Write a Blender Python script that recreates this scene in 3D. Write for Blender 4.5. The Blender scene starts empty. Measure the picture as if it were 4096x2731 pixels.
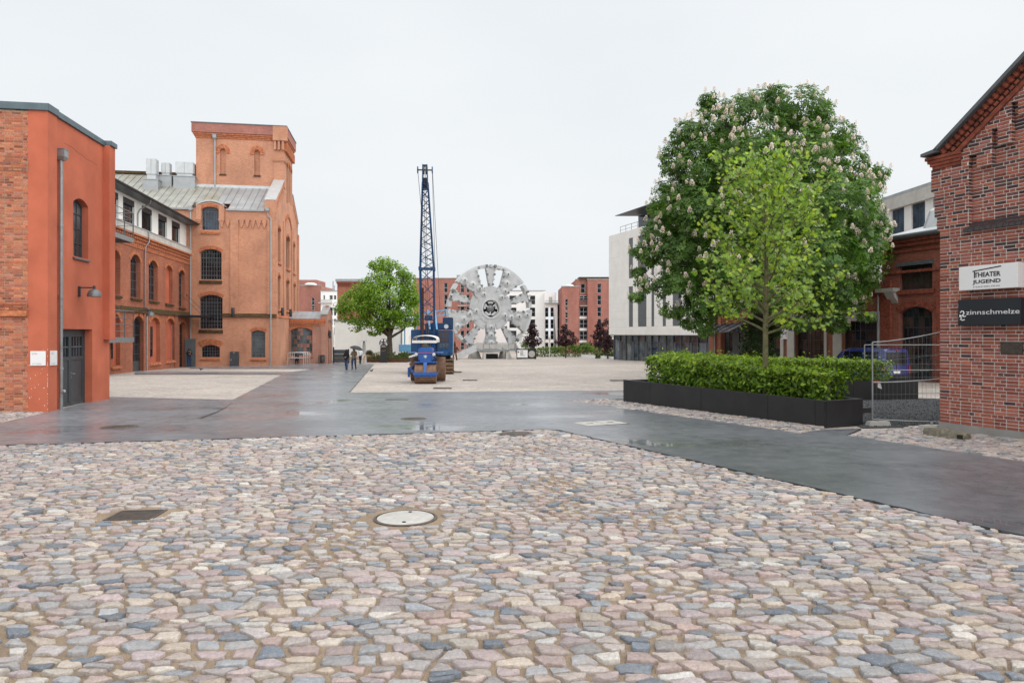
import bpy, bmesh, math, random
import numpy as np
from mathutils import Vector, Matrix, noise
from mathutils.geometry import tessellate_polygon
R = math.radians
rnd = random.Random(7)
nrs = np.random.RandomState(11)
sc = bpy.context.scene
C = sc.collection
# ---------------------------------------------------------------- camera
FP, CX, HY, CH, SL = 2731.0, 2048.0, 1335.0, 2.0, 0.018   # focal length (px of a 4096 px wide picture), centre, eye level, eye height, fall of the yard
cam = bpy.data.cameras.new('camera'); camo = bpy.data.objects.new('camera', cam); C.objects.link(camo)
cam.sensor_width = 36.0; cam.lens = 36.0 * FP / 4096.0
camo.location = (0, 0, CH); camo.rotation_euler = (R(90), 0, 0)
cam.shift_y = -(1365.5 - HY) / 4096.0
cam.clip_start = 0.1; cam.clip_end = 3000
sc.camera = camo
# ---------------------------------------------------------------- sky, sun, exposure
SUN_EL, SUN_AZ = 54.0, 130.0      # azimuth clockwise from +Y (north)
w = bpy.data.worlds.new('World'); sc.world = w; w.use_nodes = True
nt = w.node_tree; nt.nodes.clear()
out = nt.nodes.new('ShaderNodeOutputWorld'); bg = nt.nodes.new('ShaderNodeBackground')
sky = nt.nodes.new('ShaderNodeTexSky'); sky.sky_type = 'NISHITA'; sky.sun_disc = False
sky.sun_elevation = R(SUN_EL); sky.sun_rotation = R(SUN_AZ); sky.air_density = 2.0; sky.dust_density = 6.0
hs = nt.nodes.new('ShaderNodeHueSaturation'); hs.inputs['Saturation'].default_value = 0.25; hs.inputs['Value'].default_value = 0.8
tc = nt.nodes.new('ShaderNodeTexCoord'); mp = nt.nodes.new('ShaderNodeMapping'); mp.inputs['Scale'].default_value = (1.2, 1.2, 3.0)
nz = nt.nodes.new('ShaderNodeTexNoise'); nz.inputs['Scale'].default_value = 1.3; nz.inputs['Detail'].default_value = 4; nz.inputs['Roughness'].default_value = 0.5
cr = nt.nodes.new('ShaderNodeValToRGB')
cr.color_ramp.elements[0].position = 0.3; cr.color_ramp.elements[0].color = (3.66, 3.88, 4.08, 1)
cr.color_ramp.elements[1].position = 0.75; cr.color_ramp.elements[1].color = (4.20, 4.34, 4.45, 1)
mx = nt.nodes.new('ShaderNodeMix'); mx.data_type = 'RGBA'; mx.inputs[0].default_value = 0.93
nt.links.new(tc.outputs['Generated'], mp.inputs['Vector']); nt.links.new(mp.outputs['Vector'], nz.inputs['Vector'])
nt.links.new(nz.outputs['Fac'], cr.inputs['Fac'])
nt.links.new(sky.outputs['Color'], hs.inputs['Color']); nt.links.new(hs.outputs['Color'], mx.inputs[6]); nt.links.new(cr.outputs['Color'], mx.inputs[7])
nt.links.new(mx.outputs[2], bg.inputs['Color']); bg.inputs['Strength'].default_value = 0.10
nt.links.new(bg.outputs['Background'], out.inputs['Surface'])
sun = bpy.data.lights.new('sun', 'SUN'); sun.energy = 1.5; sun.angle = R(120); sun.color = (1.0, 0.975, 0.94)
suno = bpy.data.objects.new('sun', sun); C.objects.link(suno)
sd = Vector((math.sin(R(SUN_AZ)) * math.cos(R(SUN_EL)), math.cos(R(SUN_AZ)) * math.cos(R(SUN_EL)), math.sin(R(SUN_EL))))
suno.rotation_euler = (-sd).to_track_quat('-Z', 'Y').to_euler(); suno.location = sd * 60
sc.view_settings.view_transform = 'Standard'; sc.view_settings.look = 'None'
sc.view_settings.exposure = 1.15; sc.view_settings.gamma = 1.0; sc.view_settings.use_curve_mapping = False
sc.render.engine = 'CYCLES'
# ---------------------------------------------------------------- places
def gz(y): return -SL * max(-60.0, min(y, 130.0))
def gp(px, py):
    Y = CH / ((py - HY) / FP - SL)
    return Vector(((px - CX) / FP * Y, Y, gz(Y)))
def at(px, py, Y): return Vector(((px - CX) / FP * Y, Y, CH + (HY - py) / FP * Y))
class Frame:
    def __init__(s, x, y, deg, base=None):
        s.ox, s.oy, s.deg = x, y, deg; s.c, s.s = math.cos(R(deg)), math.sin(R(deg)); s.base = gz(y) if base is None else base
    def _hit(s, px, py, nx, ny, off):
        dx, dz = (px - CX) / FP, (HY - py) / FP
        t = (off + s.ox * nx + s.oy * ny) / (dx * nx + ny)
        return dx * t, t, CH + dz * t
    def F(s, px, py, off=0.0):           # picture point on the plane local y = off  -> (u, z)
        X, Y, Z = s._hit(px, py, -s.s, s.c, off); return ((X - s.ox) * s.c + (Y - s.oy) * s.s, Z - s.base)
    def S(s, px, py, off=0.0):           # picture point on the plane local x = off  -> (v, z)
        X, Y, Z = s._hit(px, py, s.c, s.s, off); return (-(X - s.ox) * s.s + (Y - s.oy) * s.c, Z - s.base)
    def g(s, u, v):                      # ground height (local) under local (u, v)
        return gz(s.oy + u * s.s + v * s.c) - s.base
    def thing(s, name, label, cat, group=None): return thing(name, label, cat, (s.ox, s.oy, s.base), s.deg, group)
# ---------------------------------------------------------------- objects
def tag(o, label=None, cat=None, group=None, kind=None):
    if label: o['label'] = label
    if cat: o['category'] = cat
    if group: o['group'] = group
    if kind: o['kind'] = kind
    return o
def thing(name, label, cat, loc=(0, 0, 0), deg=0.0, group=None):
    o = bpy.data.objects.new(name, None); o.empty_display_size = 0.2; C.objects.link(o)
    o.location = loc; o.rotation_euler = (0, 0, R(deg)); return tag(o, label, cat, group)
def link(name, me, parent=None, loc=None, rot=None, scale=None):
    o = bpy.data.objects.new(name, me); C.objects.link(o)
    if parent: o.parent = parent
    if loc is not None: o.location = loc
    if rot is not None: o.rotation_euler = rot
    if scale is not None: o.scale = scale
    return o
def kids(o): return [c for c in bpy.data.objects if c.parent == o]
def copy_tree(o, parent=None, _ch=None):
    if _ch is None:
        _ch = {}
        for c in bpy.data.objects:
            if c.parent: _ch.setdefault(c.parent.name, []).append(c)
    c = o.copy(); C.objects.link(c); c.parent = parent
    for k in _ch.get(o.name, []): copy_tree(k, c, _ch)
    return c
class MB:
    def __init__(s): s.v, s.f, s.c = [], [], []
    def add(s, vs, fs, col=None):
        b = len(s.v); s.v.extend([tuple(p) for p in vs]); s.f.extend([tuple(i + b for i in f) for f in fs]); s.c.extend([col] * len(fs)); return s
    def box(s, x0, x1, y0, y1, z0, z1, col=None):
        return s.add([(x0, y0, z0), (x1, y0, z0), (x1, y1, z0), (x0, y1, z0), (x0, y0, z1), (x1, y0, z1), (x1, y1, z1), (x0, y1, z1)],
                     [(0, 3, 2, 1), (4, 5, 6, 7), (0, 1, 5, 4), (1, 2, 6, 5), (2, 3, 7, 6), (3, 0, 4, 7)], col)
    def hexa(s, p, col=None):            # 8 free corners, ordered as box
        return s.add(p, [(0, 3, 2, 1), (4, 5, 6, 7), (0, 1, 5, 4), (1, 2, 6, 5), (2, 3, 7, 6), (3, 0, 4, 7)], col)
    def bar(s, a, b, w, h=None, col=None):
        a, b = Vector(a), Vector(b); h = h or w; d = (b - a).normalized()
        up = Vector((0, 0, 1)) if abs(d.z) < 0.95 else Vector((0, 1, 0))
        x = d.cross(up).normalized() * (w / 2); y = x.cross(d).normalized() * (h / 2)
        return s.hexa([a - x - y, a + x - y, b + x - y, b - x - y, a - x + y, a + x + y, b + x + y, b - x + y], col)
    def cyl(s, a, b, r0, r1=None, n=12, caps=True, col=None):
        a, b = Vector(a), Vector(b); r1 = r0 if r1 is None else r1; d = (b - a).normalized()
        up = Vector((0, 0, 1)) if abs(d.z) < 0.95 else Vector((1, 0, 0))
        x = d.cross(up).normalized(); y = x.cross(d).normalized()
        vs = []
        for p, r in ((a, r0), (b, r1)):
            for i in range(n):
                t = 2 * math.pi * i / n; vs.append(p + (x * math.cos(t) + y * math.sin(t)) * r)
        fs = [(i, (i + 1) % n, n + (i + 1) % n, n + i) for i in range(n)]
        if caps: fs += [tuple(range(n))[::-1], tuple(range(n, 2 * n))]
        return s.add(vs, fs, col)
    def tube(s, pts, r, n=8, col=None):
        pts = [Vector(p) for p in pts]; rs = r if isinstance(r, (list, tuple)) else [r] * len(pts)
        vs, fs = [], []; px = None
        for i, p in enumerate(pts):
            d = (pts[min(i + 1, len(pts) - 1)] - pts[max(i - 1, 0)]).normalized()
            if px is None:
                up = Vector((0, 0, 1)) if abs(d.z) < 0.9 else Vector((1, 0, 0)); px = d.cross(up).normalized()
            px = (px - d * px.dot(d)).normalized(); y = d.cross(px)
            for k in range(n):
                t = 2 * math.pi * k / n; vs.append(p + (px * math.cos(t) + y * math.sin(t)) * rs[i])
        for i in range(len(pts) - 1):
            for k in range(n): fs.append((i * n + k, i * n + (k + 1) % n, (i + 1) * n + (k + 1) % n, (i + 1) * n + k))
        fs += [tuple(range(n))[::-1], tuple(range((len(pts) - 1) * n, len(pts) * n))]
        return s.add(vs, fs, col)
    def lathe(s, prof, o=(0, 0, 0), n=20, axis='z', col=None):       # prof: (radius, height)
        vs = []
        for r, h in prof:
            for k in range(n):
                t = 2 * math.pi * k / n; a, b = r * math.cos(t), r * math.sin(t)
                p = (a, b, h) if axis == 'z' else ((a, h, b) if axis == 'y' else (h, a, b))
                vs.append((p[0] + o[0], p[1] + o[1], p[2] + o[2]))
        fs = []
        for i in range(len(prof) - 1):
            for k in range(n): fs.append((i * n + k, i * n + (k + 1) % n, (i + 1) * n + (k + 1) % n, (i + 1) * n + k))
        if prof[0][0] > 1e-4: fs.append(tuple(range(n))[::-1])
        if prof[-1][0] > 1e-4: fs.append(tuple(range((len(prof) - 1) * n, len(prof) * n)))
        return s.add(vs, fs, col)
    def prism(s, poly, d0, d1, P, col=None):     # poly of (u, z); P(u, d, z) -> point
        n = len(poly); vs = [P(u, d0, z) for u, z in poly] + [P(u, d1, z) for u, z in poly]
        fs = [tuple(range(n)), tuple(range(n, 2 * n))[::-1]] + [(i, (i + 1) % n, n + (i + 1) % n, n + i) for i in range(n)]
        return s.add(vs, fs, col)
    def mesh(s, name, m, smooth=0, uv=True, bevel=0):
        me = bpy.data.meshes.new(name); me.from_pydata(s.v, [], s.f)
        for q in (m if isinstance(m, (list, tuple)) else [m]): me.materials.append(M[q] if isinstance(q, str) else q)
        if any(c is not None for c in s.c):
            at_ = me.attributes.new('col', 'FLOAT_COLOR', 'CORNER'); d = []
            for f, c in zip(s.f, s.c):
                c = c or (0.5, 0.5, 0.5); d += [c[0], c[1], c[2], 1.0] * len(f)
            at_.data.foreach_set('color', d)
        if bevel:
            bm = bmesh.new(); bm.from_mesh(me); bmesh.ops.recalc_face_normals(bm, faces=bm.faces)
            bmesh.ops.bevel(bm, geom=[e for e in bm.edges if len(e.link_faces) == 2 and e.calc_face_angle(0) > 0.5], offset=bevel, segments=2, affect='EDGES', clamp_overlap=True)
            bm.to_mesh(me); bm.free()
        if uv:
            l = me.uv_layers.new(name='UVMap'); d = [0.0] * (2 * len(me.loops)); vv = me.vertices
            for p in me.polygons:
                n = p.normal; ax, ay, az = abs(n.x), abs(n.y), abs(n.z)
                for li in p.loop_indices:
                    c = vv[me.loops[li].vertex_index].co
                    if az > ax and az > ay: d[2 * li], d[2 * li + 1] = c.x, c.y
                    elif ay >= ax: d[2 * li], d[2 * li + 1] = c.x, c.z
                    else: d[2 * li], d[2 * li + 1] = c.y, c.z
            l.data.foreach_set('uv', d)
        if smooth:
            me.polygons.foreach_set('use_smooth', [True] * len(me.polygons)); me.set_sharp_from_angle(angle=R(smooth))
        me.update(); return me
    def build(s, name, m, parent=None, smooth=0, uv=True, bevel=0, loc=None, rot=None):
        return link(name, s.mesh(name, m, smooth, uv, bevel), parent, loc, rot)
# ---------------------------------------------------------------- materials (all node based)
M = {}
def newmat(name):
    m = bpy.data.materials.new(name); m.use_nodes = True; t = m.node_tree
    b = t.nodes['Principled BSDF']; M[name] = m; return m, t, b
def N(t, typ, **kw):
    n = t.nodes.new(typ)
    for k, v in kw.items():
        if k in n.inputs: n.inputs[k].default_value = v
        else: setattr(n, k, v)
    return n
def mixc(t, fac, a, b, mode='MIX'):
    n = t.nodes.new('ShaderNodeMix'); n.data_type = 'RGBA'; n.blend_type = mode
    for i, q in ((0, fac), (6, a), (7, b)):
        if isinstance(q, bpy.types.NodeSocket): t.links.new(q, n.inputs[i])
        elif i == 0: n.inputs[0].default_value = q
        else: n.inputs[i].default_value = (*q[:3], 1)
    return n.outputs[2]
def ramp(t, fac, *st):
    n = t.nodes.new('ShaderNodeValToRGB'); e = n.color_ramp.elements
    while len(e) < len(st): e.new(0.5)
    for q, (p, c) in zip(e, st):
        q.position = p; q.color = (c, c, c, 1) if isinstance(c, (int, float)) else (*c[:3], 1)
    t.links.new(fac, n.inputs[0]); return n.outputs[0]
def noi(t, vec, scale, detail=3, rough=0.5, sc3=None):
    if sc3:
        mpn = t.nodes.new('ShaderNodeMapping'); mpn.inputs['Scale'].default_value = sc3; t.links.new(vec, mpn.inputs['Vector']); vec = mpn.outputs[0]
    n = t.nodes.new('ShaderNodeTexNoise'); n.inputs['Scale'].default_value = scale; n.inputs['Detail'].default_value = detail; n.inputs['Roughness'].default_value = rough
    t.links.new(vec, n.inputs['Vector']); return n.outputs['Fac']
def coord(t, w='Object'): return t.nodes.new('ShaderNodeTexCoord').outputs[w]
def bumpn(t, b, h, strength=0.3, dist=0.01):
    n = t.nodes.new('ShaderNodeBump'); n.inputs['Strength'].default_value = strength; n.inputs['Distance'].default_value = dist
    t.links.new(h, n.inputs['Height']); t.links.new(n.outputs[0], b.inputs['Normal'])
def pm(name, col, rough=0.6, var=0.15, scale=3.0, bump=0.0, bscale=60.0, bdist=0.01, metal=0.0, spec=0.4, dirt=None, dirtamt=0.4, streak=0.0, attr=None, emit=None, coat=0):
    m, t, b = newmat(name); co = coord(t)
    base = tuple(col)
    dark = tuple(max(0, c * (1 - var)) for c in base); light = tuple(min(1, c * (1 + var)) for c in base)
    if attr:
        a = t.nodes.new('ShaderNodeAttribute'); a.attribute_name = attr; srcc = a.outputs['Color']
        f = noi(t, co, scale, 4); k = ramp(t, f, (0.3, 1 - var), (0.7, 1 + var)); cc = mixc(t, 1.0, srcc, k, 'MULTIPLY')
    else:
        f = noi(t, co, scale, 4); cc = mixc(t, ramp(t, f, (0.3, 0.0), (0.7, 1.0)), dark, light)
    if dirt:
        g = noi(t, co, scale * 0.37, 5, 0.65, (1, 1, 0.35) if streak else None)
        cc = mixc(t, ramp(t, g, (0.5, 0.0), (0.72, dirtamt)), cc, dirt)
    t.links.new(cc, b.inputs['Base Color'])
    b.inputs['Roughness'].default_value = rough; b.inputs['Metallic'].default_value = metal; b.inputs['Specular IOR Level'].default_value = spec
    if coat: b.inputs['Coat Weight'].default_value = coat
    if bump: bumpn(t, b, noi(t, co, bscale, 4, 0.6), bump, bdist)
    return m
def brickmat(name, c1, c2, mortar, w=0.25, h=0.077, ms=0.006, dirt=None, dirtamt=0.5, var=0.25, rough=0.85):
    m, t, b = newmat(name); uv = coord(t, 'UV'); co = coord(t)
    n = t.nodes.new('ShaderNodeTexBrick'); n.inputs['Scale'].default_value = 1.0; n.inputs['Brick Width'].default_value = w; n.inputs['Row Height'].default_value = h
    n.inputs['Mortar Size'].default_value = ms; n.inputs['Mortar Smooth'].default_value = 0.2; n.inputs['Bias'].default_value = 0.0
    n.inputs['Color1'].default_value = (*c1, 1); n.inputs['Color2'].default_value = (*c2, 1); n.inputs['Mortar'].default_value = (*mortar, 1)
    t.links.new(uv, n.inputs['Vector'])
    k = ramp(t, noi(t, uv, 2.2, 3, 0.6, (4, 13, 1)), (0.25, 1 - var), (0.75, 1 + var)); cc = mixc(t, 1.0, n.outputs['Color'], k, 'MULTIPLY')
    k2 = ramp(t, noi(t, co, 0.35, 5, 0.6), (0.3, 0.82), (0.7, 1.15)); cc = mixc(t, 1.0, cc, k2, 'MULTIPLY')
    if dirt: cc = mixc(t, ramp(t, noi(t, co, 0.9, 5, 0.65, (1, 1, 0.4)), (0.52, 0.0), (0.75, dirtamt)), cc, dirt)
    t.links.new(cc, b.inputs['Base Color']); b.inputs['Roughness'].default_value = rough; b.inputs['Specular IOR Level'].default_value = 0.25
    bumpn(t, b, ramp(t, n.outputs['Fac'], (0, 1.0), (1, 0.0)), 0.5, 0.01); return m
def glassmat(name, col=(0.012, 0.016, 0.02), rough=0.04, spec=0.5):
    m, t, b = newmat(name); co = coord(t, 'Object')
    cc = mixc(t, ramp(t, noi(t, co, 0.9, 2), (0.35, 0.0), (0.65, 1.0)), tuple(c * 0.5 for c in col), tuple(c * 1.7 for c in col))
    t.links.new(cc, b.inputs['Base Color']); b.inputs['Roughness'].default_value = rough; b.inputs['Specular IOR Level'].default_value = spec
    bumpn(t, b, noi(t, co, 1.7, 2), 0.05, 0.02); return m
def leafmat(name, rough=0.5, trans=0.35, tint=(1.0, 1.15, 0.5)):
    m, t, b = newmat(name); a = t.nodes.new('ShaderNodeAttribute'); a.attribute_name = 'col'
    t.links.new(a.outputs['Color'], b.inputs['Base Color']); b.inputs['Roughness'].default_value = rough; b.inputs['Specular IOR Level'].default_value = 0.35
    tr = t.nodes.new('ShaderNodeBsdfTranslucent'); t.links.new(mixc(t, 1.0, a.outputs['Color'], tint, 'MULTIPLY'), tr.inputs['Color'])
    ms = t.nodes.new('ShaderNodeMixShader'); ms.inputs[0].default_value = trans
    t.links.new(b.outputs[0], ms.inputs[1]); t.links.new(tr.outputs[0], ms.inputs[2]); t.links.new(ms.outputs[0], t.nodes['Material Output'].inputs['Surface']); return m

brickmat('brick_orange', (0.57, 0.235, 0.128), (0.45, 0.175, 0.095), (0.68, 0.57, 0.46), dirt=(0.13, 0.06, 0.04), dirtamt=0.3)
brickmat('brick_wing', (0.41, 0.13, 0.068), (0.30, 0.088, 0.05), (0.32, 0.22, 0.16), dirt=(0.10, 0.05, 0.04), dirtamt=0.4)
brickmat('brick_annex', (0.40, 0.115, 0.065), (0.30, 0.08, 0.045), (0.50, 0.42, 0.35), ms=0.014, dirt=(0.12, 0.06, 0.04), dirtamt=0.25)
brickmat('brick_dark', (0.31, 0.088, 0.055), (0.21, 0.06, 0.042), (0.30, 0.22, 0.17), dirt=(0.06, 0.03, 0.03), dirtamt=0.5)
brickmat('brick_flats', (0.40, 0.155, 0.12), (0.32, 0.12, 0.095), (0.34, 0.25, 0.21), dirt=(0.12, 0.07, 0.06), dirtamt=0.35)
brickmat('brick_old', (0.38, 0.13, 0.075), (0.28, 0.09, 0.055), (0.36, 0.27, 0.2), dirt=(0.08, 0.05, 0.04), dirtamt=0.5)
pm('brick_red_piece', (0.3, 0.1, 0.05), 0.85, 0.22, 22, 0.35, 90, 0.006, attr='col', spec=0.2)
pm('brick_moulded', (0.47, 0.17, 0.085), 0.85, 0.35, 7, 0.4, 40, 0.01, dirt=(0.12, 0.05, 0.03), spec=0.2)
pm('brick_moulded_dark', (0.23, 0.066, 0.042), 0.85, 0.4, 7, 0.4, 40, 0.01, dirt=(0.05, 0.025, 0.02), spec=0.2)
pm('brick_glazed_dark', (0.035, 0.028, 0.030), 0.45, 0.4, 9, 0.2, 40, 0.005, spec=0.5)
pm('mossy_brick', (0.085, 0.055, 0.03), 0.9, 0.5, 5, 0.5, 25, 0.02, dirt=(0.05, 0.06, 0.018), dirtamt=0.8, spec=0.15)
pm('mortar_pale', (0.64, 0.60, 0.55), 0.92, 0.15, 5, 0.4, 120, 0.004, dirt=(0.34, 0.29, 0.24), spec=0.15)
pm('mortar_sand', (0.42, 0.30, 0.22), 0.92, 0.2, 5, 0.4, 120, 0.004, dirt=(0.2, 0.12, 0.08), spec=0.15)
pm('plaster_red', (0.50, 0.14, 0.08), 0.85, 0.15, 0.9, 0.25, 25, 0.01, dirt=(0.35, 0.092, 0.052), dirtamt=0.65, streak=1, spec=0.2)
pm('plaster_white', (0.84, 0.83, 0.80), 0.85, 0.03, 1.2, 0.1, 30, 0.005, dirt=(0.62, 0.61, 0.58), dirtamt=0.35, streak=1, spec=0.2)
pm('render_clean', (0.85, 0.85, 0.84), 0.8, 0.015, 0.5, spec=0.2)
pm('cladding_stone', (0.80, 0.785, 0.755), 0.7, 0.05, 0.8, 0.08, 20, 0.004, dirt=(0.70, 0.68, 0.64), dirtamt=0.4, streak=1, spec=0.3)
pm('concrete', (0.40, 0.385, 0.36), 0.85, 0.12, 2.0, 0.3, 40, 0.008, dirt=(0.22, 0.20, 0.18), dirtamt=0.5, streak=1, spec=0.25)
pm('concrete_light', (0.52, 0.50, 0.46), 0.85, 0.1, 2.0, 0.2, 40, 0.006, dirt=(0.33, 0.30, 0.26), dirtamt=0.5, streak=1, spec=0.25)
pm('plinth_grey', (0.27, 0.26, 0.245), 0.85, 0.12, 2.0, 0.3, 30, 0.006, dirt=(0.16, 0.15, 0.13), dirtamt=0.5, streak=1)
pm('mossy_stone', (0.20, 0.18, 0.14), 0.95, 0.35, 7, 0.8, 22, 0.03, dirt=(0.11, 0.12, 0.05), dirtamt=0.8, spec=0.15)
pm('zinc', (0.36, 0.375, 0.385), 0.5, 0.12, 1.1, 0.1, 8, 0.01, metal=0.35, dirt=(0.22, 0.21, 0.17), dirtamt=0.5, streak=1)
pm('zinc_bright', (0.52, 0.54, 0.55), 0.42, 0.08, 2, metal=0.4, dirt=(0.40, 0.41, 0.41), dirtamt=0.3)
pm('zinc_moss', (0.33, 0.33, 0.30), 0.6, 0.2, 0.9, 0.1, 8, 0.01, metal=0.2, dirt=(0.20, 0.17, 0.09), dirtamt=0.8, streak=1)
pm('galvanised', (0.27, 0.285, 0.295), 0.45, 0.15, 6, metal=0.5)
pm('steel_wire', (0.16, 0.17, 0.175), 0.4, 0.2, 9, metal=0.6)
pm('coping_blue_grey', (0.11, 0.15, 0.17), 0.45, 0.12, 3, metal=0.3)
pm('pipe_grey', (0.30, 0.31, 0.32), 0.45, 0.15, 4, metal=0.4, dirt=(0.16, 0.15, 0.14), dirtamt=0.5)
pm('paint_dark_grey', (0.055, 0.062, 0.068), 0.45, 0.12, 3, 0.05, 30, 0.003, dirt=(0.035, 0.036, 0.036), dirtamt=0.6, streak=1)
pm('frame_dark', (0.035, 0.038, 0.042), 0.45, 0.15, 4)
pm('frame_grey', (0.10, 0.11, 0.12), 0.45, 0.15, 4)
pm('frame_pale', (0.5, 0.51, 0.52), 0.45, 0.08, 4)
pm('black_metal', (0.016, 0.017, 0.018), 0.45, 0.2, 5)
pm('planter_black', (0.020, 0.021, 0.023), 0.45, 0.12, 2.5, 0.04, 80, 0.002, dirt=(0.05, 0.048, 0.045), dirtamt=0.35, streak=1, spec=0.4)
pm('soil', (0.04, 0.03, 0.02), 0.95, 0.4, 9, 0.8, 30, 0.03)
pm('bench_dark', (0.04, 0.037, 0.035), 0.7, 0.25, 4, 0.2, 30, 0.005)
pm('bark', (0.085, 0.065, 0.05), 0.9, 0.35, 6, 0.8, 18, 0.03, dirt=(0.04, 0.04, 0.022), dirtamt=0.6)
pm('bark_green', (0.15, 0.14, 0.07), 0.9, 0.3, 9, 0.5, 24, 0.015, dirt=(0.08, 0.075, 0.05), dirtamt=0.7)
pm('blue_roller', (0.012, 0.085, 0.31), 0.35, 0.12, 3, dirt=(0.02, 0.06, 0.2), dirtamt=0.5, spec=0.5)
pm('blue_crane', (0.003, 0.045, 0.14), 0.42, 0.2, 1.6, dirt=(0.008, 0.018, 0.035), dirtamt=0.6, streak=1, spec=0.45)
pm('blue_pale', (0.16, 0.38, 0.62), 0.5, 0.12, 3)
pm('blue_van', (0.016, 0.028, 0.14), 0.18, 0.06, 1.5, spec=0.6, coat=0.6)
pm('rust', (0.20, 0.118, 0.078), 0.75, 0.25, 9, 0.3, 60, 0.006, dirt=(0.10, 0.05, 0.032), dirtamt=0.7, spec=0.3)
pm('rust_dark', (0.085, 0.035, 0.018), 0.8, 0.35, 6, 0.4, 40, 0.01, dirt=(0.025, 0.015, 0.01), dirtamt=0.7)
pm('track_mud', (0.16, 0.095, 0.055), 0.9, 0.4, 6, 0.5, 30, 0.01, dirt=(0.04, 0.025, 0.015), dirtamt=0.8)
pm('iron', (0.10, 0.085, 0.075), 0.55, 0.3, 9, 0.3, 60, 0.004, metal=0.3, dirt=(0.14, 0.075, 0.04), dirtamt=0.5)
pm('iron_dark', (0.02, 0.018, 0.016), 0.8, 0.3, 9)
pm('lid_white', (0.44, 0.425, 0.40), 0.75, 0.1, 12, 0.2, 90, 0.003, dirt=(0.33, 0.30, 0.26), dirtamt=0.6)
pm('wheel_grey', (0.46, 0.47, 0.48), 0.55, 0.12, 1.1, 0.12, 14, 0.01, dirt=(0.26, 0.26, 0.245), dirtamt=0.75, streak=1)
pm('wheel_pale', (0.50, 0.515, 0.52), 0.55, 0.06, 1.1, dirt=(0.3, 0.3, 0.29), dirtamt=0.5, streak=1)
pm('wheel_steel', (0.16, 0.165, 0.17), 0.45, 0.2, 5, metal=0.3)
pm('canvas_white', (0.72, 0.70, 0.66), 0.75, 0.06, 3, 0.15, 12, 0.01, dirt=(0.5, 0.46, 0.4), dirtamt=0.4)
pm('wicker', (0.36, 0.20, 0.09), 0.75, 0.3, 30, 0.4, 80, 0.01)
pm('wood_dark', (0.07, 0.045, 0.028), 0.7, 0.3, 6)
pm('sign_white', (0.78, 0.78, 0.78), 0.35, 0.02, 1)
pm('sign_black', (0.012, 0.018, 0.024), 0.4, 0.1, 2)
pm('ink_black', (0.012, 0.012, 0.014), 0.5, 0.05, 2)
pm('ink_white', (0.75, 0.76, 0.77), 0.5, 0.02, 2)
pm('ink_grey', (0.42, 0.42, 0.43), 0.6, 0.05, 2)
pm('ink_red', (0.55, 0.05, 0.05), 0.6, 0.05, 2)
pm('bronze_dark', (0.075, 0.062, 0.05), 0.5, 0.3, 18, 0.3, 60, 0.004, metal=0.4)
pm('lamp_shade', (0.14, 0.15, 0.155), 0.4, 0.1, 5, metal=0.4)
pm('rubber', (0.012, 0.012, 0.012), 0.8, 0.2, 9)
pm('skin', (0.50, 0.29, 0.20), 0.6, 0.06, 20)
pm('hair_dark', (0.03, 0.02, 0.014), 0.6, 0.3, 30)
pm('cloth_black', (0.014, 0.014, 0.017), 0.8, 0.3, 12)
pm('cloth_navy', (0.014, 0.03, 0.085), 0.8, 0.25, 12)
pm('cloth_jeans', (0.05, 0.085, 0.17), 0.85, 0.25, 14)
pm('cloth_khaki', (0.20, 0.165, 0.105), 0.85, 0.2, 12)
pm('cloth_white', (0.66, 0.68, 0.72), 0.8, 0.06, 12)
pm('umbrella_black', (0.02, 0.022, 0.03), 0.55, 0.2, 6)
pm('pigeon_grey', (0.05, 0.055, 0.065), 0.7, 0.4, 30)
pm('tail_red', (0.35, 0.012, 0.012), 0.25, 0.1, 5)
pm('lens_pale', (0.55, 0.57, 0.58), 0.15, 0.05, 5, metal=0.3)
pm('tape_white', (0.7, 0.68, 0.66), 0.6, 0.1, 20)
pm('tape_red', (0.5, 0.05, 0.04), 0.6, 0.1, 20)
pm('blossom', (0.72, 0.60, 0.52), 0.8, 0.2, 40, spec=0.2)
pm('blind_dark', (0.05, 0.045, 0.048), 0.6, 0.15, 4)
pm('gravel_dark', (0.055, 0.058, 0.064), 0.9, 0.45, 26, 0.9, 40, 0.03)
pm('kerb', (0.46, 0.44, 0.41), 0.85, 0.12, 2, 0.2, 30, 0.005)
glassmat('glass_dark'); glassmat('glass_blue', (0.03, 0.05, 0.075), 0.05, 0.7); glassmat('glass_grey', (0.07, 0.085, 0.095), 0.06, 0.6); glassmat('glass_brown', (0.045, 0.03, 0.024), 0.08, 0.4)
leafmat('leaf', 0.42, 0.42); leafmat('leaf_dull', 0.65, 0.15, (1, 0.8, 0.8))
def clearglass(name):
    m, t, b = newmat(name); tr = t.nodes.new('ShaderNodeBsdfTransparent'); tr.inputs[0].default_value = (0.86, 0.9, 0.9, 1)
    b.inputs['Base Color'].default_value = (0.02, 0.03, 0.03, 1); b.inputs['Roughness'].default_value = 0.03
    ms = t.nodes.new('ShaderNodeMixShader'); ms.inputs[0].default_value = 0.25
    t.links.new(tr.outputs[0], ms.inputs[1]); t.links.new(b.outputs[0], ms.inputs[2]); t.links.new(ms.outputs[0], t.nodes['Material Output'].inputs['Surface'])
clearglass('glass_clear')
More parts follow.
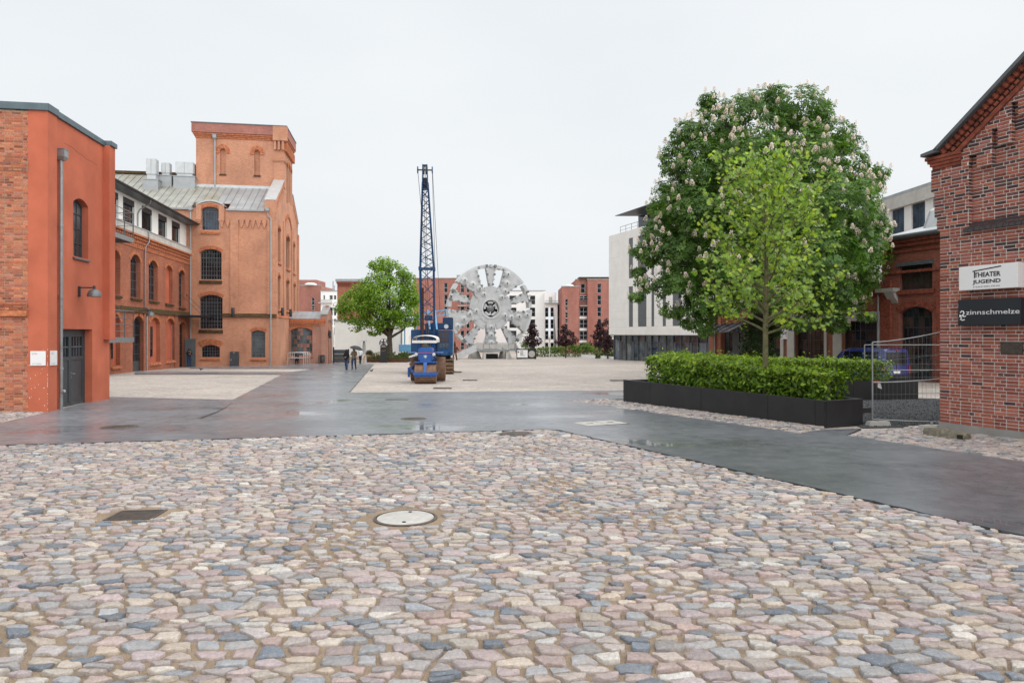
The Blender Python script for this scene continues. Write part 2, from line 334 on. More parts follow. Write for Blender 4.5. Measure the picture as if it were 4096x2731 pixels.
def mat_asphalt():
    m, t, b = newmat('asphalt'); co = coord(t)
    f = noi(t, co, 0.35, 5, 0.6); g = noi(t, co, 260, 2, 0.7); h = noi(t, co, 3.2, 4, 0.6)
    cc = mixc(t, ramp(t, f, (0.3, 0.0), (0.7, 1.0)), (0.050, 0.057, 0.069), (0.070, 0.079, 0.094))
    cc = mixc(t, 1.0, cc, ramp(t, noi(t, co, 1.6, 6, 0.7), (0.3, 0.7), (0.7, 1.25)), 'MULTIPLY')
    cc = mixc(t, ramp(t, g, (0.35, 0.0), (0.75, 0.5)), cc, (0.12, 0.12, 0.125))
    cc = mixc(t, ramp(t, h, (0.5, 0.0), (0.8, 0.35)), cc, (0.115, 0.105, 0.095))
    t.links.new(cc, b.inputs['Base Color'])
    pud = noi(t, co, 0.24, 4, 0.55, (1, 1.7, 1))
    rr = ramp(t, pud, (0.30, 0.38), (0.45, 0.30), (0.60, 0.20), (0.66, 0.03)); t.links.new(rr, b.inputs['Roughness'])
    b.inputs['Specular IOR Level'].default_value = 0.6; b.inputs['IOR'].default_value = 1.45; t.links.new(ramp(t, mixc(t, 0.5, f, h), (0.36, 0.32), (0.62, 0.82)), b.inputs['Sheen Weight']); b.inputs['Sheen Roughness'].default_value = 0.21; b.inputs['Sheen Tint'].default_value = (0.86, 0.93, 1.0, 1)
    bs = ramp(t, pud, (0.60, 1.0), (0.66, 0.04)); hh = mixc(t, 1.0, noi(t, co, 150, 3, 0.7), bs, 'MULTIPLY'); bumpn(t, b, hh, 0.03, 0.001); lv = t.nodes.new('ShaderNodeCombineXYZ'); lv.inputs[2].default_value = 1.0; t.links.new(lv.outputs[0], b.inputs['Normal'].links[0].from_node.inputs['Normal'])   # the film of rain lies level
mat_asphalt()
def mat_cobble_far():      # paving too far away to pick the stones apart
    m, t, b = newmat('cobble_far'); co = coord(t)
    v = N(t, 'ShaderNodeTexVoronoi'); v.inputs['Scale'].default_value = 5.2; v.inputs['Randomness'].default_value = 0.85
    ve = N(t, 'ShaderNodeTexVoronoi', feature='DISTANCE_TO_EDGE'); ve.inputs['Scale'].default_value = 5.2; ve.inputs['Randomness'].default_value = 0.85
    t.links.new(co, v.inputs['Vector']); t.links.new(co, ve.inputs['Vector'])
    sp = t.nodes.new('ShaderNodeSeparateColor'); t.links.new(v.outputs['Color'], sp.inputs[0])
    n = t.nodes.new('ShaderNodeValToRGB'); n.color_ramp.interpolation = 'CONSTANT'; e = n.color_ramp.elements
    cs = COB
    while len(e) < len(cs): e.new(0.5)
    for i, q in enumerate(e): q.position = i / len(cs); q.color = (*cs[i], 1)
    t.links.new(sp.outputs[0], n.inputs[0])
    cc = mixc(t, 0.36, n.outputs[0], (0.68, 0.615, 0.555))
    cc = mixc(t, ramp(t, ve.outputs['Distance'], (0.035, 1.0), (0.09, 0.0)), cc, (0.40, 0.345, 0.28))
    cc = mixc(t, 1.0, cc, ramp(t, noi(t, co, 0.12, 5, 0.6), (0.3, 0.82), (0.7, 1.08)), 'MULTIPLY'); cc = mixc(t, 1.0, cc, ramp(t, noi(t, co, 1.1, 5, 0.7, (.6, 1.4, 1)), (0.3, 0.80), (0.7, 1.14)), 'MULTIPLY')
    t.links.new(cc, b.inputs['Base Color']); b.inputs['Roughness'].default_value = 0.7; b.inputs['Specular IOR Level'].default_value = 0.3
    bumpn(t, b, ramp(t, ve.outputs['Distance'], (0.0, 0.0), (0.15, 1.0)), 0.6, 0.03)
COB = [(0.375, 0.318, 0.285), (0.325, 0.29, 0.278), (0.36, 0.288, 0.265), (0.425, 0.372, 0.32), (0.285, 0.272, 0.272), (0.355, 0.272, 0.252), (0.255, 0.262, 0.277), (0.40, 0.335, 0.275), (0.34, 0.282, 0.278), (0.45, 0.425, 0.395), (0.15, 0.168, 0.195), (0.36, 0.32, 0.305), (0.305, 0.30, 0.305), (0.35, 0.285, 0.285)]
mat_cobble_far()
def mat_stone():
    m, t, b = newmat('cobble_stone'); co = coord(t); a = t.nodes.new('ShaderNodeAttribute'); a.attribute_name = 'col'
    k = ramp(t, noi(t, co, 38, 5, 0.75), (0.25, 0.62), (0.75, 1.38)); cc = mixc(t, 1.0, a.outputs['Color'], k, 'MULTIPLY')
    cc = mixc(t, ramp(t, noi(t, co, 110, 2, 0.6), (0.62, 0.0), (0.72, 0.55)), cc, (0.62, 0.58, 0.55))
    cc = mixc(t, ramp(t, noi(t, co, 95, 2, 0.6), (0.28, 0.5), (0.38, 0.0)), cc, (0.12, 0.11, 0.115))
    cc = mixc(t, ramp(t, noi(t, co, 7, 4, 0.6), (0.56, 0.0), (0.72, 0.55)), cc, (0.33, 0.26, 0.195))
    t.links.new(cc, b.inputs['Base Color']); b.inputs['Roughness'].default_value = 0.5; b.inputs['Specular IOR Level'].default_value = 0.5
    bumpn(t, b, noi(t, co, 45, 5, 0.75), 0.7, 0.012)
mat_stone()
def mat_sand():
    m, t, b = newmat('sand'); co = coord(t)
    g = noi(t, co, 170, 3, 0.7); f = noi(t, co, 2.5, 4, 0.6)
    cc = mixc(t, ramp(t, g, (0.3, 0.0), (0.7, 1.0)), (0.155, 0.11, 0.072), (0.42, 0.325, 0.235))
    cc = mixc(t, 1.0, cc, ramp(t, f, (0.3, 0.78), (0.7, 1.1)), 'MULTIPLY')
    cc = mixc(t, ramp(t, noi(t, co, 210, 1), (0.70, 0.0), (0.74, 0.9)), cc, (0.6, 0.56, 0.5))
    t.links.new(cc, b.inputs['Base Color']); b.inputs['Roughness'].default_value = 0.9; b.inputs['Specular IOR Level'].default_value = 0.2
    bumpn(t, b, g, 0.8, 0.008)
mat_sand()
def mat_grass():
    m, t, b = newmat('grass_ground'); co = coord(t)
    cc = mixc(t, noi(t, co, 4, 5, 0.7), (0.035, 0.06, 0.012), (0.10, 0.14, 0.035)); t.links.new(cc, b.inputs['Base Color']); b.inputs['Roughness'].default_value = 0.9
    bumpn(t, b, noi(t, co, 30, 4), 0.8, 0.05)
mat_grass()
# ================================================================ ground
def sheet(name, poly, dz, mat, skirt=0.0, parent=None):
    """flat sheet laid on the falling yard; poly = list of (x, y), split along y so that it follows the fall"""
    mb = MB(); n = len(poly); top = [(x, y, gz(y) + dz) for x, y in poly]
    mb.add(top, [tuple(t) for t in tessellate_polygon([[Vector((x, y, 0)) for x, y in poly]])])
    if skirt:
        for i in range(n):
            a, b = top[i], top[(i + 1) % n]; mb.add([a, b, (b[0], b[1], b[2] - skirt), (a[0], a[1], a[2] - skirt)], [(0, 1, 2, 3)])
    o = mb.build(name, mat, parent)
    return o
mb = MB()
ys = [-60, 130, 2500]; xs = [-1500, 1500]
mb.add([(x, y, gz(y) - 0.012) for y in ys for x in xs], [(0, 1, 3, 2), (2, 3, 5, 4)])
tag(mb.build('ground', 'cobble_far'), kind='structure')
def G(*pts): return [tuple(gp(a, b)[:2]) for a, b in pts]
def half(poly, a, b):
    """keep the part of poly left of the line a -> b"""
    out = []; n = len(poly); dx, dy = b[0] - a[0], b[1] - a[1]
    def sd(p): return dx * (p[1] - a[1]) - dy * (p[0] - a[0])
    for i in range(n):
        p, q = poly[i], poly[(i + 1) % n]; sp, sq = sd(p), sd(q)
        if sp >= 0: out.append(p)
        if (sp >= 0) != (sq >= 0):
            t = sp / (sp - sq); out.append((p[0] + t * (q[0] - p[0]), p[1] + t * (q[1] - p[1])))
    return out
def area2(p): return sum(p[i][0] * p[(i + 1) % len(p)][1] - p[(i + 1) % len(p)][0] * p[i][1] for i in range(len(p)))
def ccw(p): return p if area2(p) > 0 else p[::-1]
def inside(p, poly): return all((b[0] - a[0]) * (p[1] - a[1]) - (b[1] - a[1]) * (p[0] - a[0]) >= 0 for a, b in zip(poly, poly[1:] + poly[:1]))
def stone_cells(poly, sx, sy, seed, gaps=(0.004, 0.018), skip=None, tilt=0.06, ky=3.2):
    """irregular, interlocking paving stones: cells of jittered rows, clipped to the convex area poly"""
    r = random.Random(seed); poly = ccw(poly)
    x0, x1 = min(p[0] for p in poly), max(p[0] for p in poly); y0, y1 = min(p[1] for p in poly), max(p[1] for p in poly)
    site = {}; nj = int((y1 - y0) / sy) + 3; ni = int((x1 - x0) / sx) + 3
    for j in range(-2, nj):
        off = r.random() * sx; wob = r.uniform(0.85, 1.15)
        for i in range(-2, ni):
            x = x0 + i * sx + off + r.uniform(-0.36, 0.36) * sx; y = y0 + j * sy + r.uniform(-0.22, 0.22) * sy + tilt * (x - x0) + 0.05 * math.sin(x * 0.9 + j)
            site[(j, i)] = (x, y)
    res = []
    for (j, i), (x, y) in site.items():
        if not (x0 - 0.3 < x < x1 + 0.3 and y0 - 0.3 < y < y1 + 0.3) or not inside((x, y), poly): continue
        if skip and skip(x, y): continue
        c = [(x - sx * 1.1, y - sy), (x + sx * 1.1, y - sy), (x + sx * 1.1, y + sy), (x - sx * 1.1, y + sy)]
        for dj in (-1, 0, 1):
            for di in (-3, -2, -1, 0, 1, 2, 3):
                q = site.get((j + dj, i + di))
                if (dj == 0 and di == 0) or q is None: continue
                mx_, my_ = (x + q[0]) / 2, (y + q[1]) / 2; dx, dy = q[0] - x, q[1] - y
                c = half(c, (mx_, my_), (mx_ - dy * ky, my_ + dx))
                if len(c) < 3: break
            if len(c) < 3: break
        if len(c) < 3: continue
        for a, b in zip(poly, poly[1:] + poly[:1]):
            c = half(c, a, b)
            if len(c) < 3: break
        if len(c) < 3 or area2(c) < 0.012: continue
        cx_ = sum(p[0] for p in c) / len(c); cy_ = sum(p[1] for p in c) / len(c)
        g = r.uniform(*gaps) + max(0, noise.noise((x * .8, y * .8, 3.0)) - .12) * .05
        if noise.noise((x * 1.1, y * 1.1, 9.0)) > .7 and r.random() < .4: continue
        c2 = []
        for p in c:
            d = math.hypot(p[0] - cx_, p[1] - cy_); k = max(0.45, 1 - (g + 0.005) * 1.35 / max(d, 0.02)) * (1 + r.uniform(-0.07, 0.05)); c2.append((cx_ + (p[0] - cx_) * k, cy_ + (p[1] - cy_) * k))
        c3 = []
        for p, q in zip(c2, c2[1:] + c2[:1]):
            c3 += [(p[0] * 0.91 + q[0] * 0.09, p[1] * 0.91 + q[1] * 0.09), (p[0] * 0.5 + q[0] * 0.5 + r.uniform(-.006, .006), p[1] * 0.5 + q[1] * 0.5 + r.uniform(-.006, .006)), (p[0] * 0.09 + q[0] * 0.91, p[1] * 0.09 + q[1] * 0.91)]
        c4 = [p for k, p in enumerate(c3) if math.hypot(p[0] - c3[k - 1][0], p[1] - c3[k - 1][1]) > 0.008]
        if len(c4) >= 5: res.append((cx_, cy_, [(a + r.uniform(-.005, .005), b + r.uniform(-.005, .005)) for a, b in c4], r.random(), r.uniform(0.014, 0.034)))
    return res
def stone_col(k):
    c = COB[int(k * len(COB)) % len(COB)]; j = (k * 977.0) % 1.0; f = 0.80 + 0.42 * j; g = ((k * 3571.0) % 1.0 - 0.5) * 0.06
    return (min(.72, c[0] * f * (1 + g)), min(.7, c[1] * f), min(.7, c[2] * f * (1 - g)))
def stone_into(mb, st, dz, o=(0, 0, 0)):
    cx_, cy_, pl, k, h = st; n = len(pl); col = stone_col(k); vs = []
    tx, ty = (k * 37 % 1 - .5) * 0.15, (k * 91 % 1 - .5) * 0.15
    for sc_, z in ((1.0, -0.03), (1.0, h - 0.010), (0.94, h - 0.002), (0.55, h + 0.002)):
        for i, (a, b) in enumerate(pl):
            x, y = cx_ + (a - cx_) * sc_, cy_ + (b - cy_) * sc_
            zz = gz(y) + dz + z + (tx * (x - cx_) + ty * (y - cy_) if z > 0 else 0) + (((k * 131 + i * 0.37) % 1) - 0.5) * (0.008 if z > 0 else 0)
            vs.append((x - o[0], y - o[1], zz - o[2]))
    vs.append((cx_ - o[0], cy_ - o[1], gz(cy_) + dz + h + 0.005 - o[2]))
    fs = []
    for q in range(3):
        for i in range(n): fs.append((q * n + i, q * n + (i + 1) % n, (q + 1) * n + (i + 1) % n, (q + 1) * n + i))
    fs += [(3 * n + i, 3 * n + (i + 1) % n, 4 * n) for i in range(n)]
    mb.add(vs, fs, col)
def pave(parent, stones, dz, singles=0, name='paving_stone'):
    def size(s):
        Y = s[1]
        return (-1 if (abs(s[0] / Y * FP) > 2030 or CH - gz(Y) > 0.505 * Y or s[1] < 3.9) else 1.0 / Y / Y)
    st = sorted(stones, key=size, reverse=True)
    for s in st[:singles]:
        mb = MB(); o = (s[0], s[1], gz(s[1]) + dz); stone_into(mb, s, dz, o)
        ob = mb.build(name, 'cobble_stone', parent, smooth=50, uv=False, loc=o)
    mb = MB()
    for s in st[singles:]: stone_into(mb, s, dz)
    if mb.v: tag(mb.build('paving_stones', 'cobble_stone', parent, smooth=50, uv=False), kind='stuff')
A0, A1, A2 = gp(-500, 1800), gp(2218, 1720), gp(4300, 2197)
dA = (A0 - A1).normalized(); dB = (A2 - A1).normalized()
LA = A1 + dA * 14.0; LB = A1 + dB * 12.0
fore = [tuple(LA[:2]), tuple(A1[:2]), tuple(LB[:2]), (LB.x, 1.5), (LA.x, 1.5)]
yard = sheet('cobble_paving', [(LA.x, -6), (LB.x + 6, -6), (LB.x + 6, LB.y), tuple(LB[:2]), tuple(A1[:2]), tuple(LA[:2])], 0.0, 'sand'); tag(yard, kind='structure')
lid = gp(1622, 2073); grate = gp(545, 2060)
lidR = 120 / FP * lid.y * 1.02; GW, GD = 0.27, 0.23
cov2 = gp(2062, 1737)
def skip_fore(x, y):
    if abs(x) > 0.78 * y + 2.6: return True
    if math.hypot(x - lid.x, y - lid.y) < lidR + 0.13: return True
    if abs(x - grate.x) < GW + 0.1 and abs(y - grate.y) < GD + 0.09: return True
    return math.hypot(x - cov2.x, y - cov2.y) < 0.42
pave(yard, stone_cells(fore, 0.20, 0.114, 5, skip=skip_fore), 0.0, 300)
# asphalt: one winding sheet and the lane across the left yard
re_ = random.Random(2); jit = lambda t, d: tuple((A1 + d * t + Vector((-d.y, d.x, 0)) * re_.gauss(0, .018))[:2])
nearE = [jit(20 - k * .22, dA) for k in range(91)] + [jit(k * .22, dB) for k in range(1, 60)]
farR = [(11.2, 6.5)] + G((4300, 1882), (3380, 1745), (3445, 1718), (3298, 1722), (3200, 1737), (2900, 1694), (2700, 1664), (2480, 1628), (2270, 1607), (2360, 1600), (2600, 1597), (2900, 1575), (2900, 1566), (2493, 1563), (1900, 1568), (1395, 1573), (1497, 1456), (1262, 1452), (1050, 1462), (760, 1470), (762, 1474), (1262, 1475), (1170, 1488), (540, 1488), (540, 1497), (1130, 1498), (932, 1601), (438, 1590), (190, 1652), (0, 1695), (-300, 1745))
asph = sheet('asphalt_path', ccw(nearE + farR), 0.030, 'asphalt', 0.08); tag(asph, kind='structure')
mb = MB(); ck = [gp(a, b) + Vector((0, 0, .0305)) for a, b in ((742, 1682), (800, 1678), (830, 1666), (868, 1652), (905, 1632), (930, 1612))]
for a, b, w_ in zip(ck, ck[1:], (.03, .09, .1, .05, .02)): mb.bar(a, b, w_, .004)
mb.build('asphalt_crack', 'iron_dark', asph)
# small cobbled patches
def patch(name, pts, seed):
    p = ccw(G(*pts)); o = sheet(name, p, 0.004, 'sand'); tag(o, kind='structure'); pave(o, stone_cells(p, 0.20, 0.122, seed), 0.006); return o
patch('cobble_strip', ((2270, 1606), (2420, 1596), (3298, 1704), (3300, 1722), (3200, 1737)), 21)
patch('cobble_corner', ((3380, 1745), (3700, 1700), (4300, 1700), (4300, 1882)), 23)
patch('cobble_edge', ((-300, 1746), (0, 1696), (192, 1652), (-300, 1640)), 25)
# dark gravel between planters and the site fence
gr = ccw(G((3290, 1640), (3420, 1600), (3690, 1592), (3900, 1600), (3900, 1703), (3450, 1712)))
go = sheet('gravel_bed', gr, 0.006, 'gravel_dark'); tag(go, kind='structure')
mb = MB(); r = random.Random(3)
for _ in range(5200):
    px, py = r.uniform(3290, 3800), r.uniform(1596, 1708); p = gp(px, py)
    if not inside((p.x, p.y), gr): continue
    s = r.uniform(0.012, 0.034); q = [p + Vector((r.uniform(-s, s), r.uniform(-s, s), 0.004)) for _ in range(3)]; t_ = p + Vector((r.uniform(-s, s) * .4, r.uniform(-s, s) * .4, s * 1.1))
    c = r.uniform(0.02, 0.11); mb.add([*q, t_], [(0, 1, 3), (1, 2, 3), (2, 0, 3)], (c, c * 1.03, c * 1.1))
pm('gravel_bit', (0.1, 0.1, 0.1), 0.8, 0.2, 30, attr='col'); tag(mb.build('gravel', 'gravel_bit', go, uv=False), kind='stuff')
# covers and grates let into the ground
def cover(px, py, rad, name, label, mats=('iron', 'iron'), ring=0.06, dz=0.034):
    p = gp(px, py); t = thing(name, label, 'manhole cover', (p.x, p.y, p.z)); t.rotation_euler = (-SL, 0, 0)
    mb = MB(); mb.lathe([(rad + ring, -0.03), (rad + ring, dz), (rad + 0.012, dz + 0.006), (rad + 0.012, dz - 0.02)], n=40); mb.build('ring', mats[0], t, smooth=40)
    mb = MB(); mb.lathe([(rad, -0.02), (rad, dz + 0.002), (rad - 0.01, dz + 0.006), (0.0001, dz + 0.008)], n=40); l_ = mb.build('lid', mats[1], t, smooth=40)
    mb = MB()
    if mats[1] == 'lid_white':
        for yy in (-0.72, 0.72): mb = MB(); mb.cyl((0.02, yy * rad, dz + 0.002), (0.02, yy * rad, dz + 0.013), 0.022, n=10); mb.build('lifting_hole', 'iron_dark', l_)
    else:
        for i in range(-4, 5):
            for j in range(-4, 5):
                if math.hypot(i, j) < 4.4: mb.box(i * rad / 5.2 - .022, i * rad / 5.2 + .022, j * rad / 5.2 - .022, j * rad / 5.2 + .022, dz, dz + 0.013)
        tag(mb.build('tread_pattern', mats[1], l_), kind='stuff')
    return t
cover(1622, 2073, lidR * 0.92, 'manhole_cover', 'pale round concrete-filled manhole cover among the near cobbles', ('iron', 'lid_white'), 0.04, 0.012)
cover(2062, 1737, 0.30, 'manhole_cover', 'brown round iron manhole cover in the cobbles beside the asphalt corner', dz=0.022)
cover(1655, 1679, 0.30, 'manhole_cover', 'round iron manhole cover in the middle of the asphalt')
cover(478, 1713, 0.36, 'manhole_cover', 'worn round manhole cover in the wet asphalt before the red house')
p = gp(2400, 1697); t = thing('cover_plate', 'pale square cover plate set in the asphalt near the long planter', 'cover plate', p, 24); t.rotation_euler = (-SL, 0, R(24))
mb = MB(); mb.box(-.62, .62, -.42, .42, -.02, .034); mb.build('frame', 'iron', t)
for i in (-1, 1):
    mb = MB(); mb.box(i * .3 - .285, i * .3 + .285, -.39, .39, 0, .041); pl = mb.build('plate', 'lid_white', t, bevel=0.006)
    mb = MB(); mb.box(i * .3 - .09, i * .3 + .09, -.03, .03, .03, .045); mb.build('lifting_slot', 'iron_dark', pl)
for px, py, nm in ((1588, 1601, 'flat iron gully cover in the asphalt near the blue roller'), (1770, 1553, 'small rusty cover in the cobbles before the blue roller'), (2470, 1522, 'dark drain cover in the cobbles behind the long planter'), (1880, 1521, 'small plate in the open cobbles in front of the cutting wheel')):
    p = gp(px, py); mb = MB(); mb.box(-.42, .42, -.24, .24, -.02, .037); o = mb.build('drain_cover', 'iron', None, bevel=0.008, loc=p); o.rotation_euler = (-SL, 0, 0); tag(o, nm, 'drain cover', 'small flat covers in the yard')
t = thing('drain_grate', 'rusty slotted drain grate sunk among the near cobbles', 'drain grate', grate, 9); t.rotation_euler = (-SL, 0, R(6))
mb = MB(); mb.box(-GW, GW, -GD, -GD + .03, -.02, .010); mb.box(-GW, GW, GD - .03, GD, -.02, .010); mb.box(-GW, -GW + .03, -GD + .03, GD - .03, -.02, .010); mb.box(GW - .03, GW, -GD + .03, GD - .03, -.02, .010); mb.build('frame', 'iron', t)
mb = MB(); mb.box(-GW + .03, GW - .03, -GD + .03, GD - .03, -.03, 0.0035); mb.build('pit_shade', 'iron_dark', t)  # black slab just under the bars stands in for the shade below
for k in range(7):
    y = -GD + .075 + k * (2 * GD - .15) / 6; mb = MB(); mb.box(-GW + .036, GW - .036, y - .013, y + .013, .002, .0075); mb.build('grate_bar', 'iron', t)
# ================================================================ walls with real openings, windows, arches
def PF(off): return lambda u, d, z: (u, off + d, z)        # wall facing local -y, d goes inwards
def PS(off): return lambda v, d, z: (off - d, v, z)        # wall facing local +x
def arch(u0, u1, z0, zs, zc, n=10):
    """opening outline; zs springing, zc crown"""
    pts = [(u0, z0), (u1, z0)]
    if zc - zs < 0.01: return pts + [(u1, zs), (u0, zs)]
    hw, h, m = (u1 - u0) / 2, zc - zs, (u0 + u1) / 2; rad = (hw * hw + h * h) / (2 * h); cz = zc - rad; a = math.asin(min(1, hw / rad))
    if h > hw: a = math.pi - a
    return pts + [(m + rad * math.sin(a - 2 * a * i / n), cz + rad * math.cos(a - 2 * a * i / n)) for i in range(n + 1)]
def archz(o, u):
    u0, u1, z0, zs, zc = o
    if zc - zs < 0.01: return zs
    hw, h, m = (u1 - u0) / 2, zc - zs, (u0 + u1) / 2; rad = (hw * hw + h * h) / (2 * h); cz = zc - rad
    return cz + math.sqrt(max(0, rad * rad - (u - m) ** 2))
def wall(parent, name, mat, outline, holes, P, depth=0.3, smooth=0):
    loops = [outline] + holes; mb = MB(); flat = [q for l in loops for q in l]
    tris = tessellate_polygon([[Vector((u, z, 0)) for u, z in l] for l in loops])
    mb.add([P(u, 0, z) for u, z in flat], [tuple(t) for t in tris])
    for h in holes:
        n = len(h)
        for i in range(n):
            a, b = h[i], h[(i + 1) % n]; mb.add([P(a[0], 0, a[1]), P(b[0], 0, b[1]), P(b[0], depth, b[1]), P(a[0], depth, a[1])], [(0, 1, 2, 3)])
    return mb.build(name, mat, parent)
def window(parent, o, P, nx, nz, fm='frame_dark', gm='glass_dark', rec=0.22, ft=0.07, mt=0.03, heavy=(), heavyz=(), panes=True, name='window', depth=0.06, lz=None):
    """frame with bars (one part) and its panes (sub-parts)"""
    u0, u1, z0, zs, zc = o; out_ = arch(*o); m, mz = (u0 + u1) / 2, (z0 + zc) / 2; kx, kz = 1 - 2 * ft / (u1 - u0), 1 - 2 * ft / (zc - z0)
    inn = [(m + (a - m) * kx, mz + (b - mz) * kz) for a, b in out_]; mb = MB(); n = len(out_)
    for i in range(n):
        j = (i + 1) % n; a, b, c, d = out_[i], out_[j], inn[j], inn[i]
        mb.add([P(a[0], rec, a[1]), P(b[0], rec, b[1]), P(c[0], rec, c[1]), P(d[0], rec, d[1]), P(c[0], rec + depth, c[1]), P(d[0], rec + depth, d[1])], [(0, 1, 2, 3), (3, 2, 4, 5)])
    us = [u0 + (u1 - u0) * i / nx for i in range(nx + 1)]; zz = lz or [z0 + (zc - z0) * i / nz for i in range(nz + 1)]
    def bar(a, b, c, d): 
        pts = [P(x, y, z) for z in (c, d) for x, y in ((a, rec + .01), (b, rec + .01), (b, rec + depth), (a, rec + depth))]; mb.hexa(pts)
    for i in range(1, nx):
        t = ft * .55 if i in heavy else mt / 2; bar(us[i] - t, us[i] + t, z0, archz(o, us[i]))
    for i in range(1, len(zz) - 1):
        t = ft * .55 if i in heavyz else mt / 2; z = zz[i]
        if z > zs + .02:
            a, b = m, u1
            for _ in range(18):
                c = (a + b) / 2
                if archz(o, c) > z: a = c
                else: b = c
            hw = a - m; 
            if hw < .1: continue
            bar(m - hw, m + hw, z - t, z + t)
        else: bar(u0, u1, z - t, z + t)
    f = mb.build(name, fm, parent, uv=False)
    if panes:
        for i in range(nx):
            for j in range(len(zz) - 1):
                a, b, c, d = us[i], us[i + 1], zz[j], zz[j + 1]
                if c > max(archz(o, a + .02), archz(o, b - .02)): continue
                g = MB(); y = rec + depth * .6; jx = rnd.uniform(-.004, .004)
                d = min(d, max(archz(o, a + .02), archz(o, b - .02), archz(o, (a + b) / 2)))
                g.add([P(a, y + jx, c), P(b, y - jx, c), P(b, y - jx, d), P(a, y + jx, d)], [(0, 1, 2, 3)]); g.build('pane', gm if isinstance(gm, str) else rnd.choice(gm), f, uv=False)
    else:
        g = MB(); y = rec + depth * .6; g.prism([(a, b) for a, b in out_], y, y + .01, P); g.build('pane', gm if isinstance(gm, str) else gm[0], f, uv=False)
    return f
def voussoirs(mb, o, P, h=0.3, proud=0.03, step=0.085, ext=0.0, gap=.012):
    """ring of single arch bricks over an opening"""
    u0, u1, z0, zs, zc = o; hw, hh, m = (u1 - u0) / 2, max(zc - zs, .02), (u0 + u1) / 2; rad = (hw * hw + hh * hh) / (2 * hh); cz = zc - rad; a = math.asin(min(1, hw / rad))
    if hh > hw: a = math.pi - a
    a += ext; n = max(5, int(2 * a * rad / step)); da = 2 * a / n; g = gap / rad
    for i in range(n):
        t0, t1 = -a + i * da + g / 2, -a + (i + 1) * da - g / 2; r0, r1 = rad + .002, rad + h; k = rnd.uniform(-.006, .006)
        q = [(m + rr * math.sin(t), cz + rr * math.cos(t)) for rr, t in ((r0, t0), (r0, t1), (r1, t1), (r1, t0))]; mb.prism(q, -proud + k, .02, P)
def sill(parent, u0, u1, z, P, mat='brick_moulded', h=0.22, out_=0.14, n=None, back=.1):
    """sloping sill of single bricks"""
    mb = MB(); n = n or max(2, int((u1 - u0) / .1)); w_ = (u1 - u0) / n
    for i in range(n):
        a, b = u0 + i * w_ + .006, u0 + (i + 1) * w_ - .006; k = rnd.uniform(-.008, .008)
        pr = [(back, z), (-out_ + k, z - h * .55), (-out_ + k, z - h), (back, z - h)]
        mb.add([P(u, d, zz) for u in (a, b) for d, zz in pr], [(0, 1, 2, 3), (7, 6, 5, 4), (0, 4, 5, 1), (1, 5, 6, 2), (2, 6, 7, 3), (3, 7, 4, 0)])
    return mb.build('sill', mat, parent)
def downpipe(parent, pts, r=0.055, mat='pipe_grey', hopper=None, joints=True):
    mb = MB(); mb.tube(pts, r, 10); o = mb.build('downpipe', mat, parent, smooth=50)
    if joints:
        mb = MB(); a, b = Vector(pts[-2]), Vector(pts[-1]); n = max(2, int((b - a).length / 2.2))
        for i in range(1, n + 1):
            q = a + (b - a) * (i / (n + .6)); mb.cyl(q + Vector((0, 0, .04)), q - Vector((0, 0, .04)), r * 1.3, n=10)
        mb.build('pipe_clip', mat, o, smooth=50)
    if hopper:
        x, y, z, s = hopper; mb = MB(); mb.hexa([(x - s * .6, y - s * .6, z - s * 1.6), (x + s * .6, y - s * .6, z - s * 1.6), (x + s * .6, y + s * .6, z - s * 1.6), (x - s * .6, y + s * .6, z - s * 1.6), (x - s, y - s, z - s * .8), (x + s, y - s, z - s * .8), (x + s, y + s, z - s * .8), (x - s, y + s, z - s * .8)])
        mb.box(x - s * 1.0, x + s * 1.0, y - s * 1.0, y + s * 1.0, z - s * .79, z + s); mb.box(x - s * 1.12, x + s * 1.12, y - s * 1.12, y + s * 1.12, z + s, z + s * 1.15); mb.build('rain_head', mat, o)
    return o
def text(parent, s, mat, width, height, P, name='lettering', d=-.004, thick=.003, shear=0, bold=0.0):
    """raised lettering; P(u, d, z), width and height of the whole word"""
    cu = bpy.data.curves.new('txt', 'FONT'); cu.body = s; cu.fill_mode = 'FRONT'; cu.resolution_u = 3; cu.shear = shear; cu.offset = bold; o = bpy.data.objects.new('txt', cu); C.objects.link(o)
    bpy.context.view_layer.update(); dg = bpy.context.evaluated_depsgraph_get(); me0 = bpy.data.meshes.new_from_object(o.evaluated_get(dg)); bpy.data.objects.remove(o)
    xs_ = [v.co.x for v in me0.vertices]; ys_ = [v.co.y for v in me0.vertices]; ax, bx, ay, by = min(xs_), max(xs_), min(ys_), max(ys_)
    mb = MB(); mb.add([P((v.co.x - ax) / (bx - ax) * width, d, (v.co.y - ay) / (by - ay) * height) for v in me0.vertices], [tuple(p.vertices) for p in me0.polygons])
    bpy.data.meshes.remove(me0); return mb.build(name, mat, parent, uv=False)
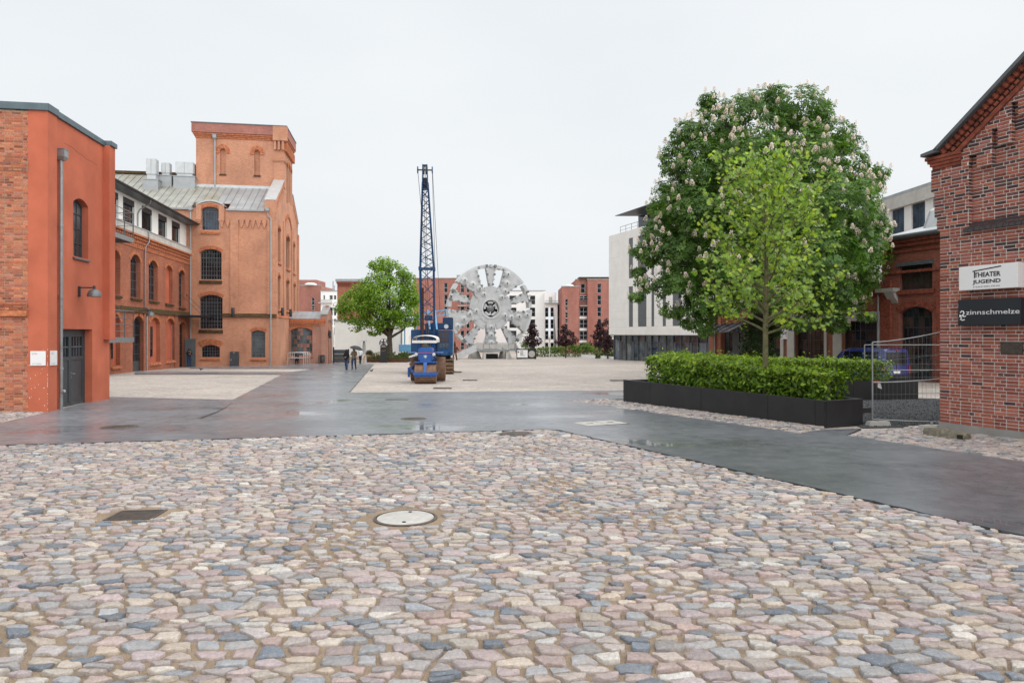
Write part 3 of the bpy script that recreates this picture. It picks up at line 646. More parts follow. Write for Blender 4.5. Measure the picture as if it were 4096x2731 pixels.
def brick_course_wall(parent, rows, mat='brick_red_piece', pal=None, bl=0.24, bh=0.065, gap=0.012, singles=300, key=None, seed=1, relief=.010):
    """single bricks; rows = list of (z, [(u0, u1, y, P)]) ; alternate rows of stretchers and headers"""
    r = random.Random(seed); items = []
    for ri, (z, spans) in enumerate(rows):
        for (u0, u1, y, P) in spans:
            L = bl if ri % 2 == 0 else (bl - gap) / 2
            u = u0 + (0 if ri % 2 == 0 else -(bl / 4 if (ri // 2) % 2 else 0.0))
            k = 0
            while u < u1 - .02:
                if ri % 2 == 1: L = (bl - gap) / 2 if k % 3 else bl
                a, b = max(u, u0), min(u + L, u1)
                if b - a > .03: items.append((a, b, z, y, P, r.random(), r.random()))
                u += L + gap; k += 1
    items.sort(key=key or (lambda q: 0), reverse=True); rest = MB()
    def one(mb, q, o):
        a, b, z, y, P, k1, k2 = q; c = pal(q, k1, k2); rr = relief * (0.55 + .6 * k2); e = .004
        pts = [P(a, y, z), P(b, y, z), P(b, y, z + bh), P(a, y, z + bh), P(a + e, y - rr, z + e), P(b - e, y - rr, z + e * k1), P(b - e * k2, y - rr * (0.8 + .4 * k1), z + bh - e), P(a + e, y - rr, z + bh - e)]
        mb.add([(p[0] - o[0], p[1] - o[1], p[2] - o[2]) for p in pts], [(4, 5, 6, 7), (0, 1, 5, 4), (1, 2, 6, 5), (2, 3, 7, 6), (3, 0, 4, 7)], c)
    for q in items[:singles]:
        o = q[4]((q[0] + q[1]) / 2, q[3], q[2]); mb = MB(); one(mb, q, o); mb.build('brick', mat, parent, uv=False, loc=o)
    for q in items[singles:]: one(rest, q, (0, 0, 0))
    if rest.v: tag(rest.build('brickwork', mat, parent, uv=False), kind='stuff')
# ================================================================ red corner house on the left
p = gp(191, 1648); RB = Frame(p.x, p.y, 8.9)
red = RB.thing('red_house', 'red plastered house with a brick front and grey double door at the picture edge', 'house')
uB = RB.F(112, 1300)[0]; zTop = RB.F(196, 445)[1]; v1 = RB.S(228, 1500)[0]; xr = -0.22
vE = RB.S(438, 1590, xr)[0]; zW = RB.S(330, 532, xr)[1]
PR = PS(xr); PFr = PF(0.0)
mb = MB(); mb.box(uB, 0, 0, v1, -.7, zTop); mb.build('corner_pier', 'plaster_red', red)
dz0 = -.6
def So(l, r, bot, spr, cro, off, fr): 
    m = (l + r) / 2; return (fr.S(l, spr, off)[0], fr.S(r, spr, off)[0], fr.S(m, bot, off)[1], fr.S(m, spr, off)[1], fr.S(m, cro, off)[1])
def Fo(l, r, bot, spr, cro, off, fr):
    m = (l + r) / 2; return (fr.F(l, spr, off)[0], fr.F(r, spr, off)[0], fr.F(m, bot, off)[1], fr.F(m, spr, off)[1], fr.F(m, cro, off)[1])
dr = (RB.S(251, 1450, xr)[0], RB.S(369, 1450, xr)[0], RB.S(310, 1622, xr)[1] - .05, RB.S(365, 1317, xr)[1], RB.S(365, 1317, xr)[1])
wn = So(293, 353, 1030, 818, 796, xr, RB)
wall(red, 'side_wall', 'plaster_red', [(v1, -.8), (vE, -.8), (vE, zW), (v1, zW)], [arch(*dr), arch(*wn)], PR, .36)
v3, v4 = RB.S(438, 900, 0.0)[0], RB.S(461, 900, 0.0)[0]; zo = RB.S(445, 1359, 0.0)[1]
mb = MB(); mb.box(xr - .1, 0.0, v3, v4, zo, zW + .02); mb.build('end_pier', 'plaster_red', red, bevel=.01)
mb = MB(); mb.box(-6.5, uB - .35, .02, .3, -.8, zTop); mb.box(-6.5, xr - .4, .3, v4, zTop - .3, zTop - .05); mb.box(-6.5, xr - .4, v4 - .3, v4 - .02, -.8, zTop - .3); mb.build('wall', 'brick_wing', red)
mb = MB(); mb.box(uB - 1.95, uB, .0105, .2, -.8, zTop - .02); mb.build('mortar_bed', 'mortar_sand', red)
def palL(q, a, b):
    c = [(0.44, 0.15, 0.08), (0.48, 0.19, 0.10), (0.39, 0.12, 0.07), (0.52, 0.19, 0.10), (0.37, 0.13, 0.085), (0.46, 0.16, 0.10), (0.43, 0.19, 0.13)][int(a * 7)]
    f = .8 + .4 * b; f *= .72 if b < .10 else 1
    return (c[0] * f, c[1] * f, c[2] * f)
zc1 = RB.F(56, 652)[1]; zc2 = RB.F(56, 690)[1]; zc3 = RB.F(56, 1211)[1]; zc4 = RB.F(56, 1262)[1]
rows = []; z = -.55; i = 0
while z < zTop - .08:
    y = 0.008
    if zc2 < z < zc1: y = -.05 - .04 * (int((z - zc2) / .077) % 2)
    if zc4 < z < zc3: y = -.05 - .035 * (int((z - zc4) / .077) % 3)
    rows.append((z, [(uB - 1.9 + .0, uB - .006, y, PFr)])); z += .0775; i += 1
brick_course_wall(red, rows, pal=palL, key=lambda q: (1 if q[0] > RB.F(2, 900)[0] else 0) * (100 - abs(q[2] - 2)), seed=4, relief=.006)
mb = MB(); mb.box(uB - 1.92, uB - .004, -.1, .014, zc4 - .02, zc4 + .19); mb.box(uB - 1.92, uB - .004, -.06, .014, zc4 + .3, zc3 - .02); mb.build('belt_course', 'brick_moulded', red)
mb = MB(); mb.box(-6.5, .06, -.07, v1 + .02, zTop, zTop + .22); mb.build('coping', 'coping_blue_grey', red, bevel=.01)
mb = MB(); mb.box(xr - .35, xr + .07, v1 + .03, v3 + .02, zW - .02, zW + .18); mb.box(xr - .35, .06, v3 + .03, v4 + .05, zW + .025, zW + .2); mb.build('coping', 'coping_blue_grey', red, bevel=.01)
window(red, wn, PR, 3, 4, 'paint_dark_grey', 'glass_grey', .2, .05, .028)
mb = MB(); a_, b_ = wn[0] - .05, wn[1] + .05; mb.hexa([PR(a_, -.07, wn[2] - .10), PR(b_, -.07, wn[2] - .10), PR(b_, .22, wn[2] - .06), PR(a_, .22, wn[2] - .06), PR(a_, -.07, wn[2] - .05), PR(b_, -.07, wn[2] - .05), PR(b_, .22, wn[2] + .02), PR(a_, .22, wn[2] + .02)]); mb.build('sill', 'frame_grey', red)
# double door
mid = (dr[0] + dr[1]) / 2; zd = dr[3] - .02; zg = dr[2] + (zd - dr[2]) * .63
mb = MB()
for a, b in ((dr[0], dr[0] + .07), (dr[1] - .07, dr[1])): mb.hexa([PR(x, y, z) for z in (dr[2], zd) for x, y in ((a, .24), (b, .24), (b, .34), (a, .34))])
mb.hexa([PR(x, y, z) for z in (zd - .12, zd) for x, y in ((dr[0], .235), (dr[1], .235), (dr[1], .33), (dr[0], .33))]); fr_ = mb.build('door_frame', 'paint_dark_grey', red)
for k, (a, b) in enumerate(((dr[0] + .075, mid - .006), (mid + .006, dr[1] - .075))):
    mb = MB()
    for q in ((a, b, dr[2] + .05, dr[2] + .16, .25), (a, b, zg - .06, zg + .06, .25), (a, b, zd - .24, zd - .13, .25), (a, a + .09, dr[2] + .05, zd - .13, .252), (b - .09, b, dr[2] + .05, zd - .13, .252), (a + .09, b - .09, dr[2] + .16, zg - .06, .275)):
        mb.hexa([PR(x, y, z) for z in (q[2], q[3]) for x, y in ((q[0], q[4]), (q[1], q[4]), (q[1], .32), (q[0], .32))])
    lf = mb.build('door_leaf', 'paint_dark_grey', red)
    mb = MB(); zm = (zg + zd - .2) / 2; mb.hexa([PR(x, y, z) for z in (zm - .02, zm + .02) for x, y in ((a + .09, .262), (b - .09, .262), (b - .09, .3), (a + .09, .3))])
    for j in (1, 2, 3): 
        u = a + .09 + (b - a - .18) * j / 4; mb.hexa([PR(x, y, z) for z in (zg + .06, zd - .24) for x, y in ((u - .012, .266), (u + .012, .266), (u + .012, .3), (u - .012, .3))])
    mb.build('glazing_bar', 'frame_grey', lf)
    mb = MB(); mb.add([PR(a + .08, .29, zg), PR(b - .08, .29, zg), PR(b - .08, .29, zd - .2), PR(a + .08, .29, zd - .2)], [(0, 1, 2, 3)]); mb.build('pane', 'glass_dark', lf)
    mb = MB(); zh = dr[2] + 1.12
    if k == 1: mb.cyl(PR(a + .05, .25, zh), PR(a + .05, .18, zh), .02, n=8); mb.cyl(PR(a + .05, .19, zh), PR(a + .2, .19, zh), .016, n=8); mb.hexa([PR(x, y, z) for z in (zh - .16, zh + .06) for x, y in ((a + .03, .243), (a + .07, .243), (a + .07, .25), (a + .03, .25))]); mb.build('door_handle', 'galvanised', lf)
mb = MB(); mb.hexa([PR(x, y, z) for z in (dr[2] - .1, dr[2] + .04) for x, y in ((dr[0], -.02), (dr[1], -.02), (dr[1], .35), (dr[0], .35))]); mb.build('threshold', 'concrete_light', red)
vp = RB.S(244, 1400, xr + .1)[0]; zh = RB.S(252, 620, xr + .1)[1]
downpipe(red, [(xr + .1, vp, zh), (xr + .1, vp, -.1)], .055, 'pipe_grey', (xr + .13, vp, zh, .13))
mb = MB(); zz_ = RB.S(246, 1567, xr + .2)[1]; mb.cyl((xr + .12, vp, zz_), (xr + .22, vp - .02, zz_ + .02), .045, n=12); mb.build('pipe_inspection_cap', 'zinc_bright', red, smooth=50)
# hairline crack in the plaster
mb = MB(); pts = [(575, 432), (640, 465), (700, 520), (745, 545), (770, 575), (810, 590), (870, 630)]
q = [RB.S(a / 2.24, 380 + b / 2.24, xr) for a, b in pts]
mb.tube([PR(a, -.001, b) for a, b in q], .004, 4); mb.build('crack', 'wood_dark', red, uv=False)
# chipped paint spots near the foot
mb = MB(); r = random.Random(8)
for _ in range(46):
    z = r.uniform(.05, 1.9) ** 1.0; edge = r.random() < .45; u = -.003 if edge else r.uniform(uB + .03, -.02); s = r.uniform(.006, .014)
    mb.prism([(u - s, z), (u, z - s * r.uniform(.7, 3)), (u + s * .8, z), (u, z + s * r.uniform(.7, 3))], -.0025, .002, PFr)
mb.build('paint_chip', 'mortar_pale', red, uv=False)
# signs and lamp on the red house
def wallsign(name, label, fr, P, a, b, c, d, thick, lines, cat='sign', mat='sign_white', edge=None):
    t = thing(name, label, cat, red_loc(fr), fr.deg); mb = MB(); mb.hexa([P(x, y, z) for z in (c, d) for x, y in ((a, -thick), (b, -thick), (b, -.001), (a, -.001))]); mb.build('panel', mat, t, bevel=.003)
    for s, m, u, z, w_, h_ in lines: text(t, s, m, w_, h_, (lambda uu, dd, zz, u=u, z=z: P(uu + u, dd - thick, zz + z)))
    return t
def red_loc(fr): return (fr.ox, fr.oy, fr.base)
a, c = RB.F(123, 1462); b, d = RB.F(184, 1404); W_, H_ = b - a, d - c
wallsign('wall_sign', 'large white square museum sign on the red corner pier', RB, PFr, a, b, c, d, .03, [('MUSEUM', 'ink_grey', a + .04, d - .06, .14, .022), ('DER ARBEIT', 'ink_red', a + .04, d - .10, .17, .022), ('ALTE FABRIK', 'ink_grey', a + .05, c + .035, W_ * .62, .04)])
a, c = RB.S(199, 1462); b, d = RB.S(225, 1402); P0 = PS(0.0)
wallsign('wall_sign', 'narrow white sign just left of the grey downpipe', RB, P0, a, b, c, d, .03, [('MUSEUM', 'ink_grey', a + .03, d - .06, (b - a) * .3, .022), ('DER ARBEIT', 'ink_red', a + .03, d - .10, (b - a) * .36, .022), ('ALTE FABRIK', 'ink_grey', a + .03, c + .035, (b - a) * .58, .04)])
def barnlamp(label, base, dirv, arm, s=1.0):
    t = thing('wall_lamp', label, 'lamp', base); d = Vector(dirv).normalized(); z = Vector((0, 0, 1)); mb = MB()
    mb.bar(-z * .2 * s + d * .03, z * .2 * s + d * .03, .09 * s, .06 * s); mb.build('wall_plate', 'frame_dark', t)
    mb = MB(); mb.cyl(z * .15 * s + d * .03, z * .15 * s + d * arm, .025 * s, n=8); mb.cyl(z * .09 * s + d * arm, z * .22 * s + d * arm, .05 * s, n=10); mb.build('arm', 'frame_dark', t)
    mb = MB(); o = d * arm; mb.lathe([(.05 * s, .1 * s), (.13 * s, .07 * s), (.2 * s, 0), (.235 * s, -.1 * s), (.245 * s, -.19 * s), (.235 * s, -.19 * s), (.19 * s, -.01 * s), (.02, .04 * s)], o, 20); mb.build('lamp_shade', 'lamp_shade', t, smooth=50); return t
nx_ = Vector((RB.c, RB.s, 0))
def wpt(fr, u, v, z): return Vector((fr.ox + u * fr.c - v * fr.s, fr.oy + u * fr.s + v * fr.c, fr.base + z))
v, z = RB.S(313, 1166, xr); barnlamp('dark barn lamp on the red plaster wall above the double door', wpt(RB, xr, v, z), nx_, .5, .9)

# ================================================================ long brick wing, tower block and porch share one grid
p = gp(1101, 1464); TW = Frame(p.x, p.y, 9.2)
xw = TW.F(758, 1468)[0]; PW = PS(xw); V0 = -24.0
wing = TW.thing('brick_wing', 'long brick wing with arched windows and a white top storey between red house and tower', 'building')
zb = TW.S(611, 962, xw)[1]; zt_ = TW.S(611, 938, xw)[1]; ox_ = xw + .75; ze = TW.S(640, 815, ox_)[1]
up = [(522, 562, 1190, 1046, 1018), (595, 631, 1201, 1066, 1042), (661, 690, 1213, 1082, 1062), (715, 739, 1228, 1098, 1080), (442, 481, 1178, 1030, 1000)]
lo = [(600, 640, 1449, 1296, 1270), (663, 699, 1441, 1296, 1274), (444, 481, 1462, 1288, 1256)]
dw = [(531, 575, 1492, 1292, 1264), (718, 741, 1472, 1300, 1288)]
oU = [So(*q, xw, TW) for q in up]; oL = [So(*q, xw, TW) for q in lo]; oD = [So(*q, xw, TW) for q in dw]
more = []      # same bays going on behind the red house
for k in (1, 2):
    for src in (oU[4], oL[2]):
        wv = src[1] - src[0]; more.append((src[0] - 3.3 * k, src[0] - 3.3 * k + wv, *src[2:]))
wall(wing, 'facade', 'brick_wing', [(V0, -1.2), (0, -1.2), (0, zb), (V0, zb)], [arch(*q) for q in oU + oL + oD + more], PW, .4)
am = MB()
for i, o in enumerate(oU + oL + oD + more): voussoirs(am, o, PW, .30, .04, .09)
tag(am.build('brick_arch', 'brick_moulded', wing), kind='stuff')
def blind(o, rec=.3):
    mb = MB(); mb.prism(arch(*o), rec, rec + .05, PW); mb.build('blind_panel', 'plaster_red', wing)
for i, o in enumerate(oU):
    if i == 2: blind(o)
    else: window(wing, o, PW, 3, 5, 'frame_grey', 'glass_dark', .3, .06, .035)
    sill(wing, o[0] - .05, o[1] + .05, o[2] + .02, PW, 'mossy_brick', .26, .16)
for i, o in enumerate(oL):
    blind(o)
    if i != 1:
        w2 = (o[0] + .1, o[0] + .1 + (o[1] - o[0]) * .5, o[2] + .5, o[3] - .2, o[3] - .2); window(wing, w2, PW, 2, 4, 'frame_dark', 'glass_dark', .22, .05, .03)
    sill(wing, o[0] - .04, o[1] + .04, o[2] + .02, PW, 'brick_moulded', .26, .14)
for o in more: window(wing, o, PW, 3, 5, 'frame_grey', 'glass_dark', .3, .06, .035, panes=False)
o = oD[0]; f = window(wing, (o[0], o[1], o[2], o[3], o[4]), PW, 2, 6, 'paint_dark_grey', 'glass_dark', .26, .09, .04, name='door')
mb = MB(); mb.hexa([PW(x, y, z) for z in (o[2], o[2] + .95) for x, y in ((o[0] + .08, .25), (o[1] - .08, .25), (o[1] - .08, .33), (o[0] + .08, .33))]); mb.build('door_panel', 'paint_dark_grey', f)
mb = MB(); mb.cyl(PW(o[0] + .3, .24, o[2] + 1.2), PW(o[0] + .42, .24, o[2] + 1.2), .025, n=8); mb.build('handle', 'galvanised', f)
o = oD[1]; window(wing, o, PW, 2, 4, 'frame_dark', 'glass_dark', .3, .08, .04, name='door')
mb = MB(); zb1 = TW.S(640, 1238, xw)[1]; mb.prism([(V0, zb1), (0, zb1), (0, zb1 - .02), (V0, zb1 - .02)], -.02, .02, PW)
mb.hexa([PW(x, y, z) for z, k in ((zb1 - .42, 0), (zb1, 1)) for x, y in ((V0, -.16 + .14 * k), (-.02, -.16 + .14 * k), (-.02, .02), (V0, .02))]); mb.build('belt_course', 'mossy_brick', wing)
# pilaster strips between the bays and the foot of the wall
for px in (579, 702):
    v = TW.S(px, 1400, xw)[0]; mb = MB(); mb.hexa([PW(x, y, z) for z in (-1.2, zb1 - .42) for x, y in ((v - .35, -.07), (v + .35, -.07), (v + .35, .02), (v - .35, .02))]); mb.build('pilaster', 'brick_wing', wing)
dm = MB(); v = V0
while v < -.2:          # corbel table
    for k in range(3): dm.hexa([PW(x, y, z) for z in (zb - .95 + k * .28, zb - .78 + k * .28) for x, y in ((v, -.07 - .05 * k), (v + .2, -.07 - .05 * k), (v + .2, .02), (v, .02))])
    v += .42
tag(dm.build('corbel_table', 'brick_moulded', wing), kind='stuff')
mb = MB(); mb.hexa([PW(x, y, z) for z in (zb - .14, zb) for x, y in ((V0, -.24), (-.02, -.24), (-.02, .05), (V0, .05))]); mb.hexa([PW(x, y, z) for z in (zb - 1.06, zb - .96) for x, y in ((V0, -.06), (-.02, -.06), (-.02, .05), (V0, .05))]); mb.build('string_course', 'brick_moulded', wing)
mb = MB(); mb.hexa([PW(x, y, z) for z in (zb, zt_) for x, y in ((V0, -.2), (-.02, -.2), (-.02, .5), (V0, .5))]); mb.build('white_band', 'concrete_light', wing)
mb = MB(); mb.hexa([PW(x, y, z) for z in (zt_, zt_ + .06) for x, y in ((V0, -.26), (-.02, -.26), (-.02, .4), (V0, .4))]); mb.build('band_flashing', 'zinc_bright', wing)
xs2 = xw - .3; PT = PS(xs2)
wt = [(492, 538, 992, 800), (567, 608, 931 + 5, 832), (633, 668, 957, 862), (687, 720, 985, 892)]
oT = []
for l, r_, b_, t_ in wt:
    m_ = (l + r_) / 2; oT.append((TW.S(l, 900, xs2)[0], TW.S(r_, 900, xs2)[0], TW.S(m_, b_, xs2)[1], TW.S(m_, t_, xs2)[1], TW.S(m_, t_, xs2)[1]))
zA = min(o[2] for o in oT); zB = max(o[3] for o in oT)
oT = [(a, b, zt_ + .1, zB, zB) for a, b, _, _, _ in oT] + [(oT[0][0] - 3.1 * k, oT[0][1] - 3.1 * k, zt_ + .1, zB, zB) for k in (1, 2, 3)]
wall(wing, 'white_wall', 'plaster_white', [(V0, zt_), (-.02, zt_), (-.02, ze + .1), (V0, ze + .1)], [arch(*o) for o in oT], PT, .3)
for i, o in enumerate(oT):
    f = window(wing, o, PT, 2, 1, 'frame_dark', 'glass_dark', .16, .07, .05)
    mb = MB(); h_ = .45; mb.hexa([PT(x, y, z) for z in (o[3] - h_, o[3]) for x, y in ((o[0], .02), (o[1], .02), (o[1], .15), (o[0], .15))]); mb.build('blind_box', 'blind_dark', f)
    if i == 1:
        for k in range(16):
            zz = o[2] + .05 + k * (o[3] - h_ - o[2] - .05) / 16; mb = MB(); mb.hexa([PT(x, y, z) for z, q in ((zz, 0), (zz + .05, .05)) for x, y in ((o[0] + .02, .05 + q), (o[1] - .02, .05 + q), (o[1] - .02, .06 + q), (o[0] + .02, .06 + q))]); mb.build('blind_slat', 'frame_dark', f)
mb = MB(); mb.box(xs2 - .3, ox_, V0, .12, ze - .14, ze - .04); mb.build('soffit', 'frame_grey', wing)
mb = MB(); mb.hexa([(ox_ + .02, V0, ze - .06), (ox_ + .02, .12, ze - .06), (xw - 6, .12, ze + 2.2), (xw - 6, V0, ze + 2.2), (ox_ + .02, V0, ze + .02), (ox_ + .02, .12, ze + .02), (xw - 6, .12, ze + 2.28), (xw - 6, V0, ze + 2.28)]); mb.build('roof', 'zinc', wing)
mb = MB(); mb.tube([(ox_ + .09, V0, ze - .02), (ox_ + .09, .15, ze - .02)], .085, 10); mb.build('gutter', 'frame_dark', wing, smooth=60)
def wp(px, py, off): v, z = TW.S(px, py, off); return (off, v, z)
downpipe(wing, [wp(603, 800, ox_ + .05), wp(601, 815, ox_ - .05), wp(560, 838, xw - .2), wp(552, 855, xw - .22), wp(552, 935, xw - .22)], .05, joints=False)
downpipe(wing, [wp(572, 928, xw - .1), wp(596, 930, xw + .3), wp(597, 968, xw + .3), wp(582, 988, xw + .12), wp(580, 1225, xw + .12), wp(600, 1240, xw + .25), wp(588, 1258, xw + .12), (xw + .12, TW.S(588, 1400, xw + .12)[0], -.3)], .055)
mb = MB(); q = wp(687, 1300, xw + .08); mb.tube([q, (q[0], q[1], -.2)], .03, 8); mb.build('conduit', 'galvanised', wing, smooth=50)
# steel balconies and door canopy in front of the wing
def balcony(label, px1, ztop, zfl, out_, n, thick):
    vA = TW.S(px1, 1000, xw + out_)[0]; vB = vA - 6.0; t = thing('steel_balcony', label, 'balcony', wpt(TW, xw, vA, zfl + TW.base - TW.base), TW.deg)
    mb = MB(); mb.box(.0, out_, vB - vA, 0, -.06, .04); mb.box(out_ - .05, out_ + .02, vB - vA, .02, -thick, .06); mb.box(.02, out_ - .05, -.06, .02, -thick, .05); mb.build('platform', 'galvanised', t)
    for k in range(n):
        zz = (ztop - zfl) * (k + 1) / n; mb = MB(); rr = .03 if k == n - 1 else .018; mb.tube([(out_ - .02, vB - vA, zz), (out_ - .02, 0, zz), (.05, 0, zz)], rr, 8); mb.build('handrail' if k == n - 1 else 'rail', 'galvanised', t, smooth=50)
    for vv in (0, -1.6, -3.2, -4.8): mb = MB(); mb.box(out_ - .05, out_ + .01, vv - .03, vv + .03, 0, ztop - zfl); mb.build('post', 'frame_grey', t)
    return t
zf = TW.S(500, 945, xw + 1.3)[1]; balcony('upper steel balcony with galvanised rails on the brick wing', 534, TW.S(500, 838, xw + 1.3)[1], zf, 1.3, 4, .28)
zf = TW.S(500, 1352, xw + 1.3)[1]; balcony('lower steel balcony with galvanised rails beside the red house', 535, TW.S(500, 1243, xw + 1.3)[1], zf, 1.3, 4, .3)
# canopy: from wing wall across the corner
vC = TW.S(712, 1262, xw)[0]; zc_ = TW.F(800, 1266, -2.0)[1]; uC = TW.F(838, 1266, vC * .0 - 1.9)[0]
can = thing('door_canopy', 'flat dark steel canopy hung on rods over the corner door', 'canopy', wpt(TW, xw, 0, zc_), TW.deg)
mb = MB(); mb.box(0.02, uC - xw, vC, -.35, -.08, .1); mb.build('plate', 'black_metal', can)
for vv in (vC + .5, -1.0):
    mb = MB(); mb.cyl((.05, vv, 2.1), ((uC - xw) * .85, vv, .1), .018, n=6); mb.build('tie_rod', 'frame_dark', can)
    mb = MB(); mb.cyl((-.02, vv, 2.1), (.1, vv, 2.1), .06, n=8); mb.build('anchor', 'frame_dark', can)
# open door leaf
q0 = wpt(TW, *(lambda u: (u, -1.55, 0))(xw + .05)); zl = TW.F(740, 1355, -1.5)[1]
mb = MB(); mb.box(0, .95, -.04, .04, TW.g(xw, -1.5), zl); mb.box(.82, .9, -.06, -.04, 1.0, 1.5); o = mb.build('open_door_leaf', 'paint_dark_grey', None, bevel=.008, loc=wpt(TW, xw + .03, -1.6, 0), rot=(0, 0, R(TW.deg + 18))); tag(o, 'grey steel door leaf standing open under the dark canopy', 'door')
v, z = TW.S(553, 1252, xw); barnlamp('grey barn lamp on the brick wing above the arched door', wpt(TW, xw, v, z), (TW.c, TW.s, 0), .9, 1.25)

# ---------------------------------------------------------------- tower block
tow = TW.thing('tower_building', 'tall orange brick factory block with a square tower and zinc roof', 'building')
DV = 15.2; zE = TW.F(950, 836)[1]; sl = .62; vT, vT2 = 4.9, 10.8; zR = zE + sl * DV / 2; PFt = PF(0.0); PSt = PS(0.0)
uL = -34.0
fw = [(806, 876, 920, 838, 827), (800, 886, 1118, 1010, 996), (798, 890, 1315, 1192, 1179), (805, 879, 1429, 1391, 1379), (1005, 1061, 1430, 1329, 1321)]
oF = [Fo(*q, 0.0, TW) for q in fw]
zd0 = oF[0][4] + .35
wall(tow, 'front_wall', 'brick_orange', [(uL, -1.2), (0, -1.2), (0, zE), (oF[0][1] + .42, zE), (oF[0][1] + .42, zd0 - .15), ((oF[0][0] + oF[0][1]) / 2, zd0 + .1), (oF[0][0] - .42, zd0 - .15), (oF[0][0] - .42, zE), (uL, zE)], [arch(*o) for o in oF], PFt, .45)
grid = [(6, 5, (1, 5), (4,)), (8, 7, (2, 6), (5, 1)), (8, 9, (2, 6), (7, 2)), (7, 4, (), ()), (4, 8, (1, 3), (6, 1))]
for o, (a, b, hx, hz), gm in zip(oF, grid, ('glass_blue', 'glass_dark', 'glass_dark', 'glass_dark', 'glass_grey')):
    window(tow, o, PFt, a, b, 'frame_grey', gm, .3, .06, .035, hx, hz)
am = MB()
for i, o in enumerate(oF): voussoirs(am, o, PFt, .32 if i != 3 else .6, .05, .1)
am2 = am; tag(am.build('brick_arch', 'brick_moulded', tow), kind='stuff')
for i, o in enumerate(oF): sill(tow, o[0] - .06, o[1] + .06, o[2], PFt, 'mossy_brick' if i in (1, 2) else 'brick_moulded', .42 if i < 3 else .3, .14)
# zinc hood of the dormer
o = oF[0]; am = MB(); m_ = (o[0] + o[1]) / 2; hw = (o[1] - o[0]) / 2 + .5
pts = [(m_ - hw + 2 * hw * k / 10, zd0 - .22 + .42 * (1 - ((k - 5) / 5) ** 2)) for k in range(11)]
for a, b in zip(pts, pts[1:]): am.hexa([(a[0], -.08, a[1]), (b[0], -.08, b[1]), (b[0], 1.6, b[1]), (a[0], 1.6, a[1]), (a[0], -.08, a[1] + .1), (b[0], -.08, b[1] + .1), (b[0], 1.6, b[1] + .1), (a[0], 1.6, a[1] + .1)])
am.build('dormer_hood', 'zinc_bright', tow)
for s_ in (-1, 1):
    mb = MB(); u = m_ + s_ * (hw - .25)
    for k in range(3): mb.box(u - .28 + .05 * k, u + .28 - .05 * k, -.2 + .05 * k, .01, zE - 1.2 - .17 * k, zE - 1.04 - .17 * k)
    mb.box(u - .24, u + .24, -.14, .01, zE - 1.04, zd0 - .2); mb.build('dormer_pier', 'brick_orange', tow)
zl_ = TW.F(990, 1256)[1]; uA, uBb, uC1, uC2 = TW.F(922, 1100)[0], TW.F(954, 1100)[0], TW.F(1070, 1100)[0], 0.0
for a, b in ((uA, uBb), (uC1, .03)): mb = MB(); mb.box(a, b, -.13, .01, zl_, zE - .1); mb.build('pilaster', 'brick_orange', tow)
mb = MB(); ua = TW.F(889, 1256)[0]; mb.hexa([(ua, -.22, zl_ - .3), (.12, -.22, zl_ - .3), (.12, .02, zl_ - .3), (ua, .02, zl_ - .3), (ua, -.2, zl_ - .22), (.12, -.2, zl_ - .22), (.12, .02, zl_ + .08), (ua, .02, zl_ + .08)]); mb.build('ledge', 'mossy_brick', tow)
def pend(mb, u):
    for w_, a, b in ((.42, 1.38, 1.12), (.28, 1.62, 1.38), (.14, 1.84, 1.62)): mb.box(u + .25 - w_ / 2, u + .25 + w_ / 2, -.13, .01, zE - a, zE - b)
mb = MB(); u = uBb + .06
while u < uC1 - .3:
    pend(mb, u); u += .54
for u in (uA - 1.05, uA - .5): pend(mb, u)
mb.box(oF[0][1] + .7, 0.0, -.135, .01, zE - 1.12, zE - .02); tag(mb.build('corbel_table', 'brick_orange', tow), kind='stuff')
# gable side with the tower flush in it
zT = TW.F(1100, 508, vT)[1]; zP = zE + .95
sw = [(1116, 1128, 1440, 1300, 1288), (1110, 1121, 1237, 1112, 1102), (1145, 1156, 1241, 1132, 1122), (1174, 1181, 1245, 1145, 1138), (1111, 1122, 1048, 922, 912), (1145, 1158, 1073, 960, 946), (1172, 1179, 1090, 985, 976)]
oS = [So(*q, 0.0, TW) for q in sw]
lanc = [(1146, 1151, 812, 668, 655), (1154, 1159, 812, 675, 660), (1162, 1166, 822, 690, 676)]
oS += [So(*q, 0.0, TW) for q in lanc]
oS = [(a, max(b, a + .55), c, d, max(e, d + .3)) for a, b, c, d, e in oS]
wall(tow, 'gable_wall', 'brick_orange', [(0, -1.2), (DV, -1.2), (DV, zP), (vT2, zP + sl * (DV - vT2)), (vT2, zT - .5), (vT, zT - .5), (vT, zP + sl * vT), (0, zP)], [arch(*o) for o in oS], PSt, .4)
for i, o in enumerate(oS):
    window(tow, o, PSt, 2, 5, 'frame_grey', 'glass_dark', .3, .06, .035, panes=False)
    if i < 7: sill(tow, o[0] - .08, o[1] + .08, o[2], PSt, 'brick_moulded', .3, .14)
am = MB()
for o in oS: voussoirs(am, o, PSt, .26, .07, .1)
big = So(1139, 1170, 1090, 935, 884, 0.0, TW)
voussoirs(am, (oS[5][0] - 1.1, oS[5][1] + 1.3, 0, oS[5][4] + .3, oS[5][4] + 2.1), PSt, .35, .1, .1); tag(am.build('brick_arch', 'brick_moulded', tow), kind='stuff')
mb = MB()
for v in (0.2, TW.S(1133, 1100, 0)[0], TW.S(1165, 1100, 0)[0], DV - .3): mb.box(-.01, .16, v - .28, v + .28, zl_, zE - .4)
mb.box(-.01, .18, 0.0, DV, -1.2, zl_ - .3); mb.build('side_pilaster', 'brick_orange', tow)
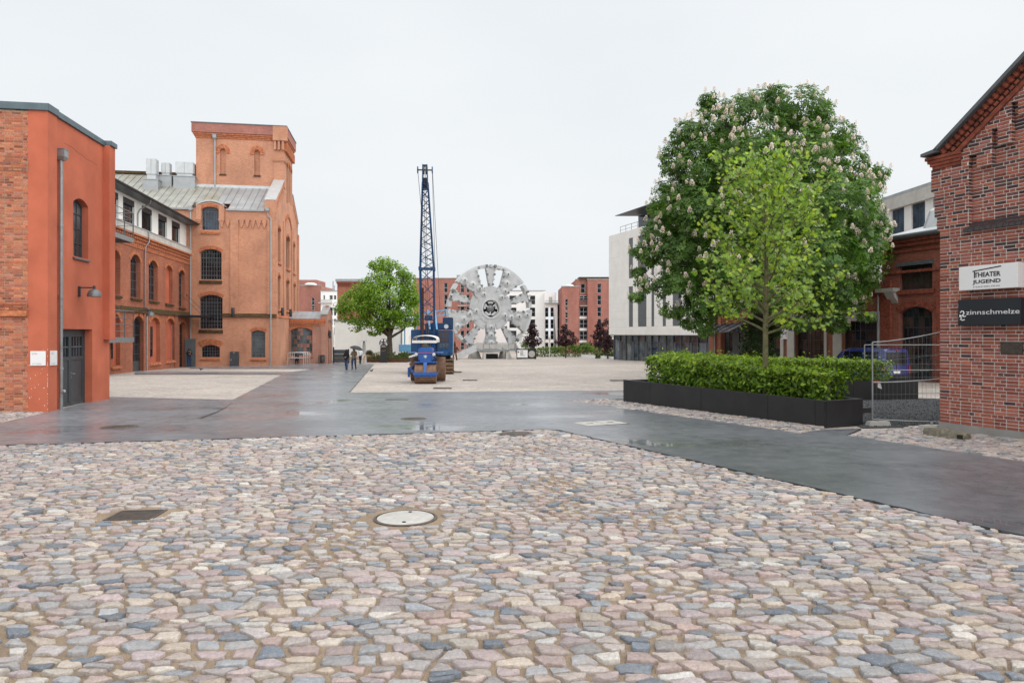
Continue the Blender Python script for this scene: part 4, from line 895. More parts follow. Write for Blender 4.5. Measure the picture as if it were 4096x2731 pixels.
mb = MB(); mb.hexa([(-.01, -.0, zl_ - .3), (.26, -.0, zl_ - .3), (.26, DV, zl_ - .3), (-.01, DV, zl_ - .3), (-.01, 0, zl_ + .08), (.05, 0, zl_ + .08), (.05, DV, zl_ + .08), (-.01, DV, zl_ + .08)]); mb.build('ledge', 'brick_moulded', tow)
mb = MB()         # stepped corbels under the gable coping
for k in range(7): v = .3 + k * .62; mb.box(-.01, .12, v, v + .3, zP + sl * v - 1.0, zP + sl * v - .45)
for k in range(6): v = vT2 + .3 + k * .62; mb.box(-.01, .12, v, v + .3, zP + sl * (DV - v) - 1.0, zP + sl * (DV - v) - .45)
tag(mb.build('corbel_table', 'brick_orange', tow), kind='stuff')
mb = MB(); tk = .95     # parapet with zinc coping
mb.hexa([(-tk, -.02, zE - .3), (-.004, -.02, zE - .3), (-.004, vT, zE + .3), (-tk, vT, zE + .3), (-tk, -.02, zP), (-.004, -.02, zP), (-.004, vT, zP + sl * vT), (-tk, vT, zP + sl * vT)]); mb.box(-tk - .04, .08, -.12, .5, zE - .25, zP - .02); mb.build('parapet', 'brick_orange', tow)
mb = MB()
mb.hexa([(-tk - .06, -.14, zP + .02), (.1, -.14, zP + .02), (.1, vT - .02, zP + sl * vT + .04), (-tk - .06, vT - .02, zP + sl * vT + .04), (-tk - .06, -.14, zP + .1), (.1, -.14, zP + .1), (.1, vT - .02, zP + sl * vT + .13), (-tk - .06, vT - .02, zP + sl * vT + .13)])
mb.build('gable_coping', 'zinc_bright', tow); mb = MB(); a, b = zP + sl * (DV - vT2), zP
mb.hexa([(-tk, vT2, a + .02), (.1, vT2, a + .02), (.1, DV + .1, b + .02), (-tk, DV + .1, b + .02), (-tk, vT2, a + .1), (.1, vT2, a + .1), (.1, DV + .1, b + .1), (-tk, DV + .1, b + .1)]); mb.build('gable_coping', 'zinc_bright', tow)
u = -tk - .05; k = 0
while u > uL + .7:         # zinc sheets with standing seams
    a, b = u - .68, u; mb = MB(); rr = rnd.uniform(-.008, .008); y0_ = 1.0 if (b > oF[0][0] - .3 and a < oF[0][1] + .3) else -.22; e_ = zE + sl * (y0_ + .22)
    mb.hexa([(a + .01, y0_, e_ - .1), (b - .01, y0_, e_ - .1), (b - .01, DV / 2, zR), (a + .01, DV / 2, zR), (a + .01, y0_, e_ - .04 + rr), (b - .01, y0_, e_ - .04 + rr), (b - .01, DV / 2, zR + .06 + rr), (a + .01, DV / 2, zR + .06 + rr)])
    mb.hexa([(b - .025, y0_, e_ - .03), (b + .01, y0_, e_ - .03), (b + .01, DV / 2, zR + .07), (b - .025, DV / 2, zR + .07), (b - .025, y0_, e_ + .03), (b + .01, y0_, e_ + .03), (b + .01, DV / 2, zR + .13), (b - .025, DV / 2, zR + .13)])
    mb.build('roof_sheet', 'zinc_moss' if u < TW.F(880, 800, 2)[0] else 'zinc', tow); u -= .69; k += 1
mb = MB(); mb.hexa([(uL, DV / 2 + .02, zR - .1), (-tk, DV / 2 + .02, zR - .1), (-tk, DV + .2, zE - .1), (uL, DV + .2, zE - .1), (uL, DV / 2 + .02, zR + .02), (-tk, DV / 2 + .02, zR + .02), (-tk, DV + .2, zE), (uL, DV + .2, zE)]); mb.build('roof', 'zinc', tow)
mb = MB(); mb.box(uL, -9.2, DV / 2 - .3, DV / 2 + .3, zR + .03, zR + .32); mb.build('ridge_cap', 'mossy_brick', tow)
mb = MB(); mb.box(uL, oF[0][0] - .75, -.3, -.14, zE - .22, zE - .06); mb.box(oF[0][1] + .75, -tk - .06, -.3, -.14, zE - .22, zE - .06); mb.build('gutter', 'zinc', tow)
q = TW.F(1072, 848); q2 = TW.F(1085, 876)
downpipe(tow, [(q[0], -.28, q[1]), (q[0] + .02, -.26, q[1] - .4), (q2[0], -.22, q2[1]), (q2[0], -.22, -.4)], .065, 'zinc', (q[0], -.3, q[1] + .2, .16))
q = TW.F(760, 850); downpipe(tow, [(q[0] + .1, -.2, zE - .4), (q[0] + .1, -.2, -.3)], .06, 'zinc', (q[0] + .1, -.25, zE - .1, .16))
# tower
uT = TW.F(784, 650, vT)[0]; PTT = PF(vT); nich = [Fo(880, 903, 696, 605, 594, vT, TW), Fo(1017, 1040, 701, 611, 600, vT, TW)]
wall(tow, 'tower_wall', 'brick_orange', [(uT, zE), (0, zE), (0, zT - .3), (uT, zT - .3)], [arch(*o) for o in nich], PTT, .3)
mb = MB(); mb.box(uT, uT + .3, vT + .2, vT2, zE, zT - .3); mb.box(uT, -.02, vT2 - .3, vT2 - .01, zE, zT - .3); mb.build('tower_rear_wall', 'brick_orange', tow)
mb = MB()
for o in nich: mb.prism(arch(*o), .28, .33, PTT)
mb.build('niche', 'brick_orange', tow)
am = MB()
for o in nich:
    voussoirs(am, o, PTT, .42, .08, .1); 
    for s_ in (o[0] - .42, o[1] + .04): am.box(s_, s_ + .38, vT - .1, vT + .02, o[3] - .22, o[3] - .02)
tag(am.build('brick_arch', 'brick_moulded', tow), kind='stuff')
for o in nich: sill(tow, o[0] - .06, o[1] + .06, o[2] + .05, PTT, 'mossy_brick', .22, .1)
zq = TW.F(900, 536, vT)[1]
mb = MB()
for k, (h0, h1, pr) in enumerate(((zq - .52, zq - .36, .08), (zq - .35, zq - .2, .16), (zq - .19, zq - .02, .26))): mb.box(uT - pr, pr, vT - pr, vT2 + pr, h0, h1)
mb.build('tower_cornice', 'brick_moulded', tow)
mb = MB(); mb.box(uT - .36, .36, vT - .36, vT2 + .36, zq, zT - .02); mb.build('tower_parapet', 'brick_flats', tow)
mb = MB(); mb.box(uT - .42, .42, vT - .42, vT2 + .42, zT - .015, zT + .07); mb.build('tower_coping', 'coping_blue_grey', tow)
mb = MB(); mb.box(-1.0, .08, vT - .08, vT + .9, zE + 3.3, zq - 2.6); mb.box(-1.05, .16, vT - .16, vT + .9, zq - 2.75, zq - 2.6); mb.box(-1.05, .2, vT - .2, vT + .9, zE + 6.3 - .2, zE + 6.3)
for k in range(3): u = -.95 + k * .4; mb.box(u, u + .22, vT - .3, vT - .05, zq - 1.5, zq - .55)
mb.box(-1.05, .42, vT - .40, vT - .01, zq - .55, zT - .03); mb.build('tower_corner', 'brick_orange', tow)
mb = MB(); v = vT + .2
while v < vT2: mb.box(.02, .3, v, v + .22, zq - 1.5, zq - .55); v += .42
tag(mb.build('tower_corbels', 'brick_moulded', tow), kind='stuff')
q = TW.F(861, 548, vT); downpipe(tow, [(q[0], vT - .14, q[1]), (q[0], vT - .14, zE + sl * vT + .1)], .08, 'zinc', (q[0], vT - .2, q[1], .18))
mb = MB(); mb.box(uT, -tk, vT - .1, vT - .01, zE + sl * vT - .1, zE + sl * vT + .3); mb.build('roof_flashing', 'zinc_bright', tow)
# roof vents
def vent(label, l, r_, t_, b_, l2, r2, t2, b2, v):
    a, z0 = TW.F(l, b_, v); b, z1 = TW.F(r_, t_, v); a2, y0 = TW.F(l2, b2, v); b2_, y1 = TW.F(r2, t2, v); d = b - a
    t = thing('roof_vent', label, 'roof vent', wpt(TW, (a + b) / 2, v, z0), TW.deg, 'vents on the zinc roof'); w_ = (b - a) / 2; w2 = (b2_ - a2) / 2
    mb = MB(); mb.box(-w_, w_, 0, min(2.0, d), -1.6, z1 - z0); mb.box(-w_ - .06, w_ + .06, -.06, min(2.0, d) + .06, z1 - z0, z1 - z0 + .08); bo = mb.build('base_box', 'zinc', t)
    mb = MB(); mb.box(-w2 * .86, w2 * .86, .2, .2 + 1.5 * w2, z1 - z0 + .08, y0 - z0 + .1); mb.build('neck', 'zinc_bright', t)
    mb = MB(); mb.box(-w2, w2, .1, .1 + 1.7 * w2, y0 - z0 + .1, y1 - z0); hd = mb.build('hood', 'zinc_bright', t, bevel=.05)
    mb = MB(); n = max(2, int(w2 * 2 / .6))
    for k in range(1, n): u = -w2 + 2 * w2 * k / n; mb.box(u - .02, u + .02, .075, .1, y0 - z0 + .14, y1 - z0 - .05)
    mb.build('hood_seam', 'zinc', hd); return t
vent('tall narrow zinc roof vent furthest from the brick tower', 573, 632, 720, 756, 583, 624, 634, 700, 3.6)
vent('small middle zinc roof vent between the two larger vents', 634, 686, 704, 738, 645, 680, 650, 695, 4.6)
vent('wide zinc roof vent close beside the brick tower', 693, 779, 708, 745, 702, 774, 648, 696, 4.2)
# porch
vP, vP2 = 7.6, 13.4; por = TW.thing('brick_porch', 'low brick porch with an arched window at the foot of the tower block', 'porch'); PP = PF(vP)
uP = TW.F(1304, 1400, vP)[0]; uP1 = TW.F(1283, 1260, vP)[0]; zPr = TW.F(1220, 1280, vP)[1]; ow = Fo(1162.5, 1249, 1422, 1322, 1310, vP, TW); PSp = PS(uP)
wall(por, 'front_wall', 'brick_annex', [(0.2, -1), (uP, -1), (uP, zPr), (.2, zPr)], [arch(*ow)], PP, .4)
window(por, ow, PP, 7, 7, 'frame_grey', ['glass_grey', 'glass_grey', 'glass_clear'], .25, .06, .035)
ob_ = Fo(1168, 1246, 1425, 1322, 1312, vP2 - .2, TW); wall(por, 'rear_wall', 'brick_annex', [(0.2, -1), (uP - .5, -1), (uP - .5, zPr), (.2, zPr)], [arch(*ob_)], PF(vP2 - .2), .2)
am = MB(); voussoirs(am, ow, PP, .34, .04, .1)
so_ = (vP + 1.6, vP + 3.6, -.5, zPr - 1.9, zPr - 1.0); wall(por, 'side_wall', 'brick_annex', [(vP, -1), (vP2, -1), (vP2, zPr), (vP, zPr)], [arch(*so_)], PSp, .4); voussoirs(am, so_, PSp, .3, .05, .1)
tag(am.build('brick_arch', 'brick_moulded', por), kind='stuff'); sill(por, ow[0] - .05, ow[1] + .05, ow[2], PP, 'brick_moulded', .26, .12)
mb = MB(); mb.box(uP1, uP + .12, vP - .12, vP + 1.1, -1, zPr + .55); mb.box(uP1, uP + .12, vP2 - 1.1, vP2, -1, zPr + .55); mb.box(uP1 + .3, uP + .04, vP + 2.1, vP + 3.2, zPr, zPr + 1.75); mb.build('corner_pier', 'brick_annex', por)
mb = MB(); vm = (vP + vP2) / 2; mb.prism([(vP, zPr), (vP2, zPr), (vP2, zPr + .7), (vm, zPr + 1.6), (vP, zPr + .7)], -.1, .5, PSp); mb.build('gable', 'brick_annex', por)
mb = MB(); mb.hexa([(uP1 - .05, vP - .2, zPr + .6), (uP + .2, vP - .2, zPr + .6), (uP + .2, vm, zPr + 1.62), (uP1 - .05, vm, zPr + 1.62), (uP1 - .05, vP - .2, zPr + .68), (uP + .2, vP - .2, zPr + .68), (uP + .2, vm, zPr + 1.72), (uP1 - .05, vm, zPr + 1.72)]); mb.build('gable_coping', 'zinc', por)
n = 6
for k in range(n):
    a, b = .2 + (uP1 - .2) * k / n, .2 + (uP1 - .2) * (k + 1) / n; mb = MB(); mb.hexa([(a, vP - .25, zPr + .12), (b - .02, vP - .25, zPr + .12), (b - .02, vm, zPr + 1.0), (a, vm, zPr + 1.0), (a, vP - .25, zPr + .17), (b - .02, vP - .25, zPr + .17), (b - .02, vm, zPr + 1.05), (a, vm, zPr + 1.05)]); mb.build('roof_sheet', 'zinc', por)
mb = MB(); u = .3
while u < uP: mb.box(u, u + .13, vP - .14, vP + .01, zPr - .62, zPr - .4); u += .26
mb.box(.2, uP, vP - .16, vP + .01, zPr - .38, zPr - .22); mb.box(.2, uP, vP - .2, vP + .01, zPr - .2, zPr + .1); tag(mb.build('cornice', 'brick_moulded', por), kind='stuff')
q = TW.F(1147, 1285, vP - .2); downpipe(por, [(q[0], vP - .2, q[1]), (q[0], vP - .2, -.4)], .07, 'zinc', (q[0], vP - .22, q[1], .2))
# uplighters
def uplight(label, loc, deg):
    t = thing('wall_uplighter', label, 'lamp', loc, deg, 'round dark uplighters on the tower block'); mb = MB(); mb.lathe([(.14, -.42), (.15, -.4), (.15, .4), (.14, .42), (.12, .42), (.12, .36), (.0001, .36)], (0, -.22, 0), 16); mb.build('body', 'frame_dark', t, smooth=50); mb = MB(); mb.box(-.05, .05, -.1, .0, -.1, .1); mb.build('bracket', 'frame_dark', t)
u, z = TW.F(936, 1248); uplight('dark cylindrical uplighter on the mossy ledge of the tower front', wpt(TW, u, -.22, z), TW.deg)
u, z = TW.F(1250 / 1.0 - 112, 1250, 2.5); v, z = TW.S(1113, 1247); uplight('dark cylindrical uplighter at the tower corner', wpt(TW, .2, v, z), TW.deg + 90)
v, z = TW.S(1147, 1252); uplight('dark cylindrical uplighter where porch roof meets tower', wpt(TW, .2, v, z), TW.deg + 90)
v, z = TW.S(1311, 1338, uP); uplight('dark cylindrical uplighter beside the porch side arch', wpt(TW, uP + .12, vP + .8, z), TW.deg + 90)
# ================================================================ brick gable house on the right
p = gp(3762, 1722); ZB = Frame(p.x, p.y, -67.2); PZ = PF(0.0)
zbl = ZB.thing('gable_house', 'dark red brick gable house with white-pointed joints and two signs', 'house')
zp = ZB.F(3765, 1687)[1]; uEnd = 5.0
mb = MB(); mb.box(-.03, uEnd, -.035, .3, -.6, zp); mb.build('plinth', 'plinth_grey', zbl, bevel=.008)
r0, r1 = ZB.F(3762, 606), ZB.F(4096, 250); rs = (r1[1] - r0[1]) / (r1[0] - r0[0]); uK = r0[0]; zK = r0[1]
zStart = [(ZB.F(3760, 930)[1], -.012), (ZB.F(3747, 870)[1], ZB.F(3748, 900)[0]), (ZB.F(3737, 775)[1], ZB.F(3738, 820)[0]), (99, ZB.F(3725, 700)[0])]
zLed = ZB.F(3880, 905)[1]
seg = [(ZB.F(a, 700)[0], t) for a, t in ((3874, 603), (3906, 664), (3966, 530), (3990, 592), (4045, 437), (4072, 500), (4122, 350), (4150, 420), (4210, 250))]
def rectop(i): return ZB.F(3950, seg[i][1])[1]
uVis = ZB.F(4090, 1300)[0]; zmid = ZB.F(3900, 1040)[1]; rows = []; mort = MB(); ret = MB(); z = zp + .006; ri = 0
def palR(q, a, b):
    red_ = [(0.25, 0.072, 0.048), (0.29, 0.088, 0.055), (0.21, 0.06, 0.045), (0.33, 0.11, 0.07), (0.25, 0.08, 0.062), (0.28, 0.10, 0.08)][int(a * 6)]
    t = min(1, max(0, (q[2] - zmid + .6) / 2.2)); pd = .07 + .28 * t
    if b < pd: c = [(0.085, 0.042, 0.042), (0.055, 0.033, 0.036), (0.12, 0.05, 0.046)][int(a * 3)]
    else: c = red_
    f = .95 + .42 * ((a * 17 + b * 5) % 1); return (c[0] * f, c[1] * f, c[2] * f)
while z < zK + rs * (uEnd - uK) - .3:
    ul = next(a for h, a in zStart if z < h)
    zz = z + .3
    if z > zK - .42: ul = max(ul, uK + (z + .40 - zK) / rs)
    spans = []; cuts = [ul] + [s[0] for s in seg if s[0] > ul] + [uEnd]
    for a, b in zip(cuts, cuts[1:]):
        m_ = (a + b) / 2; k = max([i for i in range(len(seg)) if seg[i][0] <= m_ + 1e-6], default=-1)
        y = .13 if (k >= 0 and zLed < z < rectop(k)) else 0.0
        if spans and abs(spans[-1][2] - y) < 1e-6: spans[-1] = (spans[-1][0], b, y, PZ)
        else: spans.append((a, b, y, PZ))
    for a, b, y, _ in spans: mort.box(a + .004, b, y + .003, .3, z - .018, z + .0592)
    for s0, s1 in zip(spans, spans[1:]):
        e = s0[1]; k = .0 if s0[2] > s1[2] else 1.0; c = palR((0, 0, z), rnd.random(), rnd.random() * .6); ret.box(e - .1 * k - .006 * (1 - k), e + .006 * k + .1 * (1 - k), .004, .13, z, z + .059, c)
    rows.append((z, spans)); z += .077; ri += 1
mort.build('mortar_bed', 'mortar_pale', zbl); tag(ret.build('brick_returns', 'brick_red_piece', zbl, uv=False), kind='stuff')
brick_course_wall(zbl, rows, pal=palR, bl=.232, bh=.059, gap=.018, key=lambda q: (q[0] if q[1] < uVis and abs(q[2] - zp - 1.4) < 2.2 else -5), seed=9, relief=.012)
# roof edge: metal verge, raking dentils
d = Vector((1, 0, rs)).normalized(); n_ = Vector((-d.z, 0, d.x)); L = (uEnd - uK) / d.x
def along(t, off, y): q = Vector((uK, 0, zK)) + d * t + n_ * off; return (q.x, y, q.z)
def rake(mb, t0, t1, o0, o1, y0, y1): mb.hexa([along(t0, o0, y0), along(t1, o0, y0), along(t1, o0, y1), along(t0, o0, y1), along(t0, o1, y0), along(t1, o1, y0), along(t1, o1, y1), along(t0, o1, y1)])
mb = MB(); rake(mb, -.02, L, -.02, .06, -.2, .6); e0 = ZB.F(3704, 630)
mb.hexa([(e0[0], -.2, e0[1] - .02), (uK + .03, -.2, zK - .04), (uK + .03, .6, zK - .04), (e0[0], .6, e0[1] - .02), (e0[0], -.2, e0[1] + .05), (uK + .03, -.2, zK + .05), (uK + .03, .6, zK + .05), (e0[0], .6, e0[1] + .05)]); mb.build('verge', 'frame_grey', zbl)
mb = MB(); rake(mb, 0, L, -.13, -.025, -.06, .05); rake(mb, .12, L, -.40, -.30, -.05, .05); mb.build('raking_course', 'brick_moulded_dark', zbl)
t_ = .05; k = 0
while t_ < L:
    mb = MB(); rake(mb, t_, t_ + .07, -.17, -.03, -.10, .02); rake(mb, t_ + .02, t_ + .11, -.27, -.20, -.06, .02); mb.build('dentil', 'brick_moulded_dark', zbl); t_ += .135; k += 1
mb = MB()
for k in range(4): mb.box(e0[0] + .03 + .05 * k, uK + .5, -.09 + .02 * k, .3, e0[1] - .12 - .078 * k, e0[1] - .05 - .078 * k)
mb.build('kneeler', 'brick_moulded_dark', zbl)
a, b = ZB.F(3862, 930), ZB.F(3878, 893)
mb = MB(); nb = int((uEnd - a[0]) / .125)
for k in range(nb):
    u = a[0] + k * .125; mb.hexa([(u, -.10, a[1]), (u + .115, -.10, a[1]), (u + .115, .14, a[1] + .02), (u, .14, a[1] + .02), (u, -.09, a[1] + .07), (u + .115, -.09, a[1] + .07), (u + .175, .14, b[1] + .03), (u + .06, .14, b[1] + .03)])
mb.build('sloping_ledge', 'brick_glazed_dark', zbl)
mb = MB(); mb.box(0, .3, .3, 14, -.6, zK - .3); mb.box(uEnd * 2 - .3, uEnd * 2, .3, 14, -.6, zK - .3); mb.box(uEnd, uEnd * 2, 0, .3, -.6, zK + .5); mb.build('wall', 'brick_dark', zbl)
mb = MB()
for s_ in (0, 1):
    q = [Vector(along(0, -.02, .6)), Vector(along(L, -.02, .6))]; f = (lambda p_: (p_.x if s_ == 0 else 2 * uEnd - p_.x, p_.y, p_.z))
    mb.add([f(q[0]), f(q[1]), f(q[1] + Vector((0, 13.4, 0))), f(q[0] + Vector((0, 13.4, 0)))], [(0, 1, 2, 3)])
mb.build('roof', 'frame_grey', zbl)
# signs on the gable
def c7(x, y): return 3680 + x / 1.868, 980 + y / 1.868
def gsign(name, label, l, r_, t_, b_, pr, mat, edge):
    m_ = (l + r_) / 2; u0 = ZB.F(l, (t_ + b_) / 2, -pr)[0]; u1 = ZB.F(r_, (t_ + b_) / 2, -pr)[0]; z0 = ZB.F(m_, b_, -pr)[1]; z1 = ZB.F(m_, t_, -pr)[1]
    t = thing(name, label, 'sign', (ZB.ox, ZB.oy, ZB.base), ZB.deg); mb = MB(); mb.box(u0, u1, -pr, -.03, z0, z1); mb.build('box', mat, t, bevel=.008)
    mb = MB(); mb.box(u0 + .2, u0 + .3, -.03, 0, z0 + .1, z1 - .1); mb.box(u1 - .3, u1 - .2, -.03, 0, z0 + .1, z1 - .1); mb.build('bracket', 'frame_dark', t)
    def q(x, y): return ZB.F(*c7(x, y), -pr)
    def ln(s, m, x0, x1, y0, y1, bold=0.0, shear=0):
        a, zz0 = q(x0, y1); b, zz1 = q(x1, y0); text(t, s, m, b - a, zz1 - zz0, (lambda uu, dd, zz: (uu + a, -pr + dd, zz + zz0)), bold=bold, shear=shear)
    return t, q, ln, pr
t, q, ln, pr = gsign('shop_sign', 'white box sign reading THEATER JUGEND HAMBURG on the brick gable', 3835, 4071, 1059, 1156, .26, 'sign_white', 0)
ln('THEATER', 'ink_black', 405, 603, 192, 243, .03); ln('JUGEND', 'ink_black', 393, 604, 248, 299, .03); ln('HAMBURG', 'ink_black', 400, 597, 298, 319)
a, b = q(392, 198), q(607, 156); mb = MB(); mb.add([(a[0], -pr - .004, a[1] - .012), (b[0], -pr - .004, b[1] - .012), (b[0], -pr - .004, b[1] + .012), (a[0], -pr - .004, a[1] + .012)], [(0, 1, 2, 3)]); a2 = q(408, 248); a1 = q(408, 200); mb.add([(a1[0] - .012, -pr - .005, a2[1]), (a1[0] + .012, -pr - .005, a2[1]), (a1[0] + .012, -pr - .005, a1[1]), (a1[0] - .012, -pr - .005, a1[1])], [(0, 1, 2, 3)]); mb.build('lettering_bar', 'ink_black', t)
t, q, ln, pr = gsign('shop_sign', 'black box sign reading zinnschmelze below the white theatre sign', 3831.5, 4086, 1194, 1300.5, .2, 'sign_black', 0)
ln('zinnschmelze', 'ink_white', 344, 745, 474, 521)
mb = MB(); pts = [(303, 505), (312, 494), (326, 497), (330, 510), (320, 526), (304, 532), (318, 529), (332, 536), (344, 530)]
mb.tube([(q(a, b)[0], -pr - .004, q(a, b)[1]) for a, b in pts], .014, 6); pts = [(301, 520), (300, 536), (312, 545), (303, 556), (318, 562), (334, 558)]; mb.tube([(q(a, b)[0], -pr - .004, q(a, b)[1]) for a, b in pts], .014, 6); mb.build('emblem', 'ink_white', t, uv=False)
a = ZB.F(4005, 1415); b = ZB.F(4094, 1367); t = thing('wall_plaque', 'small dark bronze plaque on the brick gable at eye level', 'plaque', (ZB.ox, ZB.oy, ZB.base), ZB.deg)
mb = MB(); mb.box(a[0], b[0], -.03, .004, a[1], b[1]); mb.build('plate', 'bronze_dark', t, bevel=.004); mb = MB()
for k in range(7): z = a[1] + .05 + k * (b[1] - a[1] - .1) / 6.5; mb.box(a[0] + .05, b[0] - .05 - .06 * (k % 3), -.034, -.03, z, z + .012)
tag(mb.build('raised_text_lines', 'iron', t), kind='stuff')
# slabs at the foot of the gable
def slab(label, l, r_, ytop, seed, hh, dd, hole=False):
    a, b = gp(l, ytop), gp(r_, ytop + 12); L = (b - a).length; ang = math.atan2(b.y - a.y, b.x - a.x); rr = random.Random(seed); n = 9
    t = thing('stone_block', label, 'stone block', (a.x, a.y, a.z), math.degrees(ang), 'mossy stone blocks by the gable'); mb = MB(); secs = []
    for k in range(n):
        x = L * k / (n - 1); e = .03 if k in (0, n - 1) else 0; h = hh + rr.uniform(-.025, .02) - e; o = rr.uniform(-.012, .012)
        secs.append([(x, -.0 + e + o, -.02), (x, -.015 + e + o, h * .6), (x, .03 + e, h), (x, dd - .04 - e, h + rr.uniform(-.02, .01)), (x, dd - e + o, h * .6), (x, dd - e, -.02)])
    vs = [v for s_ in secs for v in s_]; fs = [(k * 6 + j, (k + 1) * 6 + j, (k + 1) * 6 + j + 1, k * 6 + j + 1) for k in range(n - 1) for j in range(5)] + [tuple(range(6)), tuple(range((n - 1) * 6, n * 6))[::-1]]
    mb.add(vs, fs); mb.build('block', 'mossy_stone', t, smooth=40)
    if hole: mb = MB(); mb.box(L - .16, L - .05, -.02, .05, .05, .13); mb.build('socket_hole', 'iron_dark', t)
slab('mossy stone block farther from the camera at the gable corner', 3688, 3762, 1741, 2, .19, .28)
slab('mossy stone block with a square hole nearer the camera at the gable', 3752, 3862, 1752, 5, .19, .28, True)
# ================================================================ long planter with hedge
def leafcloud(P, Nn, size, cols, parent, name='crown', mat='leaf', wid=.55, fold=.12, rs=None, droop=0.0):
    rs = rs or nrs; n = len(P); P = np.asarray(P, float); Nn = np.asarray(Nn, float); Nn /= np.linalg.norm(Nn, axis=1)[:, None] + 1e-9
    t = rs.normal(size=(n, 3)); t[:, 2] -= droop; t -= Nn * (t * Nn).sum(1)[:, None]; t /= np.linalg.norm(t, axis=1)[:, None] + 1e-9; b = np.cross(Nn, t)
    l = np.asarray(size, float).reshape(-1, 1) * np.ones((n, 1)); w_ = l * wid
    v = np.stack([P - t * l * .5, P - t * l * .08 + b * w_ * .5 + Nn * l * fold, P + t * l * .28 + b * w_ * .32 + Nn * l * fold * .5, P + t * l * .5 - Nn * l * fold, P + t * l * .28 - b * w_ * .32 + Nn * l * fold * .5, P - t * l * .08 - b * w_ * .5 + Nn * l * fold], 1).reshape(-1, 3)
    f = np.arange(n * 6).reshape(n, 6); return leafmesh(v, np.concatenate([f[:, [0, 1, 4, 5]], f[:, [1, 2, 3, 4]]], 0), np.tile(np.repeat(cols, 4, 0), (2, 1)), parent, name, mat)
def leafmesh(v, quads, colc, parent, name, mat):
    me = bpy.data.meshes.new(name); nv, nf = len(v), len(quads)
    me.vertices.add(nv); me.vertices.foreach_set('co', np.ascontiguousarray(v, dtype=np.float32).ravel()); me.loops.add(nf * 4); me.loops.foreach_set('vertex_index', np.ascontiguousarray(quads, dtype=np.int32).ravel())
    me.polygons.add(nf); me.polygons.foreach_set('loop_start', np.arange(0, nf * 4, 4, dtype=np.int32)); me.update(calc_edges=True)
    a = me.attributes.new('col', 'FLOAT_COLOR', 'CORNER'); a.data.foreach_set('color', np.concatenate([colc, np.ones((len(colc), 1))], 1).astype(np.float32).ravel())
    me.materials.append(M[mat]); return tag(link(name, me, parent), kind='stuff')
def cols(n, pal, rs=None, v=.25):
    rs = rs or nrs; p_ = np.array(pal)[rs.randint(0, len(pal), n)]; return np.clip(p_ * (1 + rs.uniform(-v, v, (n, 1))), 0, .9)
HEDGE = [(0.15, 0.27, 0.026), (0.20, 0.33, 0.03), (0.10, 0.19, 0.02), (0.27, 0.39, 0.035), (0.06, 0.12, 0.015)]
p = gp(3298, 1711); PL = Frame(p.x, p.y, 25.2); zt0 = .345 - PL.base
vEnd = PL.S(2493, 1560, 0.0)[0]; wP = PL.F(3452, 1650, 0.0)[0]
plt = PL.thing('planter', 'long low black planter with a beech hedge and a young tree', 'planter')
js = [0.0] + [PL.S(a, 1640, 0.0)[0] for a in (3260, 3071, 2804, 2600, 2507)] + [vEnd]
for a, b in zip(js, js[1:]): mb = MB(); mb.box(0, .06, a + .003, b - .003, PL.g(0, b) - .05, zt0); mb.build('side_panel', 'planter_black', plt, bevel=.004)
mb = MB(); mb.box(.063, wP, -.0, .06, -.1, zt0); mb.build('end_panel', 'planter_black', plt, bevel=.004)
mb = MB(); mb.box(.063, wP, vEnd - .06, vEnd, -.4, zt0); mb.build('end_panel', 'planter_black', plt, bevel=.004)
mb = MB(); mb.box(wP - .06, wP, .063, vEnd - .063, -.4, zt0); mb.build('side_panel', 'planter_black', plt, bevel=.004)
mb = MB(); mb.box(.063, wP - .063, .063, vEnd - .063, -.3, zt0 - .13); mb.build('soil', 'soil', plt)
mb = MB(); mb.box(.0, .12, .0, vEnd, zt0 + .002, zt0 + .014); mb.box(.12, wP, 0, .12, zt0 + .002, zt0 + .014); mb.box(wP - .12, wP, .12, vEnd, zt0 + .002, zt0 + .014); mb.build('rim', 'frame_dark', plt)
